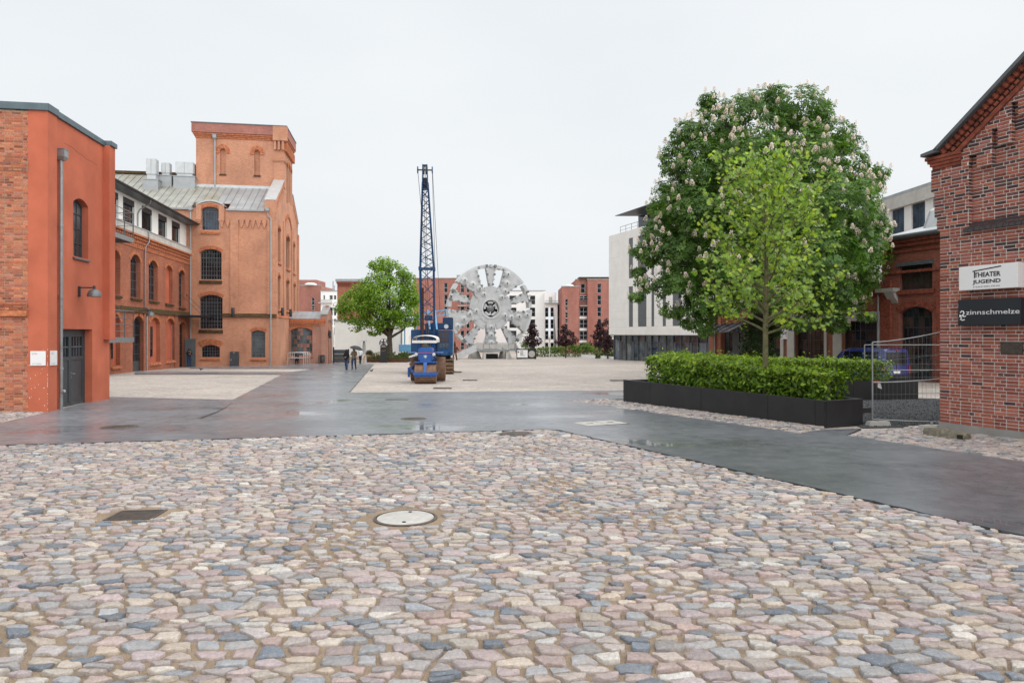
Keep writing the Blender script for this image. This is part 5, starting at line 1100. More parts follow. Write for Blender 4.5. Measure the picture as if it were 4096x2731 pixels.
def hedge(name, label, loc, deg, L, W, H, n, size, seed, group=None, pal=HEDGE, taper=.12, z0=0.0):
    """clipped hedge running along local y"""
    rs = np.random.RandomState(seed); t = thing(name, label, 'hedge', loc, deg, group); m = MB(); rr = random.Random(seed)
    for k in range(int(L / .3)):
        y = .15 + k * .3 + rr.uniform(-.1, .1); x = W / 2 + rr.uniform(-.2, .2) * W
        for j in range(3): m.tube([(x, y, z0 - .1), (x + rr.uniform(-.1, .1), y + rr.uniform(-.1, .1), z0 + H * .45), (x + rr.uniform(-.4, .4) * W, y + rr.uniform(-.2, .2), z0 + H * .85)], [.018, .012, .005], 5)
    m.build('stems', 'bark', t, uv=False)
    y = rs.uniform(0, L, n); a = rs.uniform(-1, 1, n); zr = rs.uniform(0, 1, n) ** .8
    bulge = np.array([noise.noise((q * 1.1, seed, 0)) for q in y[:n]]) * .3; bz = np.array([noise.noise((q * 2.3, seed + 5, 0)) for q in y]) * .16
    xx = np.sign(a) * np.abs(a) ** .45; prof = .62 + .38 * np.sin(np.clip(zr * 1.25 + .25, 0, 1.6)); x = W / 2 + xx * W / 2 * prof * (1 + bulge)
    top = rs.uniform(0, 1, n) < .3; zr = np.where(top, 1 - np.abs(rs.normal(0, .06, n)), zr); x = np.where(top, W / 2 + rs.uniform(-1, 1, n) * W * .5, x)
    z = z0 + .02 + zr * H * (1 + bz) * (.82 + .18 * np.clip(y / 6.0, 0, 1)) + rs.normal(0, .025, n); spur = rs.uniform(0, 1, n) < .04; z = np.where(spur & top, z + rs.uniform(0, .26, n), z); gap_ = np.array([noise.noise((float(a_) * 2.6, float(b_) * 2.6, seed)) for a_, b_ in zip(y, z)]) > -.32
    Pp = np.stack([x, y, z], 1) + rs.normal(0, .03, (n, 3)); Nn = np.stack([(x - W / 2) * 2, rs.normal(0, .5, n), np.where(top, 1.6, .55) + rs.normal(0, .3, n)], 1) + rs.normal(0, .45, (n, 3))
    c = cols(n, pal, rs); tip = np.clip((zr - .55) * 1.6, 0, 1)[:, None] * rs.uniform(0, 1, (n, 1)); c = c * (1 - tip * .55) + np.array([.40, .48, .04]) * tip * .55
    leafcloud(Pp[gap_], Nn[gap_], (rs.uniform(.6, 1.35, n) * size)[gap_], c[gap_], t, 'foliage', rs=rs, droop=.4); return t
q = wpt(PL, .28, .3, 0); hedge('beech_hedge', 'bright green beech hedge growing in the long black planter', (q.x, q.y, PL.base + zt0 - .2), PL.deg, vEnd - 1.15, .98, 1.0, 12200, .13, 4)
# bench stub behind the planter end
t = thing('bench', 'dark timber bench end sticking out beyond the long planter', 'bench', wpt(PL, wP + .02, .25, -.05), PL.deg); mb = MB(); mb.box(0, .62, 0, .5, .3, .43); mb.build('seat', 'bench_dark', t, bevel=.006); mb = MB(); mb.box(.05, .22, .06, .44, -.1, .298); mb.build('leg', 'bench_dark', t)
mb = MB(); mb.box(0, .5, 0, .12, 0, .05); mb.box(0, .05, 0.0, .12, .05, .3); 
# rear planter
P2 = Frame(15.35, 25.8, 12.0); pl2 = P2.thing('planter', 'second black planter behind the site fence beyond the bench', 'planter'); z2 = P2.S(3674, 1519, 0.0)[1]
for a, b in ((-5.6, -2.8), (-2.797, 0)): mb = MB(); mb.box(a, b, 0, .06, -.3, z2); mb.build('end_panel', 'planter_black', pl2, bevel=.004)
mb = MB(); mb.box(-.06, 0, .063, 9, -.4, z2); mb.build('side_panel', 'planter_black', pl2, bevel=.004); mb = MB(); mb.box(-5.6, -5.54, .063, 9, -.4, z2); mb.build('side_panel', 'planter_black', pl2, bevel=.004)
mb = MB(); mb.box(-5.5, -.07, .07, 9, -.3, z2 - .1); mb.build('soil', 'soil', pl2)
q = wpt(P2, -.95, .15, 0); t = hedge('beech_hedge', 'beech hedge in the second planter by the blue van', (q.x, q.y, P2.base + z2 - .15), P2.deg + 90, 5.0, 1.1, .98, 9000, .10, 14)
q = wpt(P2, -5.0, .3, 0); t = hedge('beech_hedge', 'beech hedge showing above and behind the long planter hedge', (q.x, q.y, P2.base + z2 - .15), P2.deg + 25, 6.6, 1.2, 1.02, 7000, .11, 15)
# ================================================================ mesh site fence
def fence(label, A, B, h, ztop_end, sag, nw):
    A, B = Vector(A), Vector(B); t = thing('site_fence', label, 'fence', A); D = B - A
    def at_(s, z): 
        q = D * s; lift = (ztop_end * (s ** 1.5)) ; return Vector((q.x, q.y, q.z * 1.0 + z + lift * (z / h))) + Vector((D.y, -D.x, 0)).normalized() * sag * math.sin(s * 3.0)
    mb = MB(); mb.tube([at_(0, -.0), at_(0, h)], .022, 8); mb.build('post', 'pipe_grey', t, smooth=50)
    mb = MB(); mb.tube([at_(1, -.0), at_(1, h)], .022, 8); mb.build('post', 'pipe_grey', t, smooth=50)
    for z in (h, h * .505, .1): mb = MB(); mb.tube([at_(s / 12, z) for s in range(13)], .016, 8); mb.build('rail', 'pipe_grey', t, smooth=50)
    mb = MB()
    for i in range(1, nw): mb.tube([at_(i / nw, .1), at_(i / nw, h)], .0028, 4)
    for z in (.32, .75, 1.28, 1.62): mb.tube([at_(s / 12, z) for s in range(13)], .003, 4)
    tag(mb.build('wire_mesh', 'steel_wire', t, uv=False), kind='stuff')
    return t
A = gp(3490, 1692); B = gp(3862, 1702); B = Vector((11.55, 16.75, gz(16.75)))
fence('bent wire mesh site fence joined to the brick gable corner', A, B, 2.1, .5, .12, 26)
A2_ = at(3458, 1560, 27.4); A2_.z = gz(27.4); fence('straight wire mesh site fence behind in front of the blue van', A2_, (20.2, 27.9, gz(27.9)), 2.05, 0, 0, 40)
def foot(label, px, py):
    q = gp(px, py); t = thing('fence_foot', label, 'fence foot', q, 8, 'concrete feet of the site fence'); mb = MB(); mb.hexa([(-.3, -.1, 0), (.3, -.1, 0), (.3, .1, 0), (-.3, .1, 0), (-.27, -.08, .12), (.27, -.08, .12), (.27, .08, .12), (-.27, .08, .12)]); mb.build('block', 'concrete', t, bevel=.01); mb = MB(); mb.cyl((0, 0, .05), (0, 0, .19), .03, n=8); mb.build('socket', 'galvanised', t)
foot('concrete foot under the fence post beside the bench', 3512, 1703); foot('concrete foot of the fence at the gable plinth', 3727, 1719)
q = gp(3490, 1692) + Vector((.02, -.03, 1.05)); t = thing('barrier_tape', 'knotted red and white tape on the site fence post', 'tape', q); mb = MB(); mb.hexa([Vector(v) for v in ((0, 0, 0), (.12, 0, -.05), (.13, .01, -.05), (0, .01, 0), (0, 0, .05), (.12, 0, .06), (.13, .01, .06), (0, .01, .05))]); mb.build('band', 'tape_red', t)
mb = MB(); mb.hexa([Vector(v) for v in ((.1, -.01, -.12), (.2, -.01, -.16), (.2, 0, -.16), (.1, 0, -.12), (.1, -.01, .0), (.16, -.01, .04), (.16, 0, .04), (.1, 0, .0))]); mb.build('tail', 'tape_white', t)
# ================================================================ brick works building behind the trees
FB = Frame((2845 - CX) / FP * 56.6, 56.6, -70.0); PB = PF(0.0)
wk = FB.thing('works_building', 'brick works building with concrete window frames behind the chestnut tree', 'building')
uR1 = FB.F(3528, 1400)[0]; zL1 = FB.F(3500, 1143)[1]; uR2 = 26.0; zL2 = FB.F(3660, 952)[1]
def Fb(l, r_, t_, b_): m_ = (l + r_) / 2; return (FB.F(l, t_)[0], FB.F(r_, t_)[0], FB.F(m_, b_)[1], FB.F(m_, t_)[1], FB.F(m_, t_)[1])
zo_ = FB.F(3440, 1283)[1]; zs_ = .15
op = [(FB.F(a, 1400)[0], FB.F(b, 1400)[0], zs_, zo_, zo_) for a, b in ((2888, 2976), (3030, 3125), (3180, 3300), (3368, 3513))]
ou = Fb(3598, 3729, 1060, 1157); oa = (ou[0], ou[1], .4, FB.F(3663, 1250)[1], FB.F(3663, 1226)[1])
more_ = [(ou[0] + 3.4, ou[1] + 3.4, *ou[2:]), (oa[0] + 3.4, oa[1] + 3.4, *oa[2:])]
wall(wk, 'low_wall', 'brick_old', [(0, -1), (uR1, -1), (uR1, zL1), (0, zL1)], [arch(*o) for o in op], PB, .4)
wall(wk, 'tall_wall', 'brick_dark', [(uR1, -1), (uR2, -1), (uR2, zL2), (uR1, zL2)], [arch(*o) for o in [ou, oa] + more_], PB, .4)
for i, o in enumerate(op):
    if i: window(wk, o, PB, 7 if i > 1 else 5, 6, 'frame_dark', ['glass_brown', 'glass_dark'], .28, .07, .035, (3,), ())
    else:
        f = window(wk, o, PB, 5, 5, 'frame_dark', ['glass_grey', 'glass_dark'], .28, .07, .035, (2, 3)); mb = MB(); w_ = (o[1] - o[0]); mb.box(o[0] + w_ * .36, o[0] + w_ * .66, .26, .31, o[2], o[3] - .7); mb.build('door_leaf', 'paint_dark_grey', f)
    w_ = .32; mb = MB()
    if i:
        for a, b in ((o[0] - w_ - (.35 if i > 1 else 0), o[0]), (o[1], o[1] + w_ * (1 if i != 2 else .6))): mb.box(a, b, -.1, .02, -1, o[3])
        mb.box(o[0] - w_, o[1] + w_, -.12, .02, o[3], o[3] + .55); mb.build('concrete_frame', 'concrete_light', wk)
window(wk, ou, PB, 6, 3, 'frame_dark', 'glass_brown', .22, .07, .04, (3,)); window(wk, oa, PB, 6, 7, 'frame_dark', ['glass_brown', 'glass_dark'], .25, .07, .04, (), (5,))
for o in more_: window(wk, o, PB, 6, 4, 'frame_dark', 'glass_brown', .25, .07, .04, panes=False)
am = MB(); voussoirs(am, oa, PB, .36, .04, .1); voussoirs(am, more_[1], PB, .36, .04, .1); tag(am.build('brick_arch', 'brick_moulded_dark', wk), kind='stuff')
mb = MB(); mb.box(ou[0] - .12, ou[1] + .12, -.1, .2, ou[3], ou[3] + .22); mb.build('steel_lintel', 'frame_grey', wk); mb = MB(); mb.box(ou[0] - .15, ou[1] + .15, -.14, .2, ou[2] - .25, ou[2] - .02); mb.build('sill', 'brick_moulded_dark', wk)
mb = MB()
for h0, h1, pr in ((zL1 - .7, zL1 - .55, .08), (zL1 - .5, zL1 - .3, .14), (zL1 - .28, zL1, .22), (zL1 - 1.7, zL1 - 1.5, .1), (zL1 - 1.95, zL1 - 1.78, .06)): mb.box(-.05, uR1, -pr, .02, h0, h1)
mb.build('cornice', 'brick_moulded_dark', wk); mb = MB(); mb.box(-.1, uR1, -.3, .5, zL1 + .002, zL1 + .14); mb.build('coping', 'concrete', wk)
mb = MB()
for h0, h1, pr in ((zL2 - .2, zL2, .3), (zL2 - .42, zL2 - .22, .2), (zL2 - .75, zL2 - .6, .1), (zL2 - 1.95, zL2 - 1.8, .1)): mb.box(uR1, uR2, -pr, .02, h0, h1)
for a, b in ((uR1, FB.F(3568, 1300)[0]), (ou[1] + .35, ou[1] + 1.1)): mb.box(a, b, -.16, .02, -1, zL2 - 2.3)
mb.build('cornice', 'brick_moulded_dark', wk)
zq_ = FB.F(3548, 1170)[1]; mb = MB(); mb.box(uR1 - .05, uR1 + 1.2, -.5, .02, zq_, zq_ + .22); mb.hexa([(uR1 + .5, -.45, zq_ - .02), (uR1 + 1.1, -.45, zq_ - .02), (uR1 + 1.1, .02, zq_ - .7), (uR1 + .5, .02, zq_ - .7), (uR1 + .5, -.45, zq_), (uR1 + 1.1, -.45, zq_), (uR1 + 1.1, .02, zq_), (uR1 + .5, .02, zq_)]); mb.build('stone_bracket', 'concrete', wk)
downpipe(wk, [(uR1 - .08, -.22, zq_ - .1), (uR1 - .08, -.22, -.2)], .05, 'pipe_grey'); downpipe(wk, [(.75, -.2, zL1 - .2), (.75, -.2, -.2)], .05, 'pipe_grey', (.75, -.25, zL1 - .1, .14))
mb = MB(); mb.box(.0, .6, -.2, .02, -1, zL1 - 1.2); mb.box(1.0, op[0][0] - .02, -.12, .02, -1, zL1 - 1.2); mb.box(op[0][1] + .1, op[0][1] + 1.0, -.12, .02, -1, zL1 - 1.2); mb.build('pilaster', 'brick_old', wk)
mb = MB(); mb.box(-.1, .75, -.45, -.2, -1, 1.0); mb.box(-.2, .85, -.5, -.2, 1.0, 1.2); mb.build('pier_foot', 'brick_moulded', wk)
# glazed canopy over the door
zcp = FB.F(2900, 1330, -1.5)[1]; mb = MB(); mb.hexa([(.2, -1.7, zcp), (op[0][1] + .4, -1.7, zcp), (op[0][1] + .4, 0, zcp + .7), (.2, 0, zcp + .7), (.2, -1.7, zcp + .04), (op[0][1] + .4, -1.7, zcp + .04), (op[0][1] + .4, 0, zcp + .74), (.2, 0, zcp + .74)]); mb.build('glass_canopy', 'glass_grey', wk)
mb = MB()
for k in range(6): u = .2 + (op[0][1] + .2) * k / 5; mb.bar((u, -1.72, zcp + .05), (u, -.01, zcp + .77), .04, .05)
mb.build('canopy_rib', 'frame_dark', wk)
zF, uF = FB.F(3142, 1350)[1], FB.F(3133, 1340)[0]; uF2 = FB.F(3152, 1340)[0]; t = thing('number_sign', 'pale plate reading F1 on a concrete pillar of the works building', 'sign', (FB.ox, FB.oy, FB.base), FB.deg)
mb = MB(); mb.box(uF - .08, uF2 + .08, -.125, -.102, zF - .1, zF + .62); mb.build('plate', 'sign_white', t); text(t, 'F1', 'ink_grey', uF2 - uF, .45, lambda a, d_, b: (a + uF, -.125 + d_, b + zF + .04), bold=.01)
# gutter, metal roof, skylight
mb = MB(); mb.tube([(uR1 - .1, -.42, zL2 + .12), (uR2, -.42, zL2 + .12)], .14, 8); mb.build('gutter', 'frame_grey', wk, smooth=60)
mb = MB(); mb.hexa([(uR1 - .1, -.4, zL2 + .06), (uR2, -.4, zL2 + .06), (uR2, 7, zL2 + 1.9), (uR1 - .1, 7, zL2 + 1.9), (uR1 - .1, -.4, zL2 + .2), (uR2, -.4, zL2 + .2), (uR2, 7, zL2 + 2.05), (uR1 - .1, 7, zL2 + 2.05)]); mb.box(uR1, uR2, 6.9, 7.1, -1, zL2 + 1.9); mb.box(uR1, uR1 + .2, .1, 7, -1, zL2 + .05); mb.build('roof', 'zinc_bright', wk)
mb = MB(); mb.box(0, uR1, .5, 7, zL1 - .4, zL1 - .3); mb.box(0, .2, .42, 7, -1, zL1 - .4); mb.build('flat_roof', 'zinc', wk)
sk0 = uR1 + 1.0; mb = MB(); mb.hexa([(sk0, 2.0, zL2 + .6), (uR2, 2.0, zL2 + .6), (uR2, 5.5, zL2 + 1.5), (sk0, 5.5, zL2 + 1.5), (sk0, 2.6, zL2 + 1.9), (uR2, 2.6, zL2 + 1.9), (uR2, 4.5, zL2 + 2.9), (sk0, 4.5, zL2 + 2.9)]); sk = mb.build('skylight', 'zinc_bright', wk); mb = MB()
for k in range(12): u = sk0 + .1 + k * .8; mb.bar((u, 1.97, zL2 + .62), (u, 2.57, zL2 + 1.9), .05, .04)
mb.build('skylight_rib', 'zinc', sk)
# ================================================================ blue van (rear towards us)
VH = math.degrees(math.atan2(.94, -.342)); van = thing('blue_van', 'dark blue panel van parked before the works building', 'van', (18.5, 34.0, gz(34.0)), VH)   # local x forwards, y to the left
def sect(x, w_, pts): return [(x, (w_ / 2) * a, z) for a, z in pts]
prof = [(0.0, .88, 1.02, 1.80), (.06, .92, 1.02, 1.86), (1.2, .93, 1.02, 1.90), (2.3, .92, 1.02, 1.86), (2.75, .90, 1.02, 1.72), (3.35, .88, 1.02, 1.12), (3.5, .86, .95, 1.04), (4.05, .80, .85, .9), (4.15, .72, .7, .75)]
mb = MB(); secs = []
for x, hw, zb_, zt in prof: secs.append([(x, -hw - .87, .32), (x, -hw - .9, .75), (x, -hw - .87, zb_), (x, -hw * .86 - .87, zt - .06), (x, -hw * .7 - .87, zt), (x, hw * .7 - .87, zt), (x, hw * .86 - .87, zt - .06), (x, hw - .87, zb_), (x, hw + .03 - .87, .75), (x, hw - .87, .32)])
vs = [v for s_ in secs for v in s_]; n = 10; fs = [(k * n + j, (k + 1) * n + j, (k + 1) * n + j + 1, k * n + j + 1) for k in range(len(prof) - 1) for j in range(n - 1)] + [tuple(range(n))[::-1], tuple(range((len(prof) - 1) * n, len(prof) * n))]
mb.add(vs, fs); mb.build('body', 'blue_van', van, smooth=35)
mb = MB(); mb.box(-.012, .0, -1.55, -.2, 1.05, 1.68); mb.build('rear_window', 'glass_dark', van)
mb = MB(); mb.box(-.016, .0, -.886, -.864, .4, 1.78); mb.build('rear_door_gap', 'rubber', van)
for y in (-1.74, -.01): mb = MB(); mb.box(-.03, .03, y - .045, y + .045, .62, 1.0); mb.build('tail_light', 'tail_red', van, bevel=.01)
mb = MB(); mb.box(-.07, .08, -1.72, -.02, .3, .55); mb.build('bumper', 'rubber', van, bevel=.02)
mb = MB(); mb.box(-.02, 0, -1.1, -.64, .62, .74); mb.build('number_plate', 'sign_white', van)
mb = MB(); mb.box(-.01, .04, -1.0, -.74, 1.76, 1.8); mb.build('brake_light', 'tail_red', van)
for a, b in ((.35, 1.2), (1.28, 2.1), (2.18, 2.62)):
    mb = MB(); mb.hexa([(a, .03, 1.08), (b, .03, 1.08), (b, .06, 1.08), (a, .06, 1.08), (a + (.0), -.085, 1.70), (b - (.18 if b > 2.5 else 0), -.085, 1.70), (b - (.18 if b > 2.5 else 0), -.05, 1.70), (a, -.05, 1.70)]); mb.build('side_window', 'glass_dark', van)
mb = MB(); mb.hexa([(3.33, -1.6, 1.14), (2.80, -1.5, 1.70), (2.8, -1.48, 1.7), (3.33, -1.58, 1.14), (3.36, -.13, 1.15), (2.83, -.23, 1.71), (2.83, -.25, 1.71), (3.36, -.15, 1.15)]); mb.build('windscreen', 'glass_grey', van)
for x in (.75, 3.4):
    for y, s_ in ((-1.75, -1), (.02, 1)):
        mb = MB(); mb.lathe([(.12, -.09), (.29, -.1), (.32, -.06), (.32, .06), (.29, .1), (.12, .09)], (x, y, .32), 20, 'y'); wv_ = mb.build('wheel', 'rubber', van, smooth=40); mb = MB(); mb.lathe([(.001, -.1), (.19, -.105), (.2, .105), (.001, .1)], (x, y, .32), 16, 'y'); mb.build('rim', 'galvanised', wv_)
mb = MB(); mb.box(2.55, 2.65, .1, .25, 1.1, 1.28); mb.build('wing_mirror', 'rubber', van, bevel=.02)
# ================================================================ white office building
WB = Frame((2436 - CX) / FP * 100.0, 100.0, -70.4); PO = PF(0.0)
of = WB.thing('office_building', 'white stone-clad office block on a glazed ground floor behind the chestnut', 'building')
z0, z1 = WB.F(2436, 1339)[1], WB.F(2436, 945)[1]; uE = 30.0; nR = 13; zs = [z0 + (z1 - z0) * k / nR for k in range(nR + 1)]
mb = MB(); mb.box(.05, uE, .06, 14, z0 + .05, z1 - .1); mb.build('core', 'frame_grey', of)
wc = [(WB.F(a, 1200)[0], WB.F(b, 1200)[0]) for a, b in ((2515, 2532), (2551, 2586), (2605, 2617), (2650, 2664), (2690, 2725), (2744, 2757), (2797, 2815))]
cu = [0.0]; 
for a, b in wc: cu += [a, b]
cu.append(uE); rowW = [(1, 6), (7, nR - 1)]
for k in range(nR):
    inw = any(a <= k < b for a, b in rowW)
    spans = [(cu[i], cu[i + 1]) for i in range(0, len(cu), 2)] if inw else [(0, 3.2), (3.2, 6.8), (6.8, 10.4), (10.4, 14), (14, 18), (18, 22), (22, uE)]
    for a, b in spans:
        if b - a > 3: sp = [(a, (a + b) / 2), ((a + b) / 2, b)]
        else: sp = [(a, b)]
        for q, s_ in sp: mb = MB(); mb.box(q + .005, s_ - .005, -.02 + rnd.uniform(-.002, .002), .2, zs[k] + .005, zs[k + 1] - .005); mb.build('cladding_panel', 'cladding_stone', of)
for a, b in wc:
    for r0_, r1_ in rowW:
        zz = [zs[r0_] + .01, zs[r0_] + .75, (zs[r0_] + zs[r1_]) / 2 - .35, (zs[r0_] + zs[r1_]) / 2 + .35, (zs[r0_] + zs[r1_]) / 2 + 1.1, zs[r1_] - .01]
        window(of, (a + .01, b - .01, zz[0], zz[-1], zz[-1]), PO, 2 if b - a > 1.2 else 1, 5, 'frame_grey', ['glass_grey', 'glass_blue'], .1, .06, .05, (), (1, 2, 3), lz=zz)
# glazed ground floor, set back
yg = 1.2; ug0 = WB.F(2457, 1400, yg)[0]; nG = 17; zgt = z0 - .02; zgm = zgt - .95
Pg = PF(yg); us = [ug0 + (uE - 1 - ug0) * k / nG for k in range(nG + 1)]
for k in range(nG):
    mb = MB(); mb.box(us[k] - .06, us[k] + .06, yg - .08, yg + .2, -.4, zgt); mb.build('mullion', 'frame_grey', of)
    for a, b in ((-.1, zgm), (zgm + .05, zgt)):
        mb = MB(); jj = rnd.uniform(-.012, .012); mb.add([(us[k] + .06, yg + .06 + jj, a), (us[k + 1] - .06, yg + .06 - jj, a), (us[k + 1] - .06, yg + .06 - jj, b), (us[k] + .06, yg + .06 + jj, b)], [(0, 1, 2, 3)]); mb.build('pane', 'glass_grey' if k % 3 else 'glass_blue', of, uv=False)
    if k % 2: mb = MB(); mb.box(us[k] + .06, us[k] + .5, yg - .02, yg + .1, -.1, zgm); mb.build('solid_panel', 'frame_grey', of)
mb = MB(); mb.box(ug0, uE - 1, yg - .06, yg + .1, zgm, zgm + .05); mb.build('transom', 'frame_grey', of); mb = MB(); mb.box(0, uE, .3, 14, z0 - .1, z0 + .02); mb.build('soffit', 'frame_grey', of)
mb = MB(); mb.box(ug0 - .1, uE, yg - .4, yg + .3, -1.0, .02); mb.build('base_kerb', 'kerb', of); mb = MB(); mb.box(ug0, uE, 13, 13.4, -1, z0); mb.build('rear_wall', 'plaster_white', of)
yp = 2.6; q = WB.F(2553, 860, yp)[0]; zr0 = z1 + .1; zr1 = WB.F(2560, 862, yp)[1]
mb = MB(); mb.box(q, uE, yp, 10, zr0 - .2, zr1); mb.build('penthouse', 'glass_blue', of)
e = WB.F(2484, 866, -.2)[0]; mb = MB(); mb.hexa([(e - 1, -.6, zr1 - .05), (uE, -.6, zr1 - .05), (uE, 11, zr1 + .6), (e - 1, 11, zr1 + .6), (e - 1, -.6, zr1 + .03), (uE, -.6, zr1 + .03), (uE, 11, zr1 + 1.0), (e - 1, 11, zr1 + 1.0)]); mb.build('roof_canopy', 'frame_grey', of)
mb = MB(); mb.tube([(2.5, .5, z1 + 1.0), (uE, .5, z1 + 1.0)], .03, 6); mb.tube([(2.5, .5, z1 + .5), (uE, .5, z1 + .5)], .02, 6); mb.build('handrail', 'frame_grey', of)
for k in range(14): mb = MB(); mb.cyl((2.5 + k * 1.6, .5, z1 - .1), (2.5 + k * 1.6, .5, z1 + 1.0), .03, n=6); mb.build('rail_post', 'frame_grey', of)
# office block seen over the works roof
RBk = Frame((3720 - CX) / FP * 62, 62, -87.0); rk = RBk.thing('rear_office', 'pale concrete office building rising over the works roof', 'building')
def rq(px, py, off=0.0): return RBk.F(px, py, off)
za, zb2 = rq(3600, 782)[1], rq(3600, 828)[1]
uu0, uu1 = -16, 6; mb = MB(); mb.box(uu0, uu1, 0, .8, zb2, za); mb.build('concrete_band', 'concrete_light', rk)
mb = MB(); mb.box(uu0, uu1, .4, .7, za - 12, zb2 - 2.4); mb.box(uu0, uu1, 12, 12.3, za - 12, za); mb.build('wall', 'cladding_stone', rk)
for k in range(7):
    a = uu0 + .4 + k * 3.1; mb = MB(); mb.box(a, a + 2.0, .5, .6, zb2 - 2.4, zb2); f = mb.build('window', 'frame_grey', rk)
    for j in (0, 1): mb = MB(); mb.box(a + .08 + j * .98, a + .94 + j * .98, .46, .49, zb2 - 2.3, zb2 - .1); mb.build('pane', 'glass_blue', f)
    mb = MB(); mb.box(a + 2.0, a + 3.1, .35, .7, zb2 - 2.4, zb2); mb.build('pier', 'cladding_stone', rk)
mb = MB(); mb.box(uu0, uu1, 3.5, 12, za - .3, za + .55); mb.build('penthouse', 'glass_grey', rk); mb = MB(); mb.box(uu0 - 1, uu1, 2.5, 12.5, za + .55, za + .72); mb.build('roof_edge', 'render_clean', rk); mb = MB(); mb.box(uu0, uu1, 3.2, 12, za + .73, za + 1.4); mb.build('plant_screen', 'zinc', rk)
# ================================================================ flats in the distance
def flat(name, label, mat, Y, l, r_, top, base_py=1420, cols_=(), rows_=(), depth=12, ww=None, deg=0.0, extra=None, fm='frame_pale', gm='glass_dark', topmat='zinc'):
    """block facing us at depth Y; cols_ = window centre columns (px), rows_ = (top, bottom) px of each storey's windows"""
    fr = Frame((l - CX) / FP * Y, Y, deg); t = fr.thing(name, label, 'building'); W_ = fr.F(r_, 1300)[0]; zt = fr.F((l + r_) / 2, top)[1]; hs = []
    for (a, b) in cols_:
        for (p_, q_) in rows_: hs.append((fr.F(a, p_)[0], fr.F(b, p_)[0], fr.F(a, q_)[1], fr.F(a, p_)[1], fr.F(a, p_)[1]))
    wall(t, 'facade', mat, [(0, -2), (W_, -2), (W_, zt), (0, zt)], [arch(*h) for h in hs], PF(0.0), .25)
    for h in hs: window(t, h, PF(0.0), 2 if h[1] - h[0] > 1.9 else 1, 2, fm, gm, .12, .07, .06)
    mb = MB(); mb.box(0, W_, .3, depth, zt - .4, zt - .02); mb.box(0, .25, .26, depth, -2, zt - .4); mb.box(W_ - .25, W_, .26, depth, -2, zt - .4); mb.build('side_walls', mat, t); mb = MB(); mb.box(-.12, W_ + .12, -.12, .5, zt + .002, zt + .18); mb.build('roof_edge', topmat, t)
    return t, fr, W_, zt
def rail_balcony(t, fr, l, r_, top, bot, out_=1.0, mat='frame_grey'):
    a, b = fr.F(l, top)[0], fr.F(r_, top)[0]; z0_, z1_ = fr.F(l, bot)[1], fr.F(l, top)[1]; mb = MB(); mb.box(a, b, -out_, -.01, z0_ - .15, z0_); sl_ = mb.build('balcony', 'concrete_light', t)
    mb = MB(); mb.box(a, b, -out_, -out_ + .05, z1_ - .06, z1_); n = int((b - a) / .16)
    for k in range(n + 1): u = a + (b - a) * k / n; mb.box(u - .015, u + .015, -out_ + .01, -out_ + .04, z0_, z1_ - .06)
    mb.build('balcony_railing', mat, sl_)
Rw = [(1131, 1170), (1178, 1218), (1226, 1266), (1273, 1313), (1322, 1362), (1370, 1400)]
t, fr, W_, zt = flat('brick_flats', 'red brick flats behind the crane and the cutting wheel', 'brick_flats', 155, 1655, 1886, 1114, cols_=((1776, 1791), (1842, 1857), (1905 - 40, 1912 - 33)), rows_=Rw); 
rail_balcony(t, fr, 1832, 1866, 1209, 1222)
mb = MB(); mb.box(fr.F(1825, 1110)[0], fr.F(1844, 1110)[0], 1, 3, zt, zt + .9); mb.build('chimney', 'zinc', t)
t, fr, W_, zt = flat('white_flats', 'white rendered flats standing behind the right half of the cutting wheel', 'render_clean', 165, 1888, 2180, 1164, cols_=((2037, 2066), (2119, 2141)), rows_=[(1182, 1218), (1230, 1266), (1277, 1312), (1322, 1360), (1370, 1400)])
t, fr, W_, zt = flat('white_flats', 'white rendered flats with a roof terrace beside the brick stair tower', 'render_clean', 160, 2180, 2230, 1214, cols_=((2180, 2194), (2202, 2215)), rows_=[(1230, 1267), (1277, 1314), (1323, 1358), (1370, 1404)]); rail_balcony(t, fr, 2180, 2246, 1202, 1213, .4)
mb = MB(); mb.box(0, fr.F(2228, 1200)[0], 3, 8, zt, fr.F(2200, 1166)[1]); mb.build('terrace_storey', 'render_clean', t)
mb = MB(); mb.box(fr.F(2198, 1200)[0], fr.F(2212, 1200)[0], 2.96, 3, zt, fr.F(2200, 1185)[1]); mb.build('terrace_door', 'lid_white', t)
for k, (a, b) in enumerate(((1215, 1221), (1267, 1271), (1313, 1318), (1360, 1364))): mb = MB(); q = fr.F(2231, b, 0); q2 = fr.F(2250, a, 0); mb.box(q[0], q2[0], -.2, 2, q[1], q2[1]); mb.build('loggia_slab', 'frame_grey', t)
mb = MB(); mb.box(fr.F(2231, 1300)[0], fr.F(2250, 1300)[0], 2.0, 2.2, -2, fr.F(2231, 1218)[1]); mb.build('loggia_back', 'glass_grey', t)
t, fr, W_, zt = flat('brick_flats', 'tall red brick flats with narrow windows beside the white office building', 'brick_flats', 158, 2350, 2440, 1119, cols_=((2389, 2405),), rows_=[(1134, 1172), (1181, 1219), (1228, 1266), (1275, 1312), (1323, 1360), (1370, 1405)])
mb = MB(); mb.box(fr.F(2317, 1115)[0], W_, .5, 8, zt + .2, zt + .7); mb.build('roof_edge', 'mossy_brick', t)
t, fr, W_, zt = flat('brick_flats', 'recessed brick flats with balconies between two red brick blocks', 'brick_flats', 159, 2302, 2352, 1119, cols_=((2323, 2340),), rows_=[(1135, 1172)]); rail_balcony(t, fr, 2317, 2350, 1199, 1222)
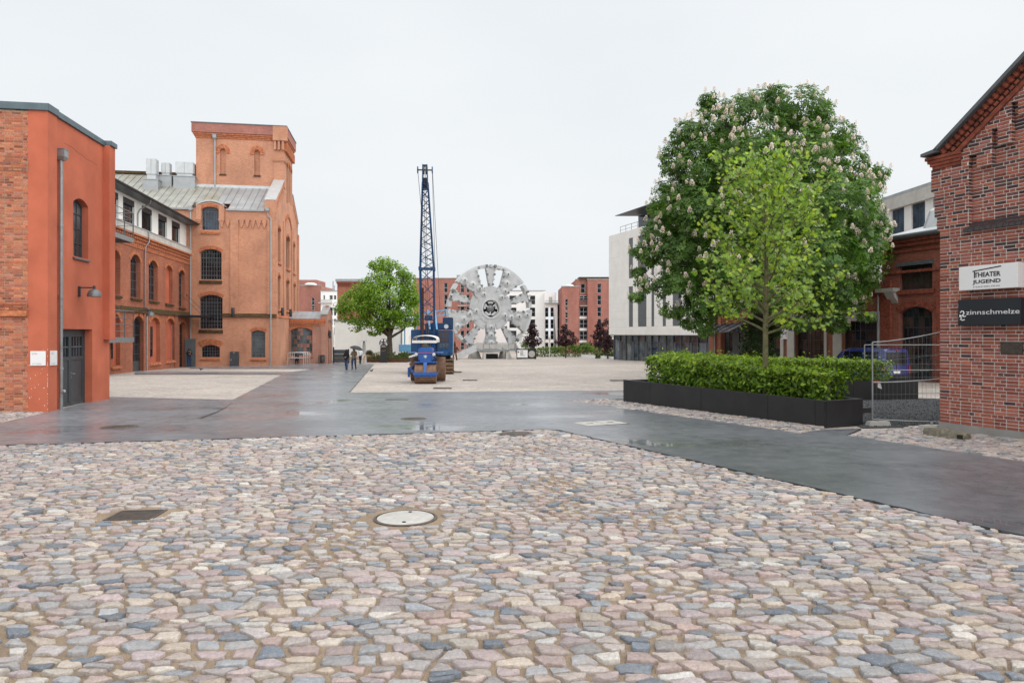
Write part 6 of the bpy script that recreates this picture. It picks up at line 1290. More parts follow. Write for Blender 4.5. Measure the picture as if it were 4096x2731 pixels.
for a, b in ((1183, 1200), (1229, 1264), (1277, 1312), (1324, 1358), (1372, 1400)): window(t, (fr.F(2318, a)[0], fr.F(2349, a)[0], fr.F(2318, b)[1], fr.F(2318, a)[1], fr.F(2318, a)[1]), PF(-.3), 2, 2, 'frame_pale', 'glass_dark', .05, .08, .08)
for a, b in ((1266, 1275), (1313, 1322), (1361, 1370)): mb = MB(); mb.box(fr.F(2317, a)[0], fr.F(2350, a)[0], -.3, .0, fr.F(2317, b)[1], fr.F(2317, a)[1]); mb.build('white_spandrel', 'render_clean', t)
t, fr, W_, zt = flat('brick_stair_tower', 'narrow red brick stair tower with one tall window strip by the copper maples', 'brick_flats', 152, 2247, 2316, 1147, cols_=((2260, 2272),), rows_=[(1196, 1222), (1226, 1241), (1249, 1270), (1275, 1291), (1298, 1318), (1325, 1345)])
mb = MB(); mb.lathe([(1.0, 0), (1.0, .3), (.6, .5), (.001, .55)], (W_ * .5, 2, zt + .1), 16); mb.build('roof_dome', 'render_clean', t, smooth=40)
t, fr, W_, zt = flat('brick_flats', 'red brick flats directly beside the tower block and porch', 'brick_flats', 150, 1150, 1283, 1143, cols_=((1246, 1258),), rows_=[(1190, 1220), (1222, 1240), (1242, 1256)]); mb = MB(); mb.box(.2, fr.F(1262, 1120)[0], .8, 8, zt, fr.F(1230, 1118)[1]); mb.build('upper_storey', 'brick_flats', t)
mb = MB(); mb.lathe([(1.3, 0), (1.3, .25), (.8, .45), (.001, .5)], (fr.F(1240, 1140)[0], .6, zt + .18), 16); mb.build('roof_dome', 'render_clean', t, smooth=40)
t, fr, W_, zt = flat('white_flats', 'white rendered flats glimpsed between brick flats and the green maple', 'render_clean', 148, 1283, 1400, 1165, cols_=((1293, 1300), (1318, 1331), (1335, 1345)), rows_=[(1181, 1198), (1229, 1262), (1275, 1300), (1310, 1340)]); rail_balcony(t, fr, 1276, 1330, 1200, 1210, .6)
mb = MB(); q = fr.F(1318, 1120); mb.cyl((q[0], 3, zt), (q[0], 3, q[1]), .12, n=6); mb.cyl((q[0] + .3, 3, zt), (q[0] + .3, 3, q[1] - 1), .1, n=6); mb.build('roof_mast', 'pipe_grey', t)
t, fr, W_, zt = flat('brick_tower_house', 'old brick tower house with grey roof edge behind the green maple', 'brick_old', 112, 1349, 1436, 1127); mb = MB(); mb.box(-.25, W_ + .25, -.25, 6, zt + .02, zt + .45); mb.build('parapet_cap', 'zinc', t)
mb = MB(); k = 0.1
while k < W_: mb.box(k, k + .15, -.15, .02, zt - .75, zt - .35); k += .32
mb.box(-.1, W_ + .1, -.2, .02, zt - .33, zt); tag(mb.build('corbel_table', 'brick_moulded_dark', t), kind='stuff')
# white hall wall behind the green maple
t, fr, W_, zt = flat('white_hall', 'plain white hall wall behind the restaurant terrace and green maple', 'plaster_white', 100, 1338, 1604, 1284, depth=8); mb = MB(); mb.box(W_, W_ + .15, -.1, .3, -1, zt); mb.build('corner_pipe', 'pipe_grey', t)
mb = MB(); mb.box(.1, W_, -.2, .0, -1, .5); mb.build('base_strip', 'concrete', t)
# low wall, hedges, lamp post near the wheel
a, b = at(2325, 1425, 118), at(2540, 1441, 100); t = thing('low_wall', 'low white wall in front of the office building entrance', 'wall', (a.x, a.y, gz(a.y)), math.degrees(math.atan2(b.y - a.y, b.x - a.x))); L = (b - a).length; mb = MB(); mb.box(0, L, 0, .3, -.2, .55); mb.build('wall', 'render_clean', t)
hedge('box_hedge', 'long clipped green hedge in front of the white flats', (at(2140, 1400, 128).x, 128, gz(128) - .3), -86, 15.0, 1.4, 2.3, 5200, .26, 31, pal=[(0.10, 0.17, 0.03), (0.075, 0.14, 0.025), (0.13, 0.2, 0.035)])
hedge('box_hedge', 'short dark clipped hedge beside the office building', (at(2380, 1420, 112).x, 112, gz(112) - .2), -86, 5.5, 1.2, 1.3, 2200, .22, 32, pal=[(0.04, 0.075, 0.018), (0.06, 0.10, 0.022)])
q = at(2198, 1437, 124); t = thing('lamp_post', 'slim pale lamp post standing in front of the long hedge', 'lamp', (q.x, q.y, gz(124))); mb = MB(); mb.cyl((0, 0, 0), (0, 0, 3.1), .09, .07, n=10); mb.build('pole', 'zinc_bright', t, smooth=50); mb = MB(); mb.lathe([(.1, 3.1), (.2, 3.15), (.22, 3.5), (.16, 3.6), (.001, 3.65)], n=12); mb.build('lamp_head', 'zinc', t, smooth=50)
# pale blue jib of a harbour crane behind the maple
q = at(1600, 1285, 96); t = thing('blue_jib', 'pale blue steel crane jib resting behind the maple and blue crane', 'crane jib', (q.x, q.y, gz(96))); za_ = at(0, 1285, 96).z - gz(96); zb_ = at(0, 1256, 96).z - gz(96); Lj = at(1795, 0, 96).x - q.x
mb = MB()
for dy in (0, .9):
    for dzz in (0, .7): mb.bar((0, dy, za_ + dzz), (Lj, dy, zb_ + dzz), .1, .1)
for k in range(9):
    f0, f1 = k / 9, (k + 1) / 9; mb.bar((Lj * f0, 0, za_ + (zb_ - za_) * f0), (Lj * f1, 0, za_ + (zb_ - za_) * f1 + .7), .05, .05)
mb.build('lattice', 'blue_pale', t)
for x in (.6, 2.2):
    mb = MB(); mb.bar((x, .4, 0), (x, .4, za_ + .1), .16, .16); mb.build('leg', 'blue_pale', t)
mb = MB(); mb.box(-.2, 2.8, .2, 1.6, 1.2, 2.2); mb.build('machine_box', 'blue_pale', t, bevel=.03); mb = MB(); mb.box(-.3, 3.0, .1, 1.7, .3, 1.0); mb.build('undercarriage', 'rust_dark', t)
# ================================================================ tunnel cutting wheel (14 m across)
YW = 110.0; wc_ = at(1964, 1234, YW); RW = 660 / 3.7325 / FP * YW
cw = thing('cutting_wheel', 'huge grey tunnel boring cutting wheel standing on a stepped platform', 'cutting wheel', (wc_.x, wc_.y, gz(YW)), 20.0); zc0 = wc_.z - gz(YW)
def pol(rr, a): return (rr * RW * math.cos(R(a)), rr * RW * math.sin(R(a)))
def PWh(u, d, z): return (u, d, z + zc0)
def ringseg(mb, r0, r1, a0, a1, d0, d1, n=8):
    for k in range(n):
        b0, b1 = a0 + (a1 - a0) * k / n, a0 + (a1 - a0) * (k + 1) / n
        q = [pol(r0, b0), pol(r1, b0), pol(r1, b1), pol(r0, b1)]; mb.add([PWh(u, d0, z) for u, z in q] + [PWh(u, d1, z) for u, z in q], [(0, 1, 2, 3), (7, 6, 5, 4), (0, 4, 5, 1), (1, 5, 6, 2), (2, 6, 7, 3), (3, 7, 4, 0)])
MAIN = [54, 126, 198, 270, 342]; NARR = [90, 162, 234, 306, 18]
for i, a in enumerate(MAIN):
    if a == 270: mb = MB(); q = [pol(.30, a - 22), pol(.45, a - 13.5), pol(.6, a - 9), pol(.93, a - 11), pol(.93, a + 11), pol(.6, a + 9), pol(.45, a + 13.5), pol(.30, a + 22)]
    else: mb = MB(); q = [pol(.30, a - 30), pol(.42, a - 17), pol(.60, a - 12.5), pol(.94, a - 15.5), pol(.955, a - 8), pol(.96, a), pol(.955, a + 8), pol(.94, a + 15.5), pol(.60, a + 12.5), pol(.42, a + 17), pol(.30, a + 30)]
    mb.prism(q, 0, .9, PWh); arm = mb.build('main_arm', 'wheel_grey', cw)
    for rr, da, s_ in (((.36, -8, .52), (.52, -4, .56), (.69, 3, .62), (.88, 9, .56)) if a != 270 else ((.42, 0, .42), (.60, 0, .6), (.78, 0, .6))):
        u, z = pol(rr, a + da); mb = MB(); mb.lathe([(s_ * .95, -.02), (s_ * .9, -.1), (s_ * .68, -.13), (s_ * .62, -.22), (s_ * .4, -.26), (s_ * .36, -.34), (.0001, -.36)], (u, 0, z + zc0), 24, 'y'); mb.build('disc_cutter', 'wheel_pale', arm, smooth=35)
        mb = MB(); mb.box(u - .09, u + .09, -.45, -.3, z + zc0 - .16, z + zc0 + .16); mb.build('cutter_tip', 'wheel_steel', arm)
    for k in range(3):
        u, z = pol((.62, .8, .5)[k], a + (9, -11, 10)[k] * .8); mb = MB(); mb.lathe([(.17, -.004), (.17, -.05), (.0001, -.06)], (u, 0, z + zc0), 12, 'y'); mb.build('bolt_cover', 'wheel_grey', arm)
    for s_ in (-1, 1):
        for k in range(5 if a != 270 else 4):
            rr = .44 + .115 * k; half_ = (17 - (rr - .42) * 25 if rr < .6 else 12.5 + (rr - .6) * 8.8) if a != 270 else (13.5 - (rr - .45) * 30 if rr < .6 else 9 + (rr - .6) * 6); u, z = pol(rr, a + s_ * (half_ - .6)); mb = MB(); c_ = math.cos(R(a)); s2 = math.sin(R(a))
            mb.hexa([(u + x * c_ - y * s2, d_, zc0 + z + x * s2 + y * c_) for d_ in (-.22, .12) for x, y in ((-.16, -.13), (.16, -.13), (.16, .13), (-.16, .13))]); mb.build('scraper_tooth', 'wheel_steel' if k % 2 else 'wheel_grey', arm)
for a in NARR:
    mb = MB(); q = [pol(.19, a - 20), pol(.5, a - 17.5), pol(.505, a - 8), pol(.505, a + 8), pol(.5, a + 17.5), pol(.19, a + 20)]; mb.prism(q, .06, .5, PWh); mb.build('hub_plate', 'wheel_grey', cw)
    if a == 18: pass
    mb = MB(); q = [pol(.51, a - 4.5), pol(.94, a - 7.2), pol(.94, a + 7.2), pol(.51, a + 4.5)]; mb.prism(q, .04, .8, PWh); arm = mb.build('narrow_arm', 'wheel_grey', cw)
    for s_ in (-1, 1):
        for k in range(4):
            rr = .55 + .115 * k; u, z = pol(rr, a + s_ * (4.7 + (rr - .51) * 6.2)); mb = MB(); c_ = math.cos(R(a)); s2 = math.sin(R(a)); mb.hexa([(u + x * c_ - y * s2, d_, zc0 + z + x * s2 + y * c_) for d_ in (-.2, .15) for x, y in ((-.15, -.12), (.15, -.12), (.15, .12), (-.15, .12))]); mb.build('scraper_tooth', 'wheel_grey' if k % 2 else 'wheel_steel', arm)
for a in [0, 36, 72, 108, 144, 180, 216, 252, 288, 324]:
    m_ = a + 18
    if m_ % 360 in MAIN:
        mb = MB(); ringseg(mb, .945, 1.0, m_ - 17.0, m_ + 17.0, -.02, 1.5, 9); mb.build('rim_segment', 'wheel_pale', cw)
    else:
        for b0, b1 in ((m_ - 16.2, m_ - 6.5), (m_ + 6.5, m_ + 16.2)): mb = MB(); ringseg(mb, .925, .995, b0, b1, -.02, 1.4, 5); mb.build('rim_segment', 'wheel_pale', cw)
        mb = MB(); ringseg(mb, .94, .975, m_ - 7, m_ + 7, .45, 1.3, 4); mb.build('rim_link', 'wheel_grey', cw)
        for da in (-6, 0, 6):
            u, z = pol(.965, m_ + da); mb = MB(); c_ = math.cos(R(m_)); s2 = math.sin(R(m_)); mb.hexa([(u + x * c_ - y * s2, d_, zc0 + z + x * s2 + y * c_) for d_ in (-.25, .3) for x, y in ((-.22, -.17), (.22, -.17), (.22, .17), (-.22, .17))]); mb.build('gauge_cutter', 'wheel_steel' if da else 'wheel_grey', cw)
mb = MB(); ringseg(mb, .195, .235, 0, 360, -.12, .6, 36); mb.build('hub_ring', 'wheel_pale', cw)
mb = MB(); ringseg(mb, .235, .33, 0, 360, -.02, .5, 36); mb.build('hub_flange', 'wheel_grey', cw)
mb = MB(); mb.lathe([(.0001, .75), (.195 * RW, .75)], (0, 0, zc0), 28, 'y'); mb.build('hub_recess', 'iron_dark', cw)
for a in (20, 90, 160, 235, 305): mb = MB(); ringseg(mb, .115, .165, a - 24, a + 24, .2, .7, 6); mb.build('hub_cutter_arc', 'wheel_pale', cw)
mb = MB(); mb.lathe([(.085 * RW, .7), (.085 * RW, .25), (.06 * RW, .1), (.03 * RW, .0), (.0001, -.02)], (0, 0, zc0), 24, 'y'); mb.build('hub_nose', 'wheel_steel', cw, smooth=30)
for a in (40, 150, 265): mb = MB(); ringseg(mb, .02, .15, a - 7, a + 7, .15, .6, 2); mb.build('hub_spoke', 'wheel_pale', cw)
mb = MB(); q = [(-1.3, -zc0 + 1.6), (1.3, -zc0 + 1.6), (1.5, -.92 * RW), (-1.5, -.92 * RW)]; mb.prism(q, .2, 1.4, PWh); mb.build('support_leg', 'concrete', cw)
for x in (-2.6, 2.6): mb = MB(); mb.hexa([(x - .9, -.6, -.2), (x + .9, -.6, -.2), (x + .9, 1.8, -.2), (x - .9, 1.8, -.2), (x - .45, 0, 1.5), (x + .45, 0, 1.5), (x + .45, 1.4, 1.5), (x - .45, 1.4, 1.5)]); mb.build('foundation', 'concrete', cw, bevel=.05)
mb = MB(); mb.box(-.9, 1.2, .0, 1.6, -.2, .75); mb.build('foundation', 'planter_black', cw)
# viewing platform with stairs
vp_ = thing('viewing_platform', 'galvanised steel viewing platform with stairs in front of the cutting wheel', 'platform', (wc_.x, YW - 3.2, gz(YW - 3.2)), 4.0); pf = Frame(wc_.x, YW - 3.2, 4.0)
pa, pb = pf.F(1908, 1380)[0], pf.F(2060, 1380)[0]; zfl = pf.F(1980, 1398)[1]; zra = pf.F(1980, 1373)[1]; sx = pf.F(1830, 1440)[0]; sx2 = pf.F(2086, 1440)[0]
mb = MB(); mb.box(pa, pb, 0, 2.6, zfl - .25, zfl); mb.build('deck', 'galvanised', vp_)
for k in range(6): u = pa + (pb - pa) * k / 6; mb = MB(); mb.box(u + .08, u + (pb - pa) / 6 - .08, -.02, .01, zfl + .12, zra - .1); mb.build('infill_panel', 'lid_white', vp_)
for k in range(7): u = pa + (pb - pa) * k / 6; mb = MB(); mb.box(u - .04, u + .04, -.04, .04, zfl - .2, zra); mb.build('post', 'galvanised', vp_)
mb = MB(); mb.tube([(sx, -.0, 1.15), (pa, 0, zra), (pb, 0, zra), (sx2, .0, 1.15)], .045, 8); mb.build('handrail', 'galvanised', vp_, smooth=50); mb = MB(); mb.tube([(pa, 2.5, zra), (pb, 2.5, zra)], .04, 8); mb.build('handrail', 'galvanised', vp_, smooth=50)
for u in (pa + 1.2, pb - 1.2):
    for y in (.3, 2.3): mb = MB(); mb.box(u - .2, u + .2, y - .15, y + .15, -.1, zfl - .25); mb.build('leg', 'concrete_light', vp_)
for s_, e in ((sx, pa), (sx2, pb)):
    mb = MB(); mb.hexa([(s_, -.02, 0), (e, -.02, zfl - .25), (e, .03, zfl - .25), (s_, .03, 0), (s_, -.02, .95), (e, -.02, zra - .08), (e, .03, zra - .08), (s_, .03, .95)]); mb.build('stair_cheek', 'zinc_bright' if e == pa else 'galvanised', vp_)
    for k in range(10): f = (k + .5) / 10; x = s_ + (e - s_) * f; mb = MB(); mb.box(x - .17, x + .17, .05, 1.3, zfl * f - .05, zfl * f); mb.build('stair_tread', 'galvanised', vp_)
mb = MB(); u = pf.F(1962, 1382)[0]; z = pf.F(1962, 1382)[1]; mb.lathe([(.16, -.03), (.16, -.035), (.0001, -.036)], (u, 0, z), 16, 'y'); sg = mb.build('warning_disc', 'sign_white', vp_); mb = MB()
for k in range(16): a = 2 * math.pi * k / 16; b = 2 * math.pi * (k + 1) / 16; mb.add([(u + math.cos(q) * s_, -.04, z + math.sin(q) * s_) for q, s_ in ((a, .12), (b, .12), (b, .16), (a, .16))], [(0, 1, 2, 3)])
mb.bar((u - .1, -.04, z + .1), (u + .1, -.04, z - .1), .03, .004); mb.build('red_ring', 'ink_red', sg)
# information board
bf = Frame(at(2066, 0, 104).x, 104.0, 3.0); ib = bf.thing('info_board', 'dark information board with a drawing of the wheel on legs', 'info board'); a = bf.F(2066, 1435); b = bf.F(2145, 1396)
mb = MB(); mb.box(a[0], b[0], -.12, .12, a[1], b[1]); mb.box(a[0] - .05, b[0] + .05, -.16, .16, b[1], b[1] + .06); mb.build('cabinet', 'black_metal', ib); W_ = b[0] - a[0]
mb = MB(); mb.box(a[0] + .1, a[0] + W_ * .56, -.13, -.121, a[1] + .2, b[1] - .12); pp = mb.build('poster', 'sign_white', ib); mb = MB(); rr = random.Random(4)
for k in range(7): z = b[1] - .28 - k * .12; mb.box(a[0] + .55, a[0] + .55 + rr.uniform(.4, .75), -.136, -.131, z, z + (.07 if k == 4 else .045))
tag(mb.build('text_lines', 'ink_black', pp), kind='stuff'); mb = MB(); mb.box(a[0] + .15, a[0] + .4, -.136, -.131, b[1] - .55, b[1] - .3); mb.build('small_picture', 'rust', pp); mb = MB(); mb.box(a[0] + W_ * .43, a[0] + W_ * .435, -.136, -.131, a[1] + .2, b[1] - .12); mb.build('fold_line', 'ink_grey', pp)
mb = MB(); cx_, cz_ = a[0] + W_ * .77, (a[1] + b[1]) / 2; s_ = (b[1] - a[1]) * .34
mb.lathe([(s_, -.125), (s_, -.13), (.0001, -.131)], (cx_, 0, cz_), 20, 'y'); dg_ = mb.build('wheel_drawing', 'lid_white', ib); mb = MB()
for k in range(10): t_ = 2 * math.pi * k / 10; mb.bar((cx_ + math.cos(t_) * s_ * .25, -.135, cz_ + math.sin(t_) * s_ * .25), (cx_ + math.cos(t_) * s_ * .95, -.135, cz_ + math.sin(t_) * s_ * .95), .03, .03)
mb.build('drawing_spokes', 'ink_grey', dg_)
for u in (a[0] + .2, b[0] - .2): mb = MB(); mb.box(u - .06, u + .06, -.06, .06, -.1, a[1]); mb.build('leg', 'black_metal', ib)
# rusty steel figure
q = at(1819, 1436, 98); t = thing('steel_sculpture', 'rusty steel sculpture of a standing figure beside the crane cab', 'sculpture', (q.x, q.y, gz(98))); h = 2.9; mb = MB(); mb.bar((-.25, 0, 0), (-.12, 0, 1.15), .22, .2); mb.bar((.3, 0, 0), (.12, 0, 1.15), .22, .2); mb.build('legs', 'rust_dark', t); mb = MB(); mb.hexa([(-.25, -.12, 1.1), (.25, -.12, 1.1), (.25, .12, 1.1), (-.25, .12, 1.1), (-.35, -.12, 1.9), (.35, -.12, 1.9), (.35, .12, 1.9), (-.35, .12, 1.9)]); mb.build('torso', 'rust_dark', t, bevel=.04); mb = MB(); mb.bar((-.33, 0, 1.85), (-.6, -.1, 1.3), .14, .14); mb.bar((.33, 0, 1.85), (.55, -.1, 1.35), .14, .14); mb.build('arms', 'rust_dark', t); mb = MB(); mb.lathe([(.05, 1.9), (.17, 2.0), (.2, 2.15), (.12, 2.3), (.22, 2.33), (.1, 2.45), (.12, 2.6), (.001, 2.7)], n=10); mb.build('head', 'rust_dark', t)
# ================================================================ blue cable crane
YC = 50.0; kr = Frame(at(1726, 0, YC).x, YC, 4.0); cr_ = kr.thing('cable_crane', 'dark blue crawler cable crane with a tall lattice boom', 'crane')
l_, z0 = kr.F(1640, 1422); r_, z1 = kr.F(1811, 1318); cl = kr.F(1750, 1400)[0]
mb = MB(); mb.box(l_, cl - .02, .8, 4.2, z0 + .05, z1); mb.build('engine_house', 'blue_crane', cr_, bevel=.04)
mb = MB(); mb.box(l_ + .05, cl, .795 - .02, .8, z0 + .1, z1 - .06); mb.build('front_plate', 'blue_crane', cr_)
mb = MB(); mb.box(cl, r_, -.2, 2.6, z0, z1 - .05); cab = mb.build('cab', 'blue_crane', cr_, bevel=.05)
a0, b0 = kr.F(1756, 1394, -.2), kr.F(1796, 1326, -.2); nx3, nz3 = 3, 3
for i in range(3):
    for j in range(3):
        u0_, u1_ = a0[0] + (b0[0] - a0[0]) * i / 3 + .02, a0[0] + (b0[0] - a0[0]) * (i + 1) / 3 - .02; q0, q1 = a0[1] + (b0[1] - a0[1]) * j / 3 + .02, a0[1] + (b0[1] - a0[1]) * (j + 1) / 3 - .02
        mb = MB(); mb.add([(u0_, -.206, q0), (u1_, -.206, q0), (u1_, -.206 + rnd.uniform(0, .006), q1), (u0_, -.206, q1)], [(0, 1, 2, 3)]); mb.build('cab_pane', 'glass_brown' if j else 'lid_white' if False else 'glass_grey', cab, uv=False)
mb = MB()
for i in range(4): u = a0[0] + (b0[0] - a0[0]) * i / 3; mb.box(u - .025, u + .025, -.23, -.2, a0[1], b0[1])
for j in range(4): z = a0[1] + (b0[1] - a0[1]) * j / 3; mb.box(a0[0], b0[0], -.228, -.2, z - .025, z + .025)
mb.build('window_bars', 'blue_crane', cab)
mb = MB(); u0_, u1_ = a0[0] + .05, b0[0] + .02; zz0, zz1 = z0 + .02, a0[1] - .12; mb.hexa([(u0_ + .1, -.55, zz0), (u1_ - .1, -.55, zz0), (u1_, -.2, zz0), (u0_, -.2, zz0), (u0_ + .1, -.55, zz1 - .25), (u1_ - .1, -.55, zz1 - .25), (u1_, -.2, zz1), (u0_, -.2, zz1)]); mb.build('front_box', 'blue_crane', cab)
for k in range(2): mb = MB(); y = .2 + k * 1.1; mb.box(r_, r_ + .02, y, y + .9, z0 + .9, z1 - .2); mb.build('side_window', 'glass_grey', cab); 
mb = MB(); mb.box(r_ + .01, r_ + .06, -.12, .08, z0 + .05, z1 - .1); mb.build('door_rail', 'blue_pale', cab)
mb = MB(); mb.lathe([(.16, -.05), (.17, .05), (.001, .1)], (kr.F(1785, 1306, .3)[0], .1, kr.F(1785, 1306, .3)[1]), 14, 'y'); mb.build('head_lamp', 'lens_pale', cab, smooth=40)
mb = MB(); mb.box(l_ + .3, r_ - .2, .3, 3.6, z0 - .28, z0 - .02); mb.cyl((cl - .2, 1.6, .75), (cl - .2, 1.6, z0 - .25), .9, n=20); mb.build('turntable', 'iron_dark', cr_)
mb = MB(); mb.box(l_ + 1.0, cl + .8, 1.6, 3.4, z1, z1 + .5); mb.box(cl + .3, cl + 1.1, 2.4, 3.4, z1, z1 + .95); mb.build('roof_housing', 'blue_crane', cr_, bevel=.05)
for x in (kr.F(1716, 1290)[0], kr.F(1745, 1290)[0]): mb = MB(); mb.bar((x, 1.2, z1), (x + (.2 if x < cl else -.2) * -1, 2.2, z1 + 1.5), .12, .08); mb.build('gantry_strut', 'blue_pale', cr_)
for s_, name_ in ((-1.35, 'left'), (1.05, 'right')):
    x0_ = (cl - .2) + s_ - .33; mb = MB(); n = 12; prof_ = [(-1.1, .1), (-.9, 0), (3.9, 0), (4.2, .15), (4.35, .45), (4.2, .8), (3.9, .95), (-.8, .95), (-1.1, .8), (-1.25, .45)]
    mb.prism([(a, b) for a, b in prof_], x0_, x0_ + .62, lambda u, d, z: (d, u, z + kr.g(0, 0))); trk = mb.build('track', 'iron_dark', cr_)
    shoes = [(-1.1 + .35 * k, .0, 0) for k in range(14)] + [(-.95 + .35 * k, .97, 0) for k in range(13)]
    for y, z, _ in shoes: mb = MB(); mb.box(x0_ - .06, x0_ + .68, y, y + .3, z - .05 if z == 0 else z, z + .01 if z == 0 else z + .06); mb.build('track_shoe', 'track_mud', trk)
    for z in (.12, .38, .64): mb = MB(); mb.box(x0_ - .06, x0_ + .68, -1.33 + abs(z - .4) * .25, -1.22 + abs(z - .4) * .25, z, z + .2); mb.build('track_shoe', 'track_mud', trk)
# boom
fb = kr.F(1687, 1334, .2); fb2 = kr.F(1738, 1334, .2); yb, yt = .2, -3.4; T0 = kr.F(1690, 730, yt); T1 = kr.F(1711, 730, yt); zt_b = T0[1]; tipz = kr.F(1698, 658, yt - .4)[1]
lo_ = [Vector((fb[0], yb - .35, z0 + .6)), Vector((fb2[0], yb - .35, z0 + .6)), Vector((fb2[0], yb + .45, z0 + .6)), Vector((fb[0], yb + .45, z0 + .6))]
hi = [Vector((T0[0], yt - .12, zt_b)), Vector((T1[0], yt - .12, zt_b)), Vector((T1[0], yt + .25, zt_b)), Vector((T0[0], yt + .25, zt_b))]
M0 = kr.F(1681, 1075, -1.4); M1 = kr.F(1735, 1075, -1.4); mi = [Vector((M0[0], -1.75, M0[1])), Vector((M1[0], -1.75, M0[1])), Vector((M1[0], -.95, M0[1])), Vector((M0[0], -.95, M0[1]))]
boom = MB()
for i in range(4): boom.bar(lo_[i], mi[i], .12, .12); boom.bar(mi[i], hi[i], .1, .1)
bo = boom.build('boom_chords', 'blue_crane', cr_)
lat = MB()
for A_, B_, n in ((lo_, mi, 6), (mi, hi, 11)):
    for f in range(4):
        g = (f + 1) % 4
        for k in range(n):
            p0, p1 = A_[f].lerp(B_[f], k / n), A_[g].lerp(B_[g], (k + 1) / n); q0, q1 = A_[g].lerp(B_[g], k / n), A_[f].lerp(B_[f], (k + 1) / n)
            lat.bar(p0 if k % 2 else q0, p1 if k % 2 else q1, .045, .045)
            if f % 2 == 0 and k % 2: lat.bar(A_[f].lerp(B_[f], (k + .55) / n), A_[g].lerp(B_[g], (k + .1) / n), .03, .03)
tag(lat.build('boom_lattice', 'blue_crane', cr_), kind='stuff')
mb = MB()
for i in range(4): mb.bar(mi[i], mi[(i + 1) % 4], .12, .12)
for v in mi: mb.box(v.x - .1, v.x + .1, v.y - .1, v.y + .1, v.z - .12, v.z + .12)
mb.build('boom_joint', 'blue_crane', cr_)
cxm = (T0[0] + T1[0]) / 2; hw = (T1[0] - T0[0]) / 2
mb = MB()
for s_ in (-1, 1): mb.hexa([(cxm + s_ * hw - .03, yt - .3, zt_b - .45), (cxm + s_ * hw + .03, yt - .3, zt_b - .45), (cxm + s_ * hw + .03, yt + .35, zt_b - .45), (cxm + s_ * hw - .03, yt + .35, zt_b - .45), (cxm + s_ * hw * .8 - .03, yt - .45, tipz), (cxm + s_ * hw * .8 + .03, yt - .45, tipz), (cxm + s_ * hw * .8 + .03, yt + .1, tipz), (cxm + s_ * hw * .8 - .03, yt + .1, tipz)])
mb.box(cxm - hw, cxm + hw, yt + .1, yt + .16, zt_b - .45, zt_b + .35); mb.box(cxm - hw * .8, cxm + hw * .8, yt - .4, yt + .1, tipz - .06, tipz); mb.box(cxm - hw, cxm + hw, yt - .2, yt + .2, zt_b - .5, zt_b - .44); mb.build('boom_head', 'blue_crane', cr_)
zs_h = kr.F(1698, 679, yt - .3)[1]
mb = MB(); mb.cyl((cxm - .48, yt - .2, zs_h), (cxm + .48, yt - .2, zs_h), .05, n=10); mb.build('sheave_axle', 'iron', cr_)
for x in (-.52, .46): mb = MB(); mb.cyl((cxm + x, yt - .2, zs_h), (cxm + x + .07, yt - .2, zs_h), .24, n=20); mb.build('outer_sheave', 'blue_crane', cr_, smooth=40)
for x in (-.07, .07): mb = MB(); mb.cyl((cxm + x - .04, yt - .2, zs_h), (cxm + x + .04, yt - .2, zs_h), .3, n=20); mb.build('head_sheave', 'iron', cr_, smooth=40)
for a, b, rr in (((cxm - .06, yt - .45, zs_h), (cxm - .02, yb - .9, z0 + .4), .018), ((cxm + .06, yt - .45, zs_h), (cxm + .1, yb - .9, z0 + .4), .018), ((cxm - .48, yt - .3, zs_h - .1), (M0[0] + .12, -1.7, M0[1] + 4.0), .016), ((cxm + .5, yt - .3, zs_h - .1), (M1[0] + .1, -1.7, M0[1]), .016), ((cxm - .5, yt, zs_h), (cl - .6, 2.3, z1 + 1.4), .016), ((cxm + .5, yt, zs_h), (cl + .1, 2.3, z1 + 1.4), .016)):
    mb = MB(); mb.cyl(a, b, rr, n=5); mb.build('wire_rope', 'iron', cr_)
mb = MB(); x = kr.F(1693, 1380)[0]; mb.box(x - .12, x + .12, -.9, -.6, z0 + .2, z1 + 3.6) if False else mb.bar((x, -.5, z0 - .1), (x + .02, -.8, z1 + 3.0), .13, .2); mb.build('fairlead', 'rust_dark', cr_)
mb = MB(); mb.box(kr.F(1700, 1280)[0], kr.F(1730, 1280)[0], -.5, .3, kr.F(1715, 1282)[1], kr.F(1715, 1262)[1]); mb.build('hook_block', 'blue_crane', cr_, bevel=.04)
q = gp(1815, 1488); mb = MB(); mb.box(-1.6, .6, -.7, .9, 0, .04); o = mb.build('steel_plate', 'iron', None, loc=q, rot=(-SL, 0, R(4))); tag(o, 'flat steel plate on the cobbles under the crane track', 'steel plate')
# ================================================================ blue road roller
q = gp(1698, 1535); RR = Frame(q.x, q.y + .55, 3.0); ro = RR.thing('road_roller', 'bright blue vintage road roller with rusty drums and white roof', 'road roller')
g0 = -.02
def drum(cx__, y, w_, rad, name):
    mb = MB(); mb.lathe([(rad - .07, -w_ / 2 + .02), (rad - .05, -w_ / 2), (rad, -w_ / 2), (rad, w_ / 2), (rad - .05, w_ / 2), (rad - .07, w_ / 2 - .02), (.0001, w_ / 2 - .04)], (cx__, y, rad + g0), 36, 'x'); mb.lathe([(rad - .07, -w_ / 2 + .02), (.0001, -w_ / 2 + .06)], (cx__, y, rad + g0), 36, 'x'); return mb.build(name, 'rust', ro, smooth=40)
drum(0, 0, 1.13, .53, 'front_drum'); drum(-.74, 2.3, .5, .68, 'rear_drum'); drum(.70, 2.3, .5, .68, 'rear_drum')
mb = MB(); mb.box(-.62, .64, -.60, -.54, .46, .62); mb.box(-.62, -.58, -.54, .3, .46, .6); mb.box(.60, .64, -.54, .3, .46, .6); mb.box(-.58, .6, -.585, -.545, .36, .42); mb.build('front_frame', 'blue_roller', ro, bevel=.01)
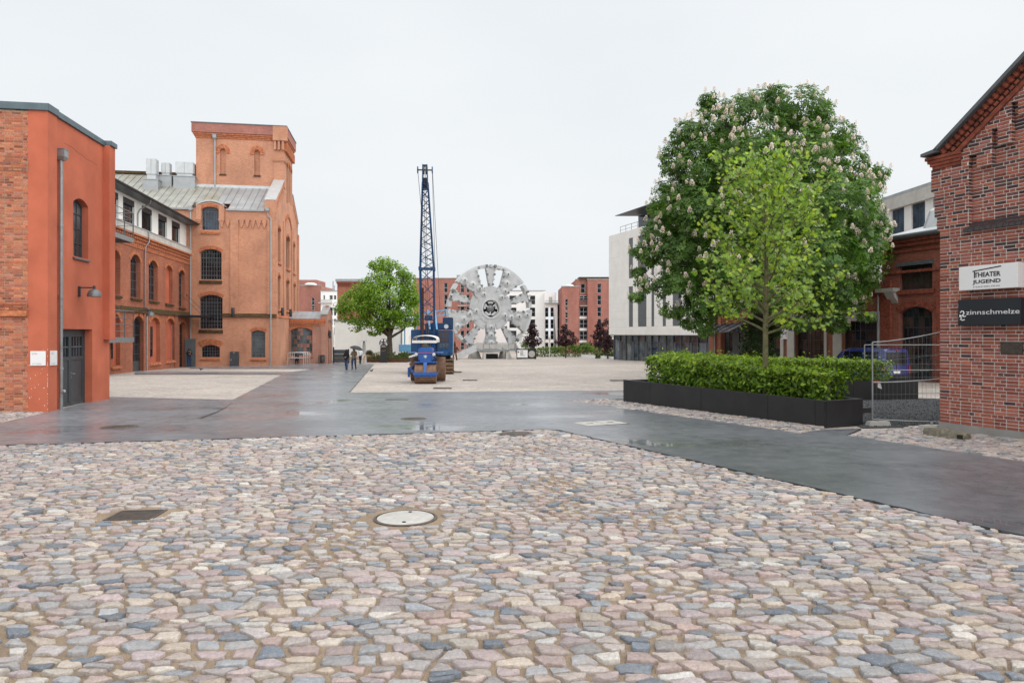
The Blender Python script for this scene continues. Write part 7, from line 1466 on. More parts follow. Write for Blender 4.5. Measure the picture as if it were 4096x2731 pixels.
mb = MB(); mb.hexa([(-.06, -.63, .6), (.06, -.63, .6), (.06, -.59, .6), (-.06, -.59, .6), (-.1, -.4, 1.15), (.1, -.4, 1.15), (.1, -.34, 1.15), (-.1, -.34, 1.15)]); mb.box(-.6, .6, -.3, .1, 1.12, 1.18); mb.box(-.3, .3, -.2, .5, 1.14, 1.32); mb.build('front_fork', 'blue_roller', ro, bevel=.008)
mb = MB()
for x in (-.3, .3): mb.box(x - .03, x + .03, -.64, -.58, .38, .50)
mb.build('scraper_lugs', 'blue_roller', ro)
sc_ = .95; mb = MB(); mb.box(-.40, .36, -.1, 1.3, 1.22, 1.62); hd = mb.build('radiator_cowl', 'blue_roller', ro, bevel=.03)
mb = MB(); secs = []
for y in (-.13, 1.35):
    secs.append([(-.41, y, 1.64), (-.41, y, 1.80), (-.36, y, 1.89), (-.2, y, 1.93), (.16, y, 1.93), (.32, y, 1.89), (.37, y, 1.80), (.37, y, 1.64)])
mb.add(secs[0] + secs[1], [tuple(range(8)), tuple(range(8, 16))[::-1]] + [(i, (i + 1) % 8, 8 + (i + 1) % 8, 8 + i) for i in range(8)]); mb.build('bonnet', 'blue_roller', ro, smooth=40)
mb = MB(); mb.box(-.405, .365, -.14, 1.3, 1.615, 1.645); mb.build('bonnet_band', 'ink_red', ro); mb = MB()
for k in range(6): a, b, c = [(-.02 + math.cos(R(t_)) * s_, -.106, 1.44 + math.sin(R(t_)) * s_) for t_, s_ in ((60 * k + 30, .11), (60 * k + 0, .055), (60 * k + 60, .055))]; mb.add([(-.02, -.11, 1.44), b, a, c], [(0, 1, 2, 3)])
mb.build('star_emblem', 'lens_pale', ro, uv=False); mb = MB(); mb.box(-.35, .3, -.13, -.08, 1.14, 1.24); mb.build('shadow_strip', 'rubber', ro)  # solid dark strip modelled in place of the shade under the cowl
for x in (-.50, .44): mb = MB(); mb.lathe([(.001, -.28), (.08, -.27), (.09, -.22), (.06, -.12), (.02, -.1)], (x, 0, 1.56), 14, 'y'); hl = mb.build('headlight', 'lens_pale', ro, smooth=40); mb = MB(); mb.bar((x, -.15, 1.56), (x * .75, -.05, 1.56), .03, .03); mb.build('headlight_arm', 'blue_roller', hl)
mb = MB(); mb.box(-1.05, -.42, .5, 2.2, 1.6, 1.63); mb.box(.4, .85, .5, 2.2, 1.6, 1.63); mb.build('mudguard', 'blue_roller', ro)
for x in (-.52, .29):
    mb = MB(); mb.cyl((x, .9, 1.4), (x, .9, 2.35), .03, n=8); mb.build('roof_post', 'blue_roller', ro); mb = MB(); mb.cyl((x, 3.2, 1.0), (x, 3.2, 2.35), .03, n=8); mb.build('roof_post', 'blue_roller', ro)
mb = MB(); secs = []; nn = 14
for y in np.linspace(.5, 3.5, 25):
    hh = .02 * math.cos(y * 18); secs.append([(-.12 + .67 * math.cos(math.pi * (1 - k / nn)) * (1), float(y), 2.3 + (.27 + hh) * math.sin(math.pi * k / nn) ** .7) for k in range(nn + 1)])
vs = [v for s_ in secs for v in s_]; m1 = nn + 1; mb.add(vs, [(a * m1 + b, a * m1 + b + 1, (a + 1) * m1 + b + 1, (a + 1) * m1 + b) for a in range(len(secs) - 1) for b in range(nn)]); mb.build('roof', 'canvas_white', ro, smooth=60)
mb = MB(); mb.box(-.79, .55, .52, .56, 2.16, 2.3); mb.box(-.79, .55, 3.44, 3.48, 2.16, 2.3); mb.box(-.79, -.76, .56, 3.44, 2.18, 2.3); mb.box(.52, .55, .56, 3.44, 2.18, 2.3); mb.build('roof_valance', 'canvas_white', ro)
mb = MB(); mb.box(-.5, .4, 1.3, 2.6, .7, 1.6); mb.box(-.35, .3, 2.5, 3.3, .7, 1.2); mb.build('chassis', 'blue_roller', ro, bevel=.02); mb = MB(); mb.box(-.3, .25, 2.5, 2.9, 1.2, 1.32); mb.box(-.3, .25, 2.9, 2.98, 1.3, 1.8); mb.build('seat', 'rubber', ro, bevel=.02)
mb = MB(); ringv = [(.18 * math.cos(t_), 1.95 + .1 * math.sin(t_), 1.95 + .15 * math.sin(t_)) for t_ in np.linspace(0, 2 * math.pi, 20)]; mb.tube(ringv, .015, 6); mb.cyl((0, 1.95, 1.95), (0, 1.5, 1.5), .02, n=6); mb.build('steering_wheel', 'rubber', ro)
mb = MB()
for x in (-.22, .18): mb.bar((x, 1.4, 1.6), (x * .7, 1.7, 2.2), .05, .05)
mb.build('control_lever', 'galvanised', ro); mb = MB(); mb.cyl((-.08, .6, 1.9), (-.08, .9, 2.05), .2, .12, n=14); mb.build('filler_cap', 'mossy_stone', ro)
mb = MB(); mb.bar((-.62, .2, .62), (-1.05, 1.6, .66), .09, .16); mb.bar((-1.02, 1.3, .62), (-.6, 1.9, 1.0), .07, .1); mb.bar((-.62, 0, .45), (-1.0, 1.5, .62), .03, .03); mb.box(-1.1, -1.0, 1.3, 1.6, .25, .78); mb.build('steering_rod', 'blue_roller', ro); mb = MB(); mb.bar((.64, -.2, .6), (.72, .2, .66), .04, .04); mb.bar((.7, .2, .66), (.98, 1.2, .44), .03, .03); mb.build('chain', 'iron', ro)
mb = MB(); mb.hexa([(-.95, .4, 1.36), (-.42, .1, 1.5), (-.42, .2, 1.5), (-.95, .5, 1.36), (-.95, .4, 1.44), (-.42, .1, 1.64), (-.42, .2, 1.64), (-.95, .5, 1.44)]); mb.build('side_tray', 'canvas_white', ro)
# ================================================================ trees
def limb(mb, p0, d0, L, r0, r1, rs, bend=.25, up=.15, n=5):
    p = Vector(p0); d = Vector(d0).normalized(); pts = [p.copy()]
    for k in range(n):
        d = (d + Vector((rs.uniform(-bend, bend), rs.uniform(-bend, bend), rs.uniform(-bend, bend) * .6 + up))).normalized(); p = p + d * (L / n); pts.append(p.copy())
    mb.tube(pts, [r0 + (r1 - r0) * k / n for k in range(n + 1)], 6); return pts
def shellpts(lobes, dens, rs, thr=-.25, freq=.55, inner=.45, keep=1.0):
    """points through the outer part of a set of lobes; noise opens gaps between clumps"""
    Pp, Nn = [], []; cs = np.array([l[0] for l in lobes]); rr = np.array([l[1] for l in lobes])
    for i, (c, r_) in enumerate(lobes):
        n = int(dens * r_[0] * r_[2] * 9); dv = rs.normal(size=(n, 3)); dv /= np.linalg.norm(dv, axis=1)[:, None]; q = rs.uniform(inner ** 2, 1, n) ** .5
        p_ = np.array(c) + dv * q[:, None] * np.array(r_)
        e = (((p_[:, None, :] - cs[None]) / rr[None]) ** 2).sum(2); e[:, i] = 9; ok = e.min(1) > .42
        p_, dv = p_[ok], dv[ok]
        g = np.array([noise.noise((float(a[0] * freq), float(a[1] * freq), float(a[2] * freq))) for a in p_]); ok = g > thr + rs.uniform(-.1, .1, len(g)); Pp.append(p_[ok]); Nn.append(dv[ok])
    return np.concatenate(Pp), np.concatenate(Nn)
# ---------------------------------------------------------------- green maple by the restaurant
YM = 88.0; b_ = at(1560, 1440, YM); mp_ = thing('maple_tree', 'round green maple in leaf beside the round restaurant sign', 'tree', (b_.x, b_.y, gz(YM))); O = Vector((b_.x, b_.y, gz(YM)))
def lob(px, py, rx, rz, Y, O, dy=0.0): q = at(px, py, Y) - O; s_ = Y / FP; return ((q.x, q.y + dy, q.z), (rx * s_, max(rx, rz) * s_ * .95, rz * s_))
rp = random.Random(5); mb = MB(); z_ = lambda py: at(0, py, YM).z - O.z
mb.tube([(0, 0, -.3), (.02, 0, .6), (-.05, .0, z_(1360)), (-.08, .05, z_(1320))], [.5, .36, .32, .3], 10); tips = []
for px, py, dy in ((1470, 1290, 1), (1400, 1200, -1.5), (1500, 1150, 1.0), (1560, 1060, .0), (1640, 1130, -.6), (1660, 1260, .5), (1560, 1200, -3), (1480, 1230, -3), (1600, 1180, 3)):
    q = at(px, py, YM) - O; s_ = Vector((-.08, .05, z_(1345 if px < 1600 else 1352))); m_ = s_.lerp(q, .5) + Vector((0, 0, -.5 if px in (1400, 1660) else .2)); mb.tube([s_, m_ + Vector((0, dy * .3, 0)), q + Vector((0, dy, 0))], [.2, .13, .04], 7)
    for k in range(6): limb(mb, s_.lerp(q, rp.uniform(.4, .95)) + Vector((0, dy * .4, 0)), (rp.uniform(-1, 1), rp.uniform(-1, 1), .5), rp.uniform(1.2, 2.4), .06, .015, rp, .3)
mb.build('trunk', 'bark', mp_, smooth=60)
lb = [lob(a, b, c, d, YM, O, e) for a, b, c, d, e in ((1540, 1062, 60, 40, 0), (1495, 1058, 34, 22, .5), (1590, 1085, 50, 32, -.4), (1630, 1105, 34, 20, .6), (1540, 1115, 85, 45, 0), (1480, 1140, 62, 36, .8), (1610, 1140, 62, 40, .8), (1440, 1170, 60, 40, .3), (1540, 1180, 95, 55, -1.8), (1640, 1190, 52, 46, 0), (1400, 1205, 55, 42, .5), (1370, 1230, 40, 30, 0), (1460, 1225, 70, 48, -1.5), (1560, 1230, 80, 50, -2), (1630, 1250, 58, 46, -.5), (1390, 1270, 44, 24, .3), (1450, 1285, 60, 34, -.5), (1520, 1290, 60, 34, -1), (1600, 1285, 56, 34, -1), (1655, 1285, 34, 30, .5), (1500, 1330, 34, 16, -.3), (1425, 1315, 32, 14, 0), (1540, 1250, 70, 40, 2.0), (1450, 1200, 60, 40, 2.2), (1620, 1190, 50, 40, 2.2))]
rs = np.random.RandomState(3); Pp, Nn = shellpts(lb, 58, rs, -.22, .8, .35); n = len(Pp)
leafcloud(Pp, Nn * .6 + np.array([0, 0, .8]) + rs.normal(0, .4, (n, 3)), rs.uniform(.16, .30, n), cols(n, [(0.18, 0.32, 0.03), (0.24, 0.40, 0.04), (0.13, 0.24, 0.025), (0.30, 0.45, 0.045)], rs), mp_, 'crown', wid=.85, rs=rs)
# ---------------------------------------------------------------- flowering chestnut
YT = 40.0; b_ = at(3030, 1500, YT); ch = thing('chestnut_tree', 'big flowering horse chestnut with white candles behind the planter', 'tree', (b_.x, b_.y, gz(YT))); O = Vector((b_.x, b_.y, gz(YT))); z_ = lambda py: at(0, py, YT).z - O.z
mb = MB(); rp = random.Random(9); mb.tube([(0, 0, -.3), (0, 0, .5), (.02, .05, z_(1340)), (.0, .1, z_(1200))], [.75, .6, .52, .5], 12)
for px, py, dy in ((2620, 1000, 0), (2700, 700, -1), (2900, 480, 0), (3180, 400, .5), (3350, 600, -1), (3480, 780, 0), (3450, 1050, .5), (2600, 1150, .5), (2780, 1230, -2), (3300, 1200, -2), (2950, 850, -4.5), (3150, 900, -4.5), (3050, 700, 4), (2850, 900, 4), (3300, 950, 4), (2790, 1270, .0), (3420, 1200, 0)):
    q = at(px, py, YT) - O; s_ = Vector((0, .1, z_(rp.uniform(1180, 1330)))); m_ = s_.lerp(q, .45) + Vector((0, dy * .4, .5)); e = q + Vector((0, dy, 0)); mb.tube([s_, m_, e], [.26, .16, .04], 7)
    for k in range(7): limb(mb, m_.lerp(e, rp.uniform(0, .95)), (rp.uniform(-1, 1), rp.uniform(-1, 1), rp.uniform(-.2, .8)), rp.uniform(1, 2.2), .06, .012, rp, .3)
mb.build('trunk', 'bark', ch, smooth=60)
LT = [(3010, 540, 130, 90, 1.5), (3120, 500, 120, 80, 1.5), (2930, 600, 120, 90, 1.2), (2960, 450, 110, 70, 0), (2900, 470, 90, 55, .3), (3040, 420, 110, 70, .4), (3400, 640, 90, 70, .3), (3470, 880, 80, 70, .2), (3540, 1000, 50, 60, .3), (3520, 920, 50, 40, 0), (2640, 820, 50, 50, .2), (2560, 1000, 40, 30, .3), (3180, 420, 130, 80, 0), (3130, 370, 80, 35, 0), (3250, 440, 100, 80, .5), (2832, 400, 42, 36, 0), (2825, 450, 40, 30, 0), (2760, 540, 90, 60, 0), (2890, 520, 120, 70, 0), (3050, 500, 130, 80, .3), (3320, 540, 100, 70, 0), (3430, 560, 50, 30, .4), (2700, 640, 70, 80, 0), (2800, 680, 130, 110, -1), (2980, 680, 170, 120, -2), (3180, 650, 170, 130, -1.5), (3340, 660, 110, 90, 0), (3440, 700, 70, 50, 0), (3530, 690, 42, 34, .3), (3500, 740, 40, 30, 0), (2680, 800, 80, 90, 0), (2780, 860, 140, 120, -1.5), (2980, 880, 190, 150, -3.5), (3200, 860, 190, 150, -3.2), (3380, 830, 120, 110, -.8), (3450, 830, 60, 60, 0), (2640, 930, 75, 70, .3), (2720, 1000, 120, 100, -.8), (2900, 1060, 170, 120, -3.2), (3120, 1060, 190, 130, -4), (3320, 1010, 150, 120, -2), (3450, 960, 90, 80, 0), (3500, 1030, 60, 55, 0), (2600, 1020, 48, 44, 0), (2560, 1090, 30, 34, .3), (2590, 1130, 50, 30, 0), (2545, 1185, 34, 18, 0), (2610, 1180, 60, 46, 0), (2700, 1140, 100, 80, -1), (2780, 1210, 90, 80, -1.5), (2690, 1230, 60, 42, -.4), (2800, 1290, 52, 56, -1), (2745, 1290, 34, 24, -.6), (2860, 1210, 80, 60, -2.5), (3000, 1180, 130, 80, -3.5), (3180, 1180, 140, 80, -3), (3340, 1140, 110, 80, -1), (3460, 1100, 90, 60, 0), (3530, 1080, 40, 34, 0), (3250, 1250, 100, 50, -1.5), (3380, 1210, 90, 50, -.5), (3440, 1260, 60, 24, -.3), (3320, 1300, 50, 28, -1), (3150, 1290, 60, 36, -2), (3100, 1300, 50, 50, 0),
      (2800, 800, 160, 150, 3.5), (3050, 750, 200, 170, 4), (3300, 850, 180, 170, 3.5), (2850, 1050, 160, 130, 3.5), (3150, 1050, 190, 140, 4), (3380, 1080, 130, 100, 3), (3000, 560, 150, 90, 3), (3220, 560, 140, 90, 3)]
lb = [lob(a, b, c, d, YT, O, e) for a, b, c, d, e in LT]
rs = np.random.RandomState(8); Pp, Nn = shellpts(lb, 27, rs, -.24, .75, .5); n = len(Pp); nl = 6
C0 = np.repeat(Pp, nl, 0); nn = Nn * .9 + np.array([0, 0, .55]) + rs.normal(0, .35, (n, 3)); nn /= np.linalg.norm(nn, axis=1)[:, None]; t0 = np.cross(nn, rs.normal(size=(n, 3))); t0 /= np.linalg.norm(t0, axis=1)[:, None]; b0 = np.cross(nn, t0)
ang = (np.arange(nl) / nl * 2 * math.pi)[None] + rs.uniform(-.2, .2, (n, nl)); dd = (np.cos(ang)[..., None] * t0[:, None] + np.sin(ang)[..., None] * b0[:, None] + nn[:, None] * .10 - np.array([0, 0, .42])).reshape(-1, 3); dd /= np.linalg.norm(dd, axis=1)[:, None]
N2 = np.repeat(nn, nl, 0); sd_ = np.cross(N2, dd); sd_ /= np.linalg.norm(sd_, axis=1)[:, None] + 1e-9; ll = (rs.uniform(.2, .30, n)[:, None] * np.ones(nl)).reshape(-1, 1); ww = ll * .2; up_ = np.cross(dd, sd_)
v = np.stack([C0 + dd * .03, C0 + dd * ll * .62 + sd_ * ww + up_ * ll * .05, C0 + dd * ll, C0 + dd * ll * .62 - sd_ * ww + up_ * ll * .05], 1).reshape(-1, 3); cc = np.repeat(cols(n, [(0.085, 0.175, 0.032), (0.115, 0.215, 0.038), (0.06, 0.13, 0.028), (0.14, 0.25, 0.045)], rs), nl, 0)
leafmesh(v, np.arange(len(v)).reshape(-1, 4), np.repeat(cc, 4, 0), ch, 'crown', 'leaf')
# blossom candles
def candle_mesh(seed):
    mb = MB(); r = random.Random(seed)
    for k in range(46):
        f = k / 46; rad = (.105 * (1 - f) ** .6 * min(1, .45 + f * 5) + .012) * r.uniform(.75, 1.2); a = k * 2.4; x, y, z = rad * math.cos(a), rad * math.sin(a), f * .30 + r.uniform(-.01, .01); s_ = .027 * r.uniform(.7, 1.25); w_ = r.uniform(.8, 1.1); c = (.90 * w_, .80 * w_, .68 * w_) if r.random() < .85 else (.7, .42, .36)
        mb.add([(x + s_, y, z), (x, y + s_, z + .01), (x - s_, y, z), (x, y - s_, z - .01), (x * 1.25, y * 1.25, z + s_)], [(0, 1, 4), (1, 2, 4), (2, 3, 4), (3, 0, 4)], c)
    mb.cyl((0, 0, -.08), (0, 0, .32), .012, .004, n=5, col=(.2, .25, .08)); return mb
pm('candle', (0.7, 0.6, 0.5), 0.8, 0.1, 30, attr='col', spec=0.15)
cms = [candle_mesh(k) for k in range(4)]; cme = [c.mesh('blossom_candle', 'candle', uv=False) for c in cms]
idx = [i for i in range(n) if Nn[i][1] < .5 and Nn[i][2] > -.25]; rs.shuffle(idx); seenpts = []; rest = MB(); cnt = 0
for i in idx:
    p_ = Pp[i] + Nn[i] * .08 + np.array([0, 0, .02]); pxx = CX + (p_[0] + O.x) / (p_[1] + O.y) * FP; pzz = HY - (p_[2] + O.z - CH) / (p_[1] + O.y) * FP
    if noise.noise((float(p_[0]) * .55, float(p_[1]) * .55, float(p_[2]) * .55 + 4)) < -.12 and rp.random() < .55: continue
    if any(abs(pxx - a) < 15 and abs(pzz - b) < 20 for a, b in seenpts): continue
    e = min(sum(((p_[k] - l[0][k]) / l[1][k]) ** 2 for k in range(3)) for l in lb)
    if e < .95: continue
    seenpts.append((pxx, pzz)); s_ = rp.uniform(.7, 1.25); tilt = (rp.uniform(-.5, .5), rp.uniform(-.5, .5), rp.uniform(0, 6))
    if cnt < 300: link('blossom_candle', cme[cnt % 4], ch, tuple(p_), tilt, (s_, s_, s_))
    else:
        Mx = Matrix.Translation(Vector(p_)) @ Matrix.Rotation(tilt[0], 4, 'X') @ Matrix.Scale(s_, 4); src = cms[cnt % 4]; b = len(rest.v); rest.v += [tuple(Mx @ Vector(q)) for q in src.v]; rest.f += [tuple(j + b for j in f) for f in src.f]; rest.c += src.c
    cnt += 1
    if cnt > 820: break
if rest.v: tag(rest.build('blossoms', 'candle', ch, uv=False), kind='stuff')
# ivy on the chestnut trunk
rs = np.random.RandomState(12); n = 2600; a = rs.uniform(0, 2 * math.pi, n); zz = rs.uniform(.2, z_(1270), n); rr_ = .62 + rs.uniform(0, .35, n) * np.where(zz < 2.2, 1.5, 1); Pp = np.stack([np.cos(a) * rr_, np.sin(a) * rr_, zz], 1); leafcloud(Pp, np.stack([np.cos(a), np.sin(a), np.full(n, .4)], 1) + rs.normal(0, .3, (n, 3)), rs.uniform(.1, .17, n), cols(n, [(0.025, 0.06, 0.014), (0.035, 0.08, 0.016)], rs), ch, 'ivy', wid=.9, rs=rs)
# ---------------------------------------------------------------- young plane tree in the planter
vY = PL.S(3062, 1440, wP * .5)[0]; b_ = wpt(PL, wP * .5, vY, zt0 - .15); YY = b_.y; yt_ = thing('young_tree', 'slender young tree with light green leaves rising from the planter', 'tree', b_); O = b_; zz_ = lambda py: at(0, py, YY).z - O.z; H = zz_(640)
mb = MB(); rp = random.Random(21); tp = [Vector((0, 0, -.1)), Vector((.0, 0, zz_(1300))), Vector((.03, 0, zz_(1100))), Vector((.0, .02, zz_(900))), Vector((.05, 0, zz_(700))), Vector((.02, 0, H - .1))]; mb.tube(tp, [.085, .07, .06, .045, .025, .006], 10)
def trunkpt(z):
    for a, b in zip(tp, tp[1:]):
        if a.z <= z <= b.z: return a.lerp(b, (z - a.z) / (b.z - a.z))
    return tp[-1].copy()
def crad(z):
    k = [(zz_(1330), 1.6), (zz_(1250), 2.3), (zz_(1050), 2.4), (zz_(900), 2.2), (zz_(800), 1.8), (zz_(720), 1.2), (H, .25)]
    for (a, ra), (b, rb) in zip(k, k[1:]):
        if z <= b: return ra + (rb - ra) * max(0, (z - a) / (b - a))
    return .1
LP, LN = [], []
def leaves_on(pts, k0, n_, sp):
    for _ in range(n_):
        i = rp.randrange(k0, len(pts) - 1); q = pts[i].lerp(pts[i + 1], rp.random()); LP.append(q + Vector((rp.gauss(0, sp), rp.gauss(0, sp), rp.gauss(0, sp) - .03))); LN.append(Vector((rp.gauss(0, .75), rp.gauss(0, .75) - .45, rp.uniform(.3, 1))))
for k in range(48):
    f = k / 47; z = zz_(1335) + (H * .93 - zz_(1335)) * f ** 1.05; az = k * 2.399 + rp.uniform(-.3, .3); elev = .35 + .5 * f; zend = min(z + 1.2 * (1 - f) + .3, H); Lm = max(.3, crad(min(H, z + (.75 if f < .8 else .2))) * rp.uniform(.85, 1.08) / max(.5, math.cos(elev)) * .82); Lm = max(.25, min(Lm, (H - z + .1) / (math.sin(elev) + .12)))
    s_ = trunkpt(z); d_ = Vector((math.cos(az) * math.cos(elev), math.sin(az) * math.cos(elev), math.sin(elev))); pts = limb(mb, s_, d_, Lm, .032 * (1 - f) + .010, .005, rp, .13, .03, 6); leaves_on(pts, 2, int(8 + 10 * Lm), .09)
    for j in range(int(4 + 4 * Lm)):
        i = rp.randrange(1, 6); q = pts[i].lerp(pts[i + 1], rp.random()) if i < 6 else pts[i]; dd_ = (pts[min(i + 1, 6)] - pts[i]).normalized(); side = Vector((rp.uniform(-1, 1), rp.uniform(-1, 1), rp.uniform(-.35, .6))); tw = limb(mb, q, dd_ * .8 + side, rp.uniform(.35, .9) * min(1, Lm * .6 + .2), .009, .003, rp, .2, .02, 4); leaves_on(tw, 1, 6, .06)
mb.build('trunk', 'bark_green', yt_, smooth=60, uv=False)
pal = [(0.27, 0.42, 0.065), (0.34, 0.49, 0.07), (0.22, 0.36, 0.07), (0.44, 0.54, 0.06), (0.33, 0.46, 0.17)]
def leaf5(c):
    mb = MB(); o = [(0, -.5), (.30, -.42), (.52, -.08), (.26, .02), (.34, .34), (.08, .26), (0, .55), (-.08, .26), (-.34, .34), (-.26, .02), (-.52, -.08), (-.30, -.42)]
    vs = [(0, 0, -.03)] + [(x, y, .10 * abs(x) + (.03 if i % 2 else -.02)) for i, (x, y) in enumerate(o)]; mb.add(vs, [(0, i + 1, (i + 1) % 12 + 1) for i in range(12)], c); return mb
lms = [leaf5(c) for c in pal]; lme = [m_.mesh('leaf', 'leaf', uv=False) for m_ in lms]
order = sorted(range(len(LP)), key=lambda i: LP[i].y)
rest = MB()
for k, i in enumerate(order):
    s_ = rp.uniform(.085, .155); nrm = LN[i].normalized(); Q = nrm.to_track_quat('Z', 'Y') @ Matrix.Rotation(rp.uniform(0, 6.28), 3, 'Z').to_quaternion(); j = rp.randrange(5)
    if k < 300:
        o = link('leaf', lme[j], yt_, LP[i], None, (s_, s_, s_)); o.rotation_mode = 'QUATERNION'; o.rotation_quaternion = Q
    else:
        Mx = Matrix.Translation(LP[i]) @ Q.to_matrix().to_4x4() @ Matrix.Scale(s_, 4); b = len(rest.v); f_ = rp.uniform(.72, 1.2); src = lms[j]; rest.v += [tuple(Mx @ Vector(q)) for q in src.v]; rest.f += [tuple(t_ + b for t_ in f) for f in src.f]; rest.c += [tuple(q * f_ for q in src.c[0])] * len(src.f)
tag(rest.build('crown', 'leaf', yt_, uv=False), kind='stuff')
# ---------------------------------------------------------------- copper maples and bushes near the hedge
def smalltree(label, px, base, Y, lobes, pal, mat, sz, seed, dens=40, name='copper_maple', grp='copper maples along the hedge', tr=.13):
    b_ = at(px, base, Y); t = thing(name, label, 'tree', (b_.x, b_.y, gz(Y)), 0, grp); O = Vector((b_.x, b_.y, gz(Y))); rs = np.random.RandomState(seed); rp = random.Random(seed); lb = [lob(*q, Y, O, rp.uniform(-.5, .5)) for q in lobes]; mb = MB(); top = max(l[0][2] for l in lb); mb.tube([(0, 0, -.2), (.03, 0, top * .3), (.0, .0, top)], [tr, tr * .8, .03], 7)
    for c, r_ in lb:
        for _ in range(3): mb.tube([(0, 0, max(.8, c[2] * rp.uniform(.5, .85))), Vector(c) * .5 + Vector((0, 0, c[2] * .42)), Vector(c) + Vector((rp.uniform(-1, 1) * r_[0] * .7, rp.uniform(-1, 1) * r_[1] * .7, rp.uniform(-.3, .7) * r_[2]))], [.05, .035, .01], 5)
    mb.build('trunk', 'bark', t, uv=False); Pp, Nn = shellpts(lb, dens, rs, -.1, 1.1, .2); n = len(Pp); leafcloud(Pp, Nn * .6 + np.array([0, 0, .6]) + rs.normal(0, .5, (n, 3)), rs.uniform(.7, 1.3, n) * sz, cols(n, pal, rs, .4), t, 'crown', mat, wid=.85, rs=rs); return t
CU = [(0.035, 0.013, 0.017), (0.05, 0.018, 0.022), (0.028, 0.012, 0.018), (0.07, 0.03, 0.032)]
smalltree('copper maple nearest the cutting wheel', 2131, 1430, 116, [(2128, 1305, 20, 20), (2125, 1335, 32, 24), (2110, 1355, 30, 18), (2145, 1365, 26, 18), (2130, 1375, 30, 14)], CU, 'leaf_dull', .30, 41)
smalltree('copper maple standing alone between white and brick flats', 2262, 1428, 116, [(2258, 1312, 14, 20), (2262, 1338, 36, 22), (2240, 1362, 28, 18), (2280, 1360, 36, 20), (2262, 1376, 34, 12)], CU, 'leaf_dull', .30, 42)
smalltree('tall copper maple close beside the office building', 2398, 1420, 116, [(2395, 1300, 18, 18), (2425, 1295, 16, 24), (2415, 1330, 36, 30), (2385, 1340, 26, 22), (2400, 1370, 44, 22), (2440, 1370, 34, 30)], CU, 'leaf_dull', .30, 43)
smalltree('dark copper maple half under the office overhang', 2430, 1425, 108, [(2430, 1350, 24, 24), (2432, 1380, 28, 22), (2425, 1400, 26, 14)], CU, 'leaf_dull', .28, 44)
GR = [(0.10, 0.18, 0.03), (0.14, 0.23, 0.035), (0.08, 0.14, 0.025)]
for k, (px, Y, lo__, nm) in enumerate(((2300, 126, [(2300, 1388, 22, 16), (2320, 1395, 20, 14)], 'light green bush behind the hedge before the brick flats'), (2348, 126, [(2345, 1385, 24, 20), (2362, 1395, 16, 16)], 'leafy bush behind the hedge under the balconies'), (2100, 122, [(2095, 1375, 16, 20), (2115, 1385, 18, 14)], 'green bush behind the information board'))): smalltree(nm, px, 1425, Y, lo__, GR, 'leaf', .26, 50 + k, 36, 'bush', 'bushes behind the hedge', .05)
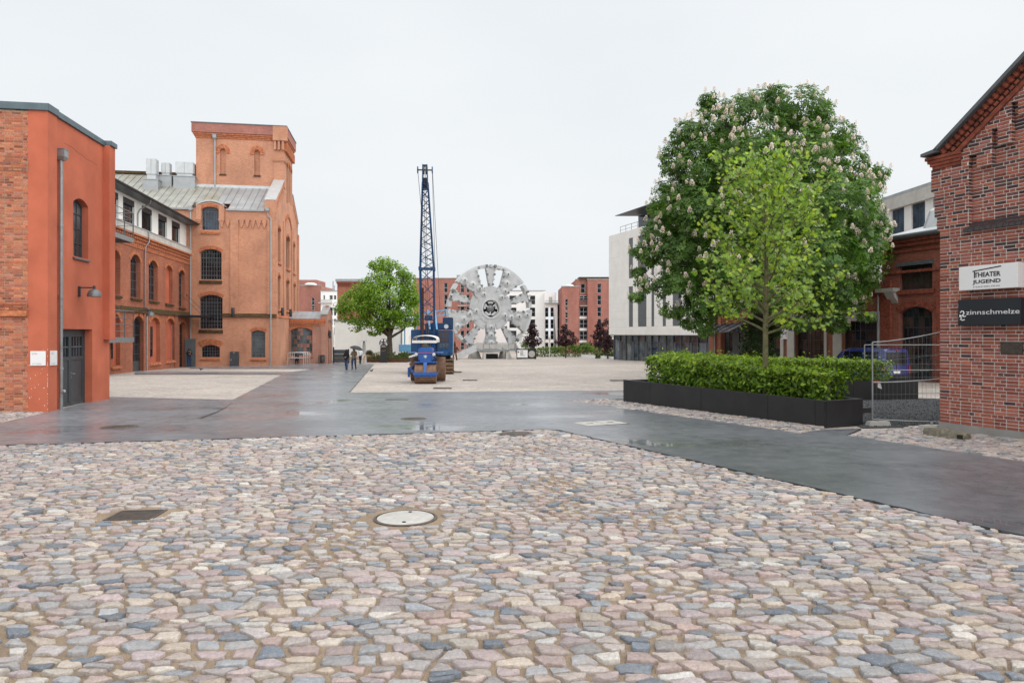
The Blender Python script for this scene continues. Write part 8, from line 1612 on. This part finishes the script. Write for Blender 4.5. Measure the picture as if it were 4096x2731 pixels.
# ================================================================ people
def human(label, loc, deg, J, mats, h=1.75, hair=None, group=None, hood=False):
    """one continuous skinned body; J overrides joints of a standing figure facing local -y; mats: jacket, trousers, shoes"""
    k = h / 1.75
    D = dict(pel=(0, 0, .95), sp=(0, .0, 1.12), ch=(0, .0, 1.32), nk=(0, .0, 1.49), hb=(0, -.01, 1.56), hm=(0, -.02, 1.63), ht=(0, -.01, 1.73), nose=(0, -.105, 1.625),
             sl=(.17, 0, 1.42), el=(.23, .03, 1.16), wl=(.2, -.08, .93), sr=(-.17, 0, 1.42), er=(-.23, .03, 1.16), wr=(-.2, -.08, .93),
             hl=(.095, 0, .9), kl=(.1, -.02, .5), al=(.1, .02, .09), tl=(.11, -.14, .04), hr=(-.095, 0, .9), kr=(-.1, -.02, .5), ar=(-.1, .02, .09), tr=(-.11, -.14, .04))
    D.update(J); names = list(D); rad = dict(pel=.15, sp=.145, ch=.165, nk=.06, hb=.075, hm=.105, ht=.055, nose=.016, sl=.085, sr=.085, el=.058, er=.058, wl=.036, wr=.036, hl=.11, hr=.11, kl=.075, kr=.075, al=.05, ar=.05, tl=.04, tr=.04)
    E = [('pel', 'sp'), ('sp', 'ch'), ('ch', 'nk'), ('nk', 'hb'), ('hb', 'hm'), ('hm', 'ht'), ('hm', 'nose'), ('ch', 'sl'), ('sl', 'el'), ('el', 'wl'), ('ch', 'sr'), ('sr', 'er'), ('er', 'wr'), ('pel', 'hl'), ('hl', 'kl'), ('kl', 'al'), ('al', 'tl'), ('pel', 'hr'), ('hr', 'kr'), ('kr', 'ar'), ('ar', 'tr')]
    vs = [Vector(D[n]) for n in names]; ed = [(names.index(a), names.index(b)) for a, b in E]; rr = [rad[n] for n in names]; reg = {}
    for s_ in ('l', 'r'):
        w_, e_ = Vector(D['w' + s_]), Vector(D['e' + s_]); d = (w_ - e_).normalized(); sd_ = d.cross(Vector((1, .2, 0))).normalized(); pi = len(vs); vs.append(w_ + d * .07); rr.append(.032); ed.append((names.index('w' + s_), pi))
        for j, (o, L) in enumerate(((-.026, .062), (-.009, .075), (.009, .07), (.026, .055))): vs += [w_ + d * .105 + sd_ * o, w_ + d * (.105 + L) + sd_ * o * 1.2 + Vector((0, -.02, 0))]; rr += [.0095, .007]; ed += [(pi, len(vs) - 2), (len(vs) - 2, len(vs) - 1)]
        vs += [w_ + d * .05 + sd_ * .045, w_ + d * .1 + sd_ * .065]; rr += [.011, .008]; ed += [(pi, len(vs) - 2), (len(vs) - 2, len(vs) - 1)]
    me = bpy.data.meshes.new('b'); me.from_pydata([tuple(v * k) for v in vs], ed, []); o = bpy.data.objects.new('b', me); C.objects.link(o)
    sm = o.modifiers.new('s', 'SKIN'); sm.use_smooth_shade = True; lay = me.skin_vertices[0].data
    for i, r_ in enumerate(rr): lay[i].radius = (r_ * k, r_ * k); lay[i].use_root = (i == 0)
    ss = o.modifiers.new('u', 'SUBSURF'); ss.levels = 1; bpy.context.view_layer.update(); dg = bpy.context.evaluated_depsgraph_get(); m2 = bpy.data.meshes.new_from_object(o.evaluated_get(dg)); bpy.data.objects.remove(o)
    for q in (mats[0], mats[1], mats[2], 'skin'): m2.materials.append(M[q])
    segs = [(a, b) for a, b in ed]; nl = len(names)
    def region(a, b):
        if a >= nl or b >= nl: return 3
        A, B = names[a], names[b]
        if 'hb' in (A, B) or 'hm' in (A, B) or (A == 'ch' and B == 'nk' and False): return 3
        if B in ('tl', 'tr'): return 2
        if B in ('kl', 'kr', 'al', 'ar', 'hl', 'hr'): return 1
        return 0
    for p_ in m2.polygons:
        c = p_.center; best = None
        for a, b in segs:
            A, B = vs[a] * k, vs[b] * k; d = B - A; t_ = max(0, min(1, (c - A).dot(d) / max(d.dot(d), 1e-9))); q = (c - A - d * t_).length - .6 * (rr[a] + (rr[b] - rr[a]) * t_) * k
            if best is None or q < best[0]: best = (q, a, b)
        p_.material_index = region(best[1], best[2]); p_.use_smooth = True
    t = thing('person', label, 'person', loc, deg, group); m2.name = 'body'; link('body', m2, t)
    hb = Vector(D['hm']) * k; mb = MB(); hm_ = hair or 'hair_dark'
    if hood: mb.lathe([(.16, -.17), (.15, -.05), (.135, .06), (.09, .13), (.0001, .155)], (hb.x, hb.y + .035, hb.z), 14); mb.build('hood', mats[0], t, smooth=60)
    else: mb.lathe([(.1, -.06), (.122, .0), (.118, .06), (.08, .115), (.0001, .135)], (hb.x, hb.y + .03, hb.z), 14); mb.build('hair', hm_, t, smooth=60)
    return t
q = gp(1386, 1480); WK = dict(kl=(.1, -.16, .52), al=(.1, -.12, .09), tl=(.11, -.27, .06), kr=(-.1, .02, .5), ar=(-.1, .22, .12), tr=(-.11, .1, .04))
human('person in a long black hooded coat walking with hands at the bag', q, -6, dict(WK, el=(.25, .0, 1.16), wl=(.06, -.24, 1.12), er=(-.25, .0, 1.16), wr=(-.06, -.24, 1.08)), ('cloth_black', 'cloth_jeans', 'cloth_black'), 1.70, hood=True)
t = thing('shoulder_bag', 'small black shoulder bag in front of the hooded walker', 'bag', q + Vector((.0, -.27, 1.0)), -6); mb = MB(); mb.box(-.13, .13, -.05, .05, -.12, .08); mb.build('pouch', 'cloth_black', t, bevel=.02); mb = MB(); mb.tube([(-.12, 0, .07), (-.12, .1, .38), (.08, .2, .48)], .012, 5); mb.build('strap', 'cloth_black', t)
mb = MB(); 
q = gp(1416, 1480); human('person in a khaki coat walking under a black umbrella', q, -4, dict(WK, kl=(.1, .0, .5), al=(.1, .2, .1), tl=(.11, .06, .04), kr=(-.1, -.16, .52), ar=(-.1, -.14, .09), tr=(-.11, -.29, .05), el=(.24, -.05, 1.15), wl=(.12, -.24, 1.36), er=(-.25, .0, 1.17), wr=(-.12, -.24, 1.3)), ('cloth_khaki', 'cloth_navy', 'wood_dark'), 1.84)
t = thing('umbrella', 'open black umbrella held over the person in khaki', 'umbrella', q + Vector((.16, -.28, 1.35)), 0); t.rotation_euler = (R(4), R(14), 0); mb = MB(); mb.cyl((0, 0, -.1), (0, 0, .72), .008, n=6); mb.build('shaft', 'galvanised', t); mb = MB(); mb.tube([(0, 0, -.08), (0, 0, -.16), (.03, 0, -.19), (.06, 0, -.17)], .014, 6); mb.build('handle', 'rubber', t)
mb = MB(); n = 8; rg = [(0.0, .70), (.25, .66), (.45, .56), (.56, .44)]
for k in range(n):
    for (r0_, h0), (r1_, h1) in zip(rg, rg[1:]):
        for s_ in range(2):
            a0, a1 = 2 * math.pi * (k + s_ * .5) / n, 2 * math.pi * (k + s_ * .5 + .5) / n; f = lambda r_, a_, e: r_ * (.93 if e else 1.0)
            mb.add([(f(r0_, a0, s_ == 1) * math.cos(a0), f(r0_, a0, s_ == 1) * math.sin(a0), h0), (f(r1_, a0, s_ == 1) * math.cos(a0), f(r1_, a0, s_ == 1) * math.sin(a0), h1), (f(r1_, a1, s_ == 0) * math.cos(a1), f(r1_, a1, s_ == 0) * math.sin(a1), h1), (f(r0_, a1, s_ == 0) * math.cos(a1), f(r0_, a1, s_ == 0) * math.sin(a1), h0)], [(0, 1, 2, 3)])
mb.build('canopy', 'umbrella_black', t, smooth=60); mb = MB()
for k in range(8): a = 2 * math.pi * k / 8; mb.cyl((.0, 0, .4), (.3 * math.cos(a), .3 * math.sin(a), .62), .004, n=4)
mb.build('ribs', 'galvanised', t)
q = gp(1441, 1456); human('waiter in a white shirt and black trousers walking away past the heater', q, 172, dict(WK, el=(.22, -.12, 1.2), wl=(.08, -.22, 1.42), er=(-.24, .02, 1.16), wr=(-.16, -.2, 1.05)), ('cloth_white', 'cloth_black', 'cloth_black'), 1.74)
u, z = TW.F(1188, 1434, 6.3); q = wpt(TW, u, 6.3, 0); q.z = gz(q.y); human('person in a blue jacket sitting hunched by the porch window', q, 5, dict(pel=(0, .18, .52), sp=(0, .12, .68), ch=(0, .0, .88), nk=(0, -.12, 1.02), hb=(0, -.17, 1.06), hm=(0, -.22, 1.1), ht=(0, -.23, 1.2), nose=(0, -.31, 1.07), sl=(.18, -.04, .98), sr=(-.18, -.04, .98), el=(.2, -.2, .74), er=(-.2, -.2, .74), wl=(.06, -.36, .82), wr=(-.06, -.36, .82), hl=(.1, .14, .5), hr=(-.1, .14, .5), kl=(.12, -.3, .52), kr=(-.12, -.3, .52), al=(.11, -.28, .1), ar=(-.11, -.28, .1), tl=(.12, -.42, .04), tr=(-.12, -.42, .04)), ('cloth_navy', 'cloth_black', 'cloth_black'), 1.76)
t = thing('stool', 'low dark stool under the person sitting by the porch window', 'stool', (q.x, q.y, q.z), 5); mb = MB(); mb.box(-.2, .2, .0, .36, .35, .4); mb.build('seat', 'wood_dark', t)
for x in (-.16, .16):
    for y in (.04, .32): mb = MB(); mb.box(x - .02, x + .02, y - .02, y + .02, 0, .35); mb.build('leg', 'wood_dark', t)
q = gp(757, 1468.5); human('person in dark clothes leaning at the corner door and looking at a phone', q, 40, dict(hm=(0, -.05, 1.6), nose=(0, -.135, 1.58), el=(.24, -.05, 1.18), wl=(.05, -.27, 1.36), er=(-.24, .0, 1.17), wr=(-.08, -.24, 1.2)), ('cloth_black', 'cloth_navy', 'cloth_black'), 1.80)
# ================================================================ yard furniture
a = TW.F(920, 1464, -.45); b = TW.F(953, 1405, -.45); t = thing('utility_cabinet', 'tall dark grey utility cabinet against the tower wall', 'cabinet', wpt(TW, a[0], -.5, 0), TW.deg); t.location.z = gz(t.location.y); W_ = b[0] - a[0]; H_ = b[1] - a[1]; mb = MB(); mb.box(0, W_, 0, .42, 0, H_); mb.build('body', 'paint_dark_grey', t, bevel=.01); mb = MB(); mb.box(.03, W_ - .03, -.02, 0, .08, H_ - .05); d_ = mb.build('door', 'paint_dark_grey', t); mb = MB(); mb.box(W_ * .4, W_ * .58, -.03, -.02, H_ - .12, H_ - .07); mb.box(.08, .14, -.035, -.02, H_ * .4, H_ * .5); mb.build('latch', 'zinc_bright', d_)
a = TW.F(1151, 1463, 3.2); t = thing('rail_hoops', 'galvanised tube hoops forming a low railing before the porch', 'railing', wpt(TW, a[0], 3.2, 0), TW.deg); t.location.z = gz(t.location.y); sc_ = 1.32; L = 1.55
for k in range(4):
    x, y = k * .14 + .0, k * .55; mb = MB(); pts = [(x, y, 0), (x, y, sc_ - .18), (x + .06, y, sc_ - .04), (x + .18, y, sc_), (x + L * .9, y, sc_), (x + L, y, sc_ - .04), (x + L + .06, y, sc_ - .18), (x + L + .06, y, 0)]; mb.tube(pts, .028, 8); mb.build('hoop', 'zinc_bright', t, smooth=60)
mb = MB(); mb.hexa([(0, 0, .72), (L, 0, .72), (L + .42, 1.65, .72), (.42, 1.65, .72), (0, 0, .76), (L, 0, .76), (L + .42, 1.65, .76), (.42, 1.65, .76)]); mb.build('shelf', 'zinc_bright', t)
a = TW.F(1279, 1453, 7.2); t = thing('litter_bin', 'round grey litter bin on a post at the porch corner', 'bin', wpt(TW, a[0] + .3, 7.1, 0), TW.deg); t.location.z = gz(t.location.y); mb = MB(); mb.lathe([(.24, .18), (.26, .22), (.26, .85), (.24, .9), (.2, .9), (.18, .6), (.0001, .3)], n=20); mb.build('bucket', 'paint_dark_grey', t, smooth=50); mb = MB(); mb.lathe([(.27, .86), (.28, .9), (.28, .96), (.2, 1.0), (.0001, 1.01)], n=20); mb.build('lid', 'frame_dark', t, smooth=50); mb = MB(); mb.box(-.42, -.34, -.04, .04, 0, 1.05); mb.bar((-.38, 0, .7), (-.2, 0, .7), .04, .04); mb.build('post', 'frame_dark', t)
# restaurant terrace
yB = 83.0; q = at(1535, 1450, yB); t = thing('round_sign', 'dark round T.R.U.D.E. bar restaurant sign on a tapered pillar', 'sign', (q.x, q.y, gz(yB)), 2); s_ = yB / FP; zc_ = (gz(yB) * 0 + at(0, 1372, yB).z) - gz(yB); Rr = 17.5 * s_; mb = MB(); mb.hexa([(-.44, -.14, 0), (.44, -.14, 0), (.44, .14, 0), (-.44, .14, 0), (-.4, -.12, zc_ - .3), (.4, -.12, zc_ - .3), (.4, .12, zc_ - .3), (-.4, .12, zc_ - .3)]); mb.build('pillar', 'black_metal', t); mb = MB(); mb.lathe([(.0001, -.13), (Rr, -.13), (Rr, .13), (.0001, .13)], (0, 0, zc_), 32, 'y'); ds = mb.build('disc', 'black_metal', t, smooth=30)
mb = MB()
for a in (50, 70, 110, 130, 208, 332):
    q4 = [(math.cos(R(a + da)) * r_ * Rr, -.135, zc_ + math.sin(R(a + da)) * r_ * Rr) for da, r_ in ((-7, .5), (-8, .92), (8, .92), (7, .5))]; mb.add(q4, [(0, 1, 2, 3)])
mb.build('wheel_spokes', 'ink_white', ds, uv=False)
[text(t, w_, m_, Rr * ww, .2, (lambda u, d, z, o_=o_: (u + Rr * o_, -.14 + d, z + zc_ - .08)), bold=.02) for w_, m_, ww, o_ in (('T.R.', 'ink_white', .68, -.88), ('U', 'ink_red', .3, -.15), ('D.E.', 'ink_white', .64, .24))]; text(t, 'BAR', 'ink_white', .3, .08, lambda u, d, z: (u - .15, -.14 + d, z + zc_ - .34)); text(t, 'RESTAURANT', 'ink_white', .62, .08, lambda u, d, z: (u - .31, -.14 + d, z + zc_ - .47)); mb = MB(); mb.tube([(-.25, -.15, zc_ - 1.0), (-.1, -.15, zc_ - .9), (0, -.15, zc_ - 1.0), (.12, -.15, zc_ - .88), (.25, -.15, zc_ - .9)], .02, 5); mb.build('scrawl', 'wicker', t)
q = at(1456, 1450, 81); t = thing('patio_heater', 'pyramid patio heater with flat top beside the terrace', 'patio heater', (q.x, q.y, gz(81))); mb = MB(); mb.hexa([(-.3, -.3, 0), (.3, -.3, 0), (.3, .3, 0), (-.3, .3, 0), (-.2, -.2, 1.0), (.2, -.2, 1.0), (.2, .2, 1.0), (-.2, .2, 1.0)]); mb.build('base', 'zinc_bright', t)
for x in (-1, 1):
    for y in (-1, 1): mb = MB(); mb.bar((x * .2, y * .2, 1.0), (x * .09, y * .09, 2.6), .035, .035); mb.build('upright', 'galvanised', t)
mb = MB(); mb.hexa([(-.3, -.3, 2.62), (.3, -.3, 2.62), (.3, .3, 2.62), (-.3, .3, 2.62), (-.26, -.26, 2.7), (.26, -.26, 2.7), (.26, .26, 2.7), (-.26, .26, 2.7)]); mb.build('reflector', 'zinc', t); mb = MB(); mb.cyl((0, 0, 1.0), (0, 0, 2.6), .05, n=8); mb.build('glass_tube', 'glass_grey', t)
q = at(1335, 1450, 79); t = thing('screen_board', 'dark grey slatted screen at the terrace entrance', 'screen', (q.x, q.y, gz(79)), 3); W_ = 59 * 79 / FP
for z in (.12, .62, 1.12): mb = MB(); mb.box(.05, W_ - .05, -.03, .03, z, z + .47); mb.build('board', 'paint_dark_grey', t)
for x in (0, W_): mb = MB(); mb.box(x - .1, x + .06, -.05, .05, 0, 1.9 if x == 0 else 1.65); mb.build('post', 'black_metal', t)
q = at(1328, 1434, 86); t = thing('closed_parasol', 'tall closed white parasol beside the porch', 'parasol', (q.x, q.y, gz(86))); mb = MB(); mb.cyl((0, 0, 0), (0, 0, 4.6), .04, n=8); mb.build('pole', 'galvanised', t); mb = MB(); mb.lathe([(.12, .9), (.24, 1.1), (.2, 2.0), (.26, 2.6), (.2, 3.6), (.1, 4.5), (.0001, 4.6)], n=12); mb.build('folded_canopy', 'canvas_white', t, smooth=50); mb = MB(); mb.box(-.35, .35, -.35, .35, 0, .12); mb.build('base', 'concrete', t)
def chair(label, px, Y, deg):
    q = at(px, 1440, Y); t = thing('wicker_chair', label, 'chair', (q.x, q.y, gz(Y)), deg, 'wicker chairs on the restaurant terrace'); mb = MB(); mb.box(-.23, .23, -.23, .23, .42, .47); mb.build('seat', 'wicker', t); mb = MB(); mb.hexa([(-.23, .19, .47), (.23, .19, .47), (.23, .23, .47), (-.23, .23, .47), (-.21, .27, .92), (.21, .27, .92), (.21, .3, .92), (-.21, .3, .92)]); mb.build('backrest', 'wicker', t)
    for x in (-.2, .2):
        for y in (-.2, .2): mb = MB(); mb.box(x - .02, x + .02, y - .02, y + .02, 0, .42); mb.build('leg', 'wicker', t)
for k, (px, Y, dg) in enumerate(((1343, 82, 30), (1354, 83, -20), (1366, 82, 10), (1396, 83, 160), (1404, 81, -40), (1432, 82, 80), (1449, 80, -95), (1452, 83, 100), (1475, 88, 40), (1488, 89, -30), (1500, 88, 150), (1512, 89, 10))): chair(('leftmost wicker chair behind the dark screen boards', 'second wicker chair from the left behind the screen boards', 'wicker chair behind the screen nearest the hooded walker', 'wicker chair seen between hooded walker and khaki coat', 'wicker chair just behind the khaki coat', 'wicker chair between khaki coat and waiter', 'wicker chair directly beside the waiter', 'wicker chair at the foot of the patio heater', 'wicker chair at the table beside the heater, its left end', 'wicker chair at the table beside the heater, its right end', 'wicker chair at the table by the round sign, its left end', 'wicker chair closest to the round sign pillar')[k], px, Y, dg)
def table(label, px, Y):
    q = at(px, 1440, Y); t = thing('terrace_table', label, 'table', (q.x, q.y, gz(Y)), 10, 'tables on the restaurant terrace'); mb = MB(); mb.box(-.6, .6, -.4, .4, .72, .76); mb.build('tabletop', 'lid_white', t); 
    for x in (-.5, .5):
        for y in (-.32, .32): mb = MB(); mb.box(x - .03, x + .03, y - .03, y + .03, 0, .72); mb.build('leg', 'wicker', t)
table('pale terrace table beside the patio heater', 1478, 90); table('pale terrace table nearest the round sign', 1507, 90.5)
q = at(1477, 1425, 92); t = thing('rhododendron', 'round pink flowering bush on the terrace', 'bush', (q.x, q.y, gz(92))); rs = np.random.RandomState(77); n = 900; d_ = rs.normal(size=(n, 3)); d_ /= np.linalg.norm(d_, axis=1)[:, None]; Pp = d_ * rs.uniform(.5, 1, (n, 1)) * np.array([.55, .5, .45]) + np.array([0, 0, 1.05]); leafcloud(Pp, d_ + .3, rs.uniform(.1, .18, n), cols(n, [(0.05, 0.10, 0.02), (0.07, 0.13, 0.025), (0.05, 0.1, 0.02), (0.3, 0.06, 0.12)], rs), t, 'foliage', rs=rs); mb = MB(); mb.lathe([(.25, 0), (.33, .6), (.3, .62), (.0001, .55)], n=14); mb.build('pot', 'concrete', t)
# raised bed round the maple
a = at(1466, 1452, 84.5); b = at(1626, 1452, 84.5); mb = MB(); mb.box(0, b.x - a.x, 0, 8.5, -.1, .42); o = mb.build('raised_bed', 'soil', None, loc=(a.x, 84.5, gz(84.5))); tag(o, kind='structure'); mb = MB(); mb.box(-.03, b.x - a.x + .03, -.03, 0, -.1, .46); mb.build('edging', 'rust_dark', o)
rs = np.random.RandomState(71); n = 3800; x = rs.uniform(0, b.x - a.x, n); y = rs.uniform(.05, 7.5, n); Pp = np.stack([x, y, .45 + rs.uniform(0, .22, n) + .5 * (np.sin(x * 3.0 + 2) > .3) * (y > 2) * rs.uniform(0, 1, n)], 1); g_ = leafcloud(Pp, np.stack([rs.normal(0, .6, n), rs.normal(0, .6, n) - .3, np.full(n, .5)], 1), rs.uniform(.15, .32, n), cols(n, [(0.05, 0.09, 0.018), (0.09, 0.14, 0.025), (0.14, 0.18, 0.04), (0.03, 0.06, 0.015)], rs), o, 'ground_cover', wid=.3, rs=rs)
# pigeons
def pigeon(label, px, py, deg):
    q = gp(px, py); t = thing('pigeon', label, 'pigeon', q, deg, 'pigeons in the yard'); me = bpy.data.meshes.new('b'); J = [(0, .0, .13), (0, .09, .12), (0, .17, .10), (0, -.06, .16), (0, -.09, .21), (0, -.10, .235), (0, -.145, .228), (.03, .0, .06), (.03, -.0, .01), (-.03, .0, .06), (-.03, 0, .01), (.03, -.03, .006), (-.03, -.03, .006)]; rr = [.065, .05, .02, .05, .032, .03, .008, .016, .008, .016, .008, .008, .008]; me.from_pydata(J, [(0, 1), (1, 2), (0, 3), (3, 4), (4, 5), (5, 6), (0, 7), (7, 8), (0, 9), (9, 10), (8, 11), (10, 12)], []); o = bpy.data.objects.new('b', me); C.objects.link(o); o.modifiers.new('s', 'SKIN').use_smooth_shade = True
    for i, r_ in enumerate(rr): me.skin_vertices[0].data[i].radius = (r_, r_); me.skin_vertices[0].data[i].use_root = i == 0
    o.modifiers.new('u', 'SUBSURF').levels = 1; bpy.context.view_layer.update(); m2 = bpy.data.meshes.new_from_object(o.evaluated_get(bpy.context.evaluated_depsgraph_get())); bpy.data.objects.remove(o); m2.materials.append(M['pigeon_grey']); link('body', m2, t)
pigeon('pigeon on the cobbles beside the path to the walking pair', 1487, 1488, 100); pigeon('pigeon on the cobble strip before the tower block', 803, 1482, -70)
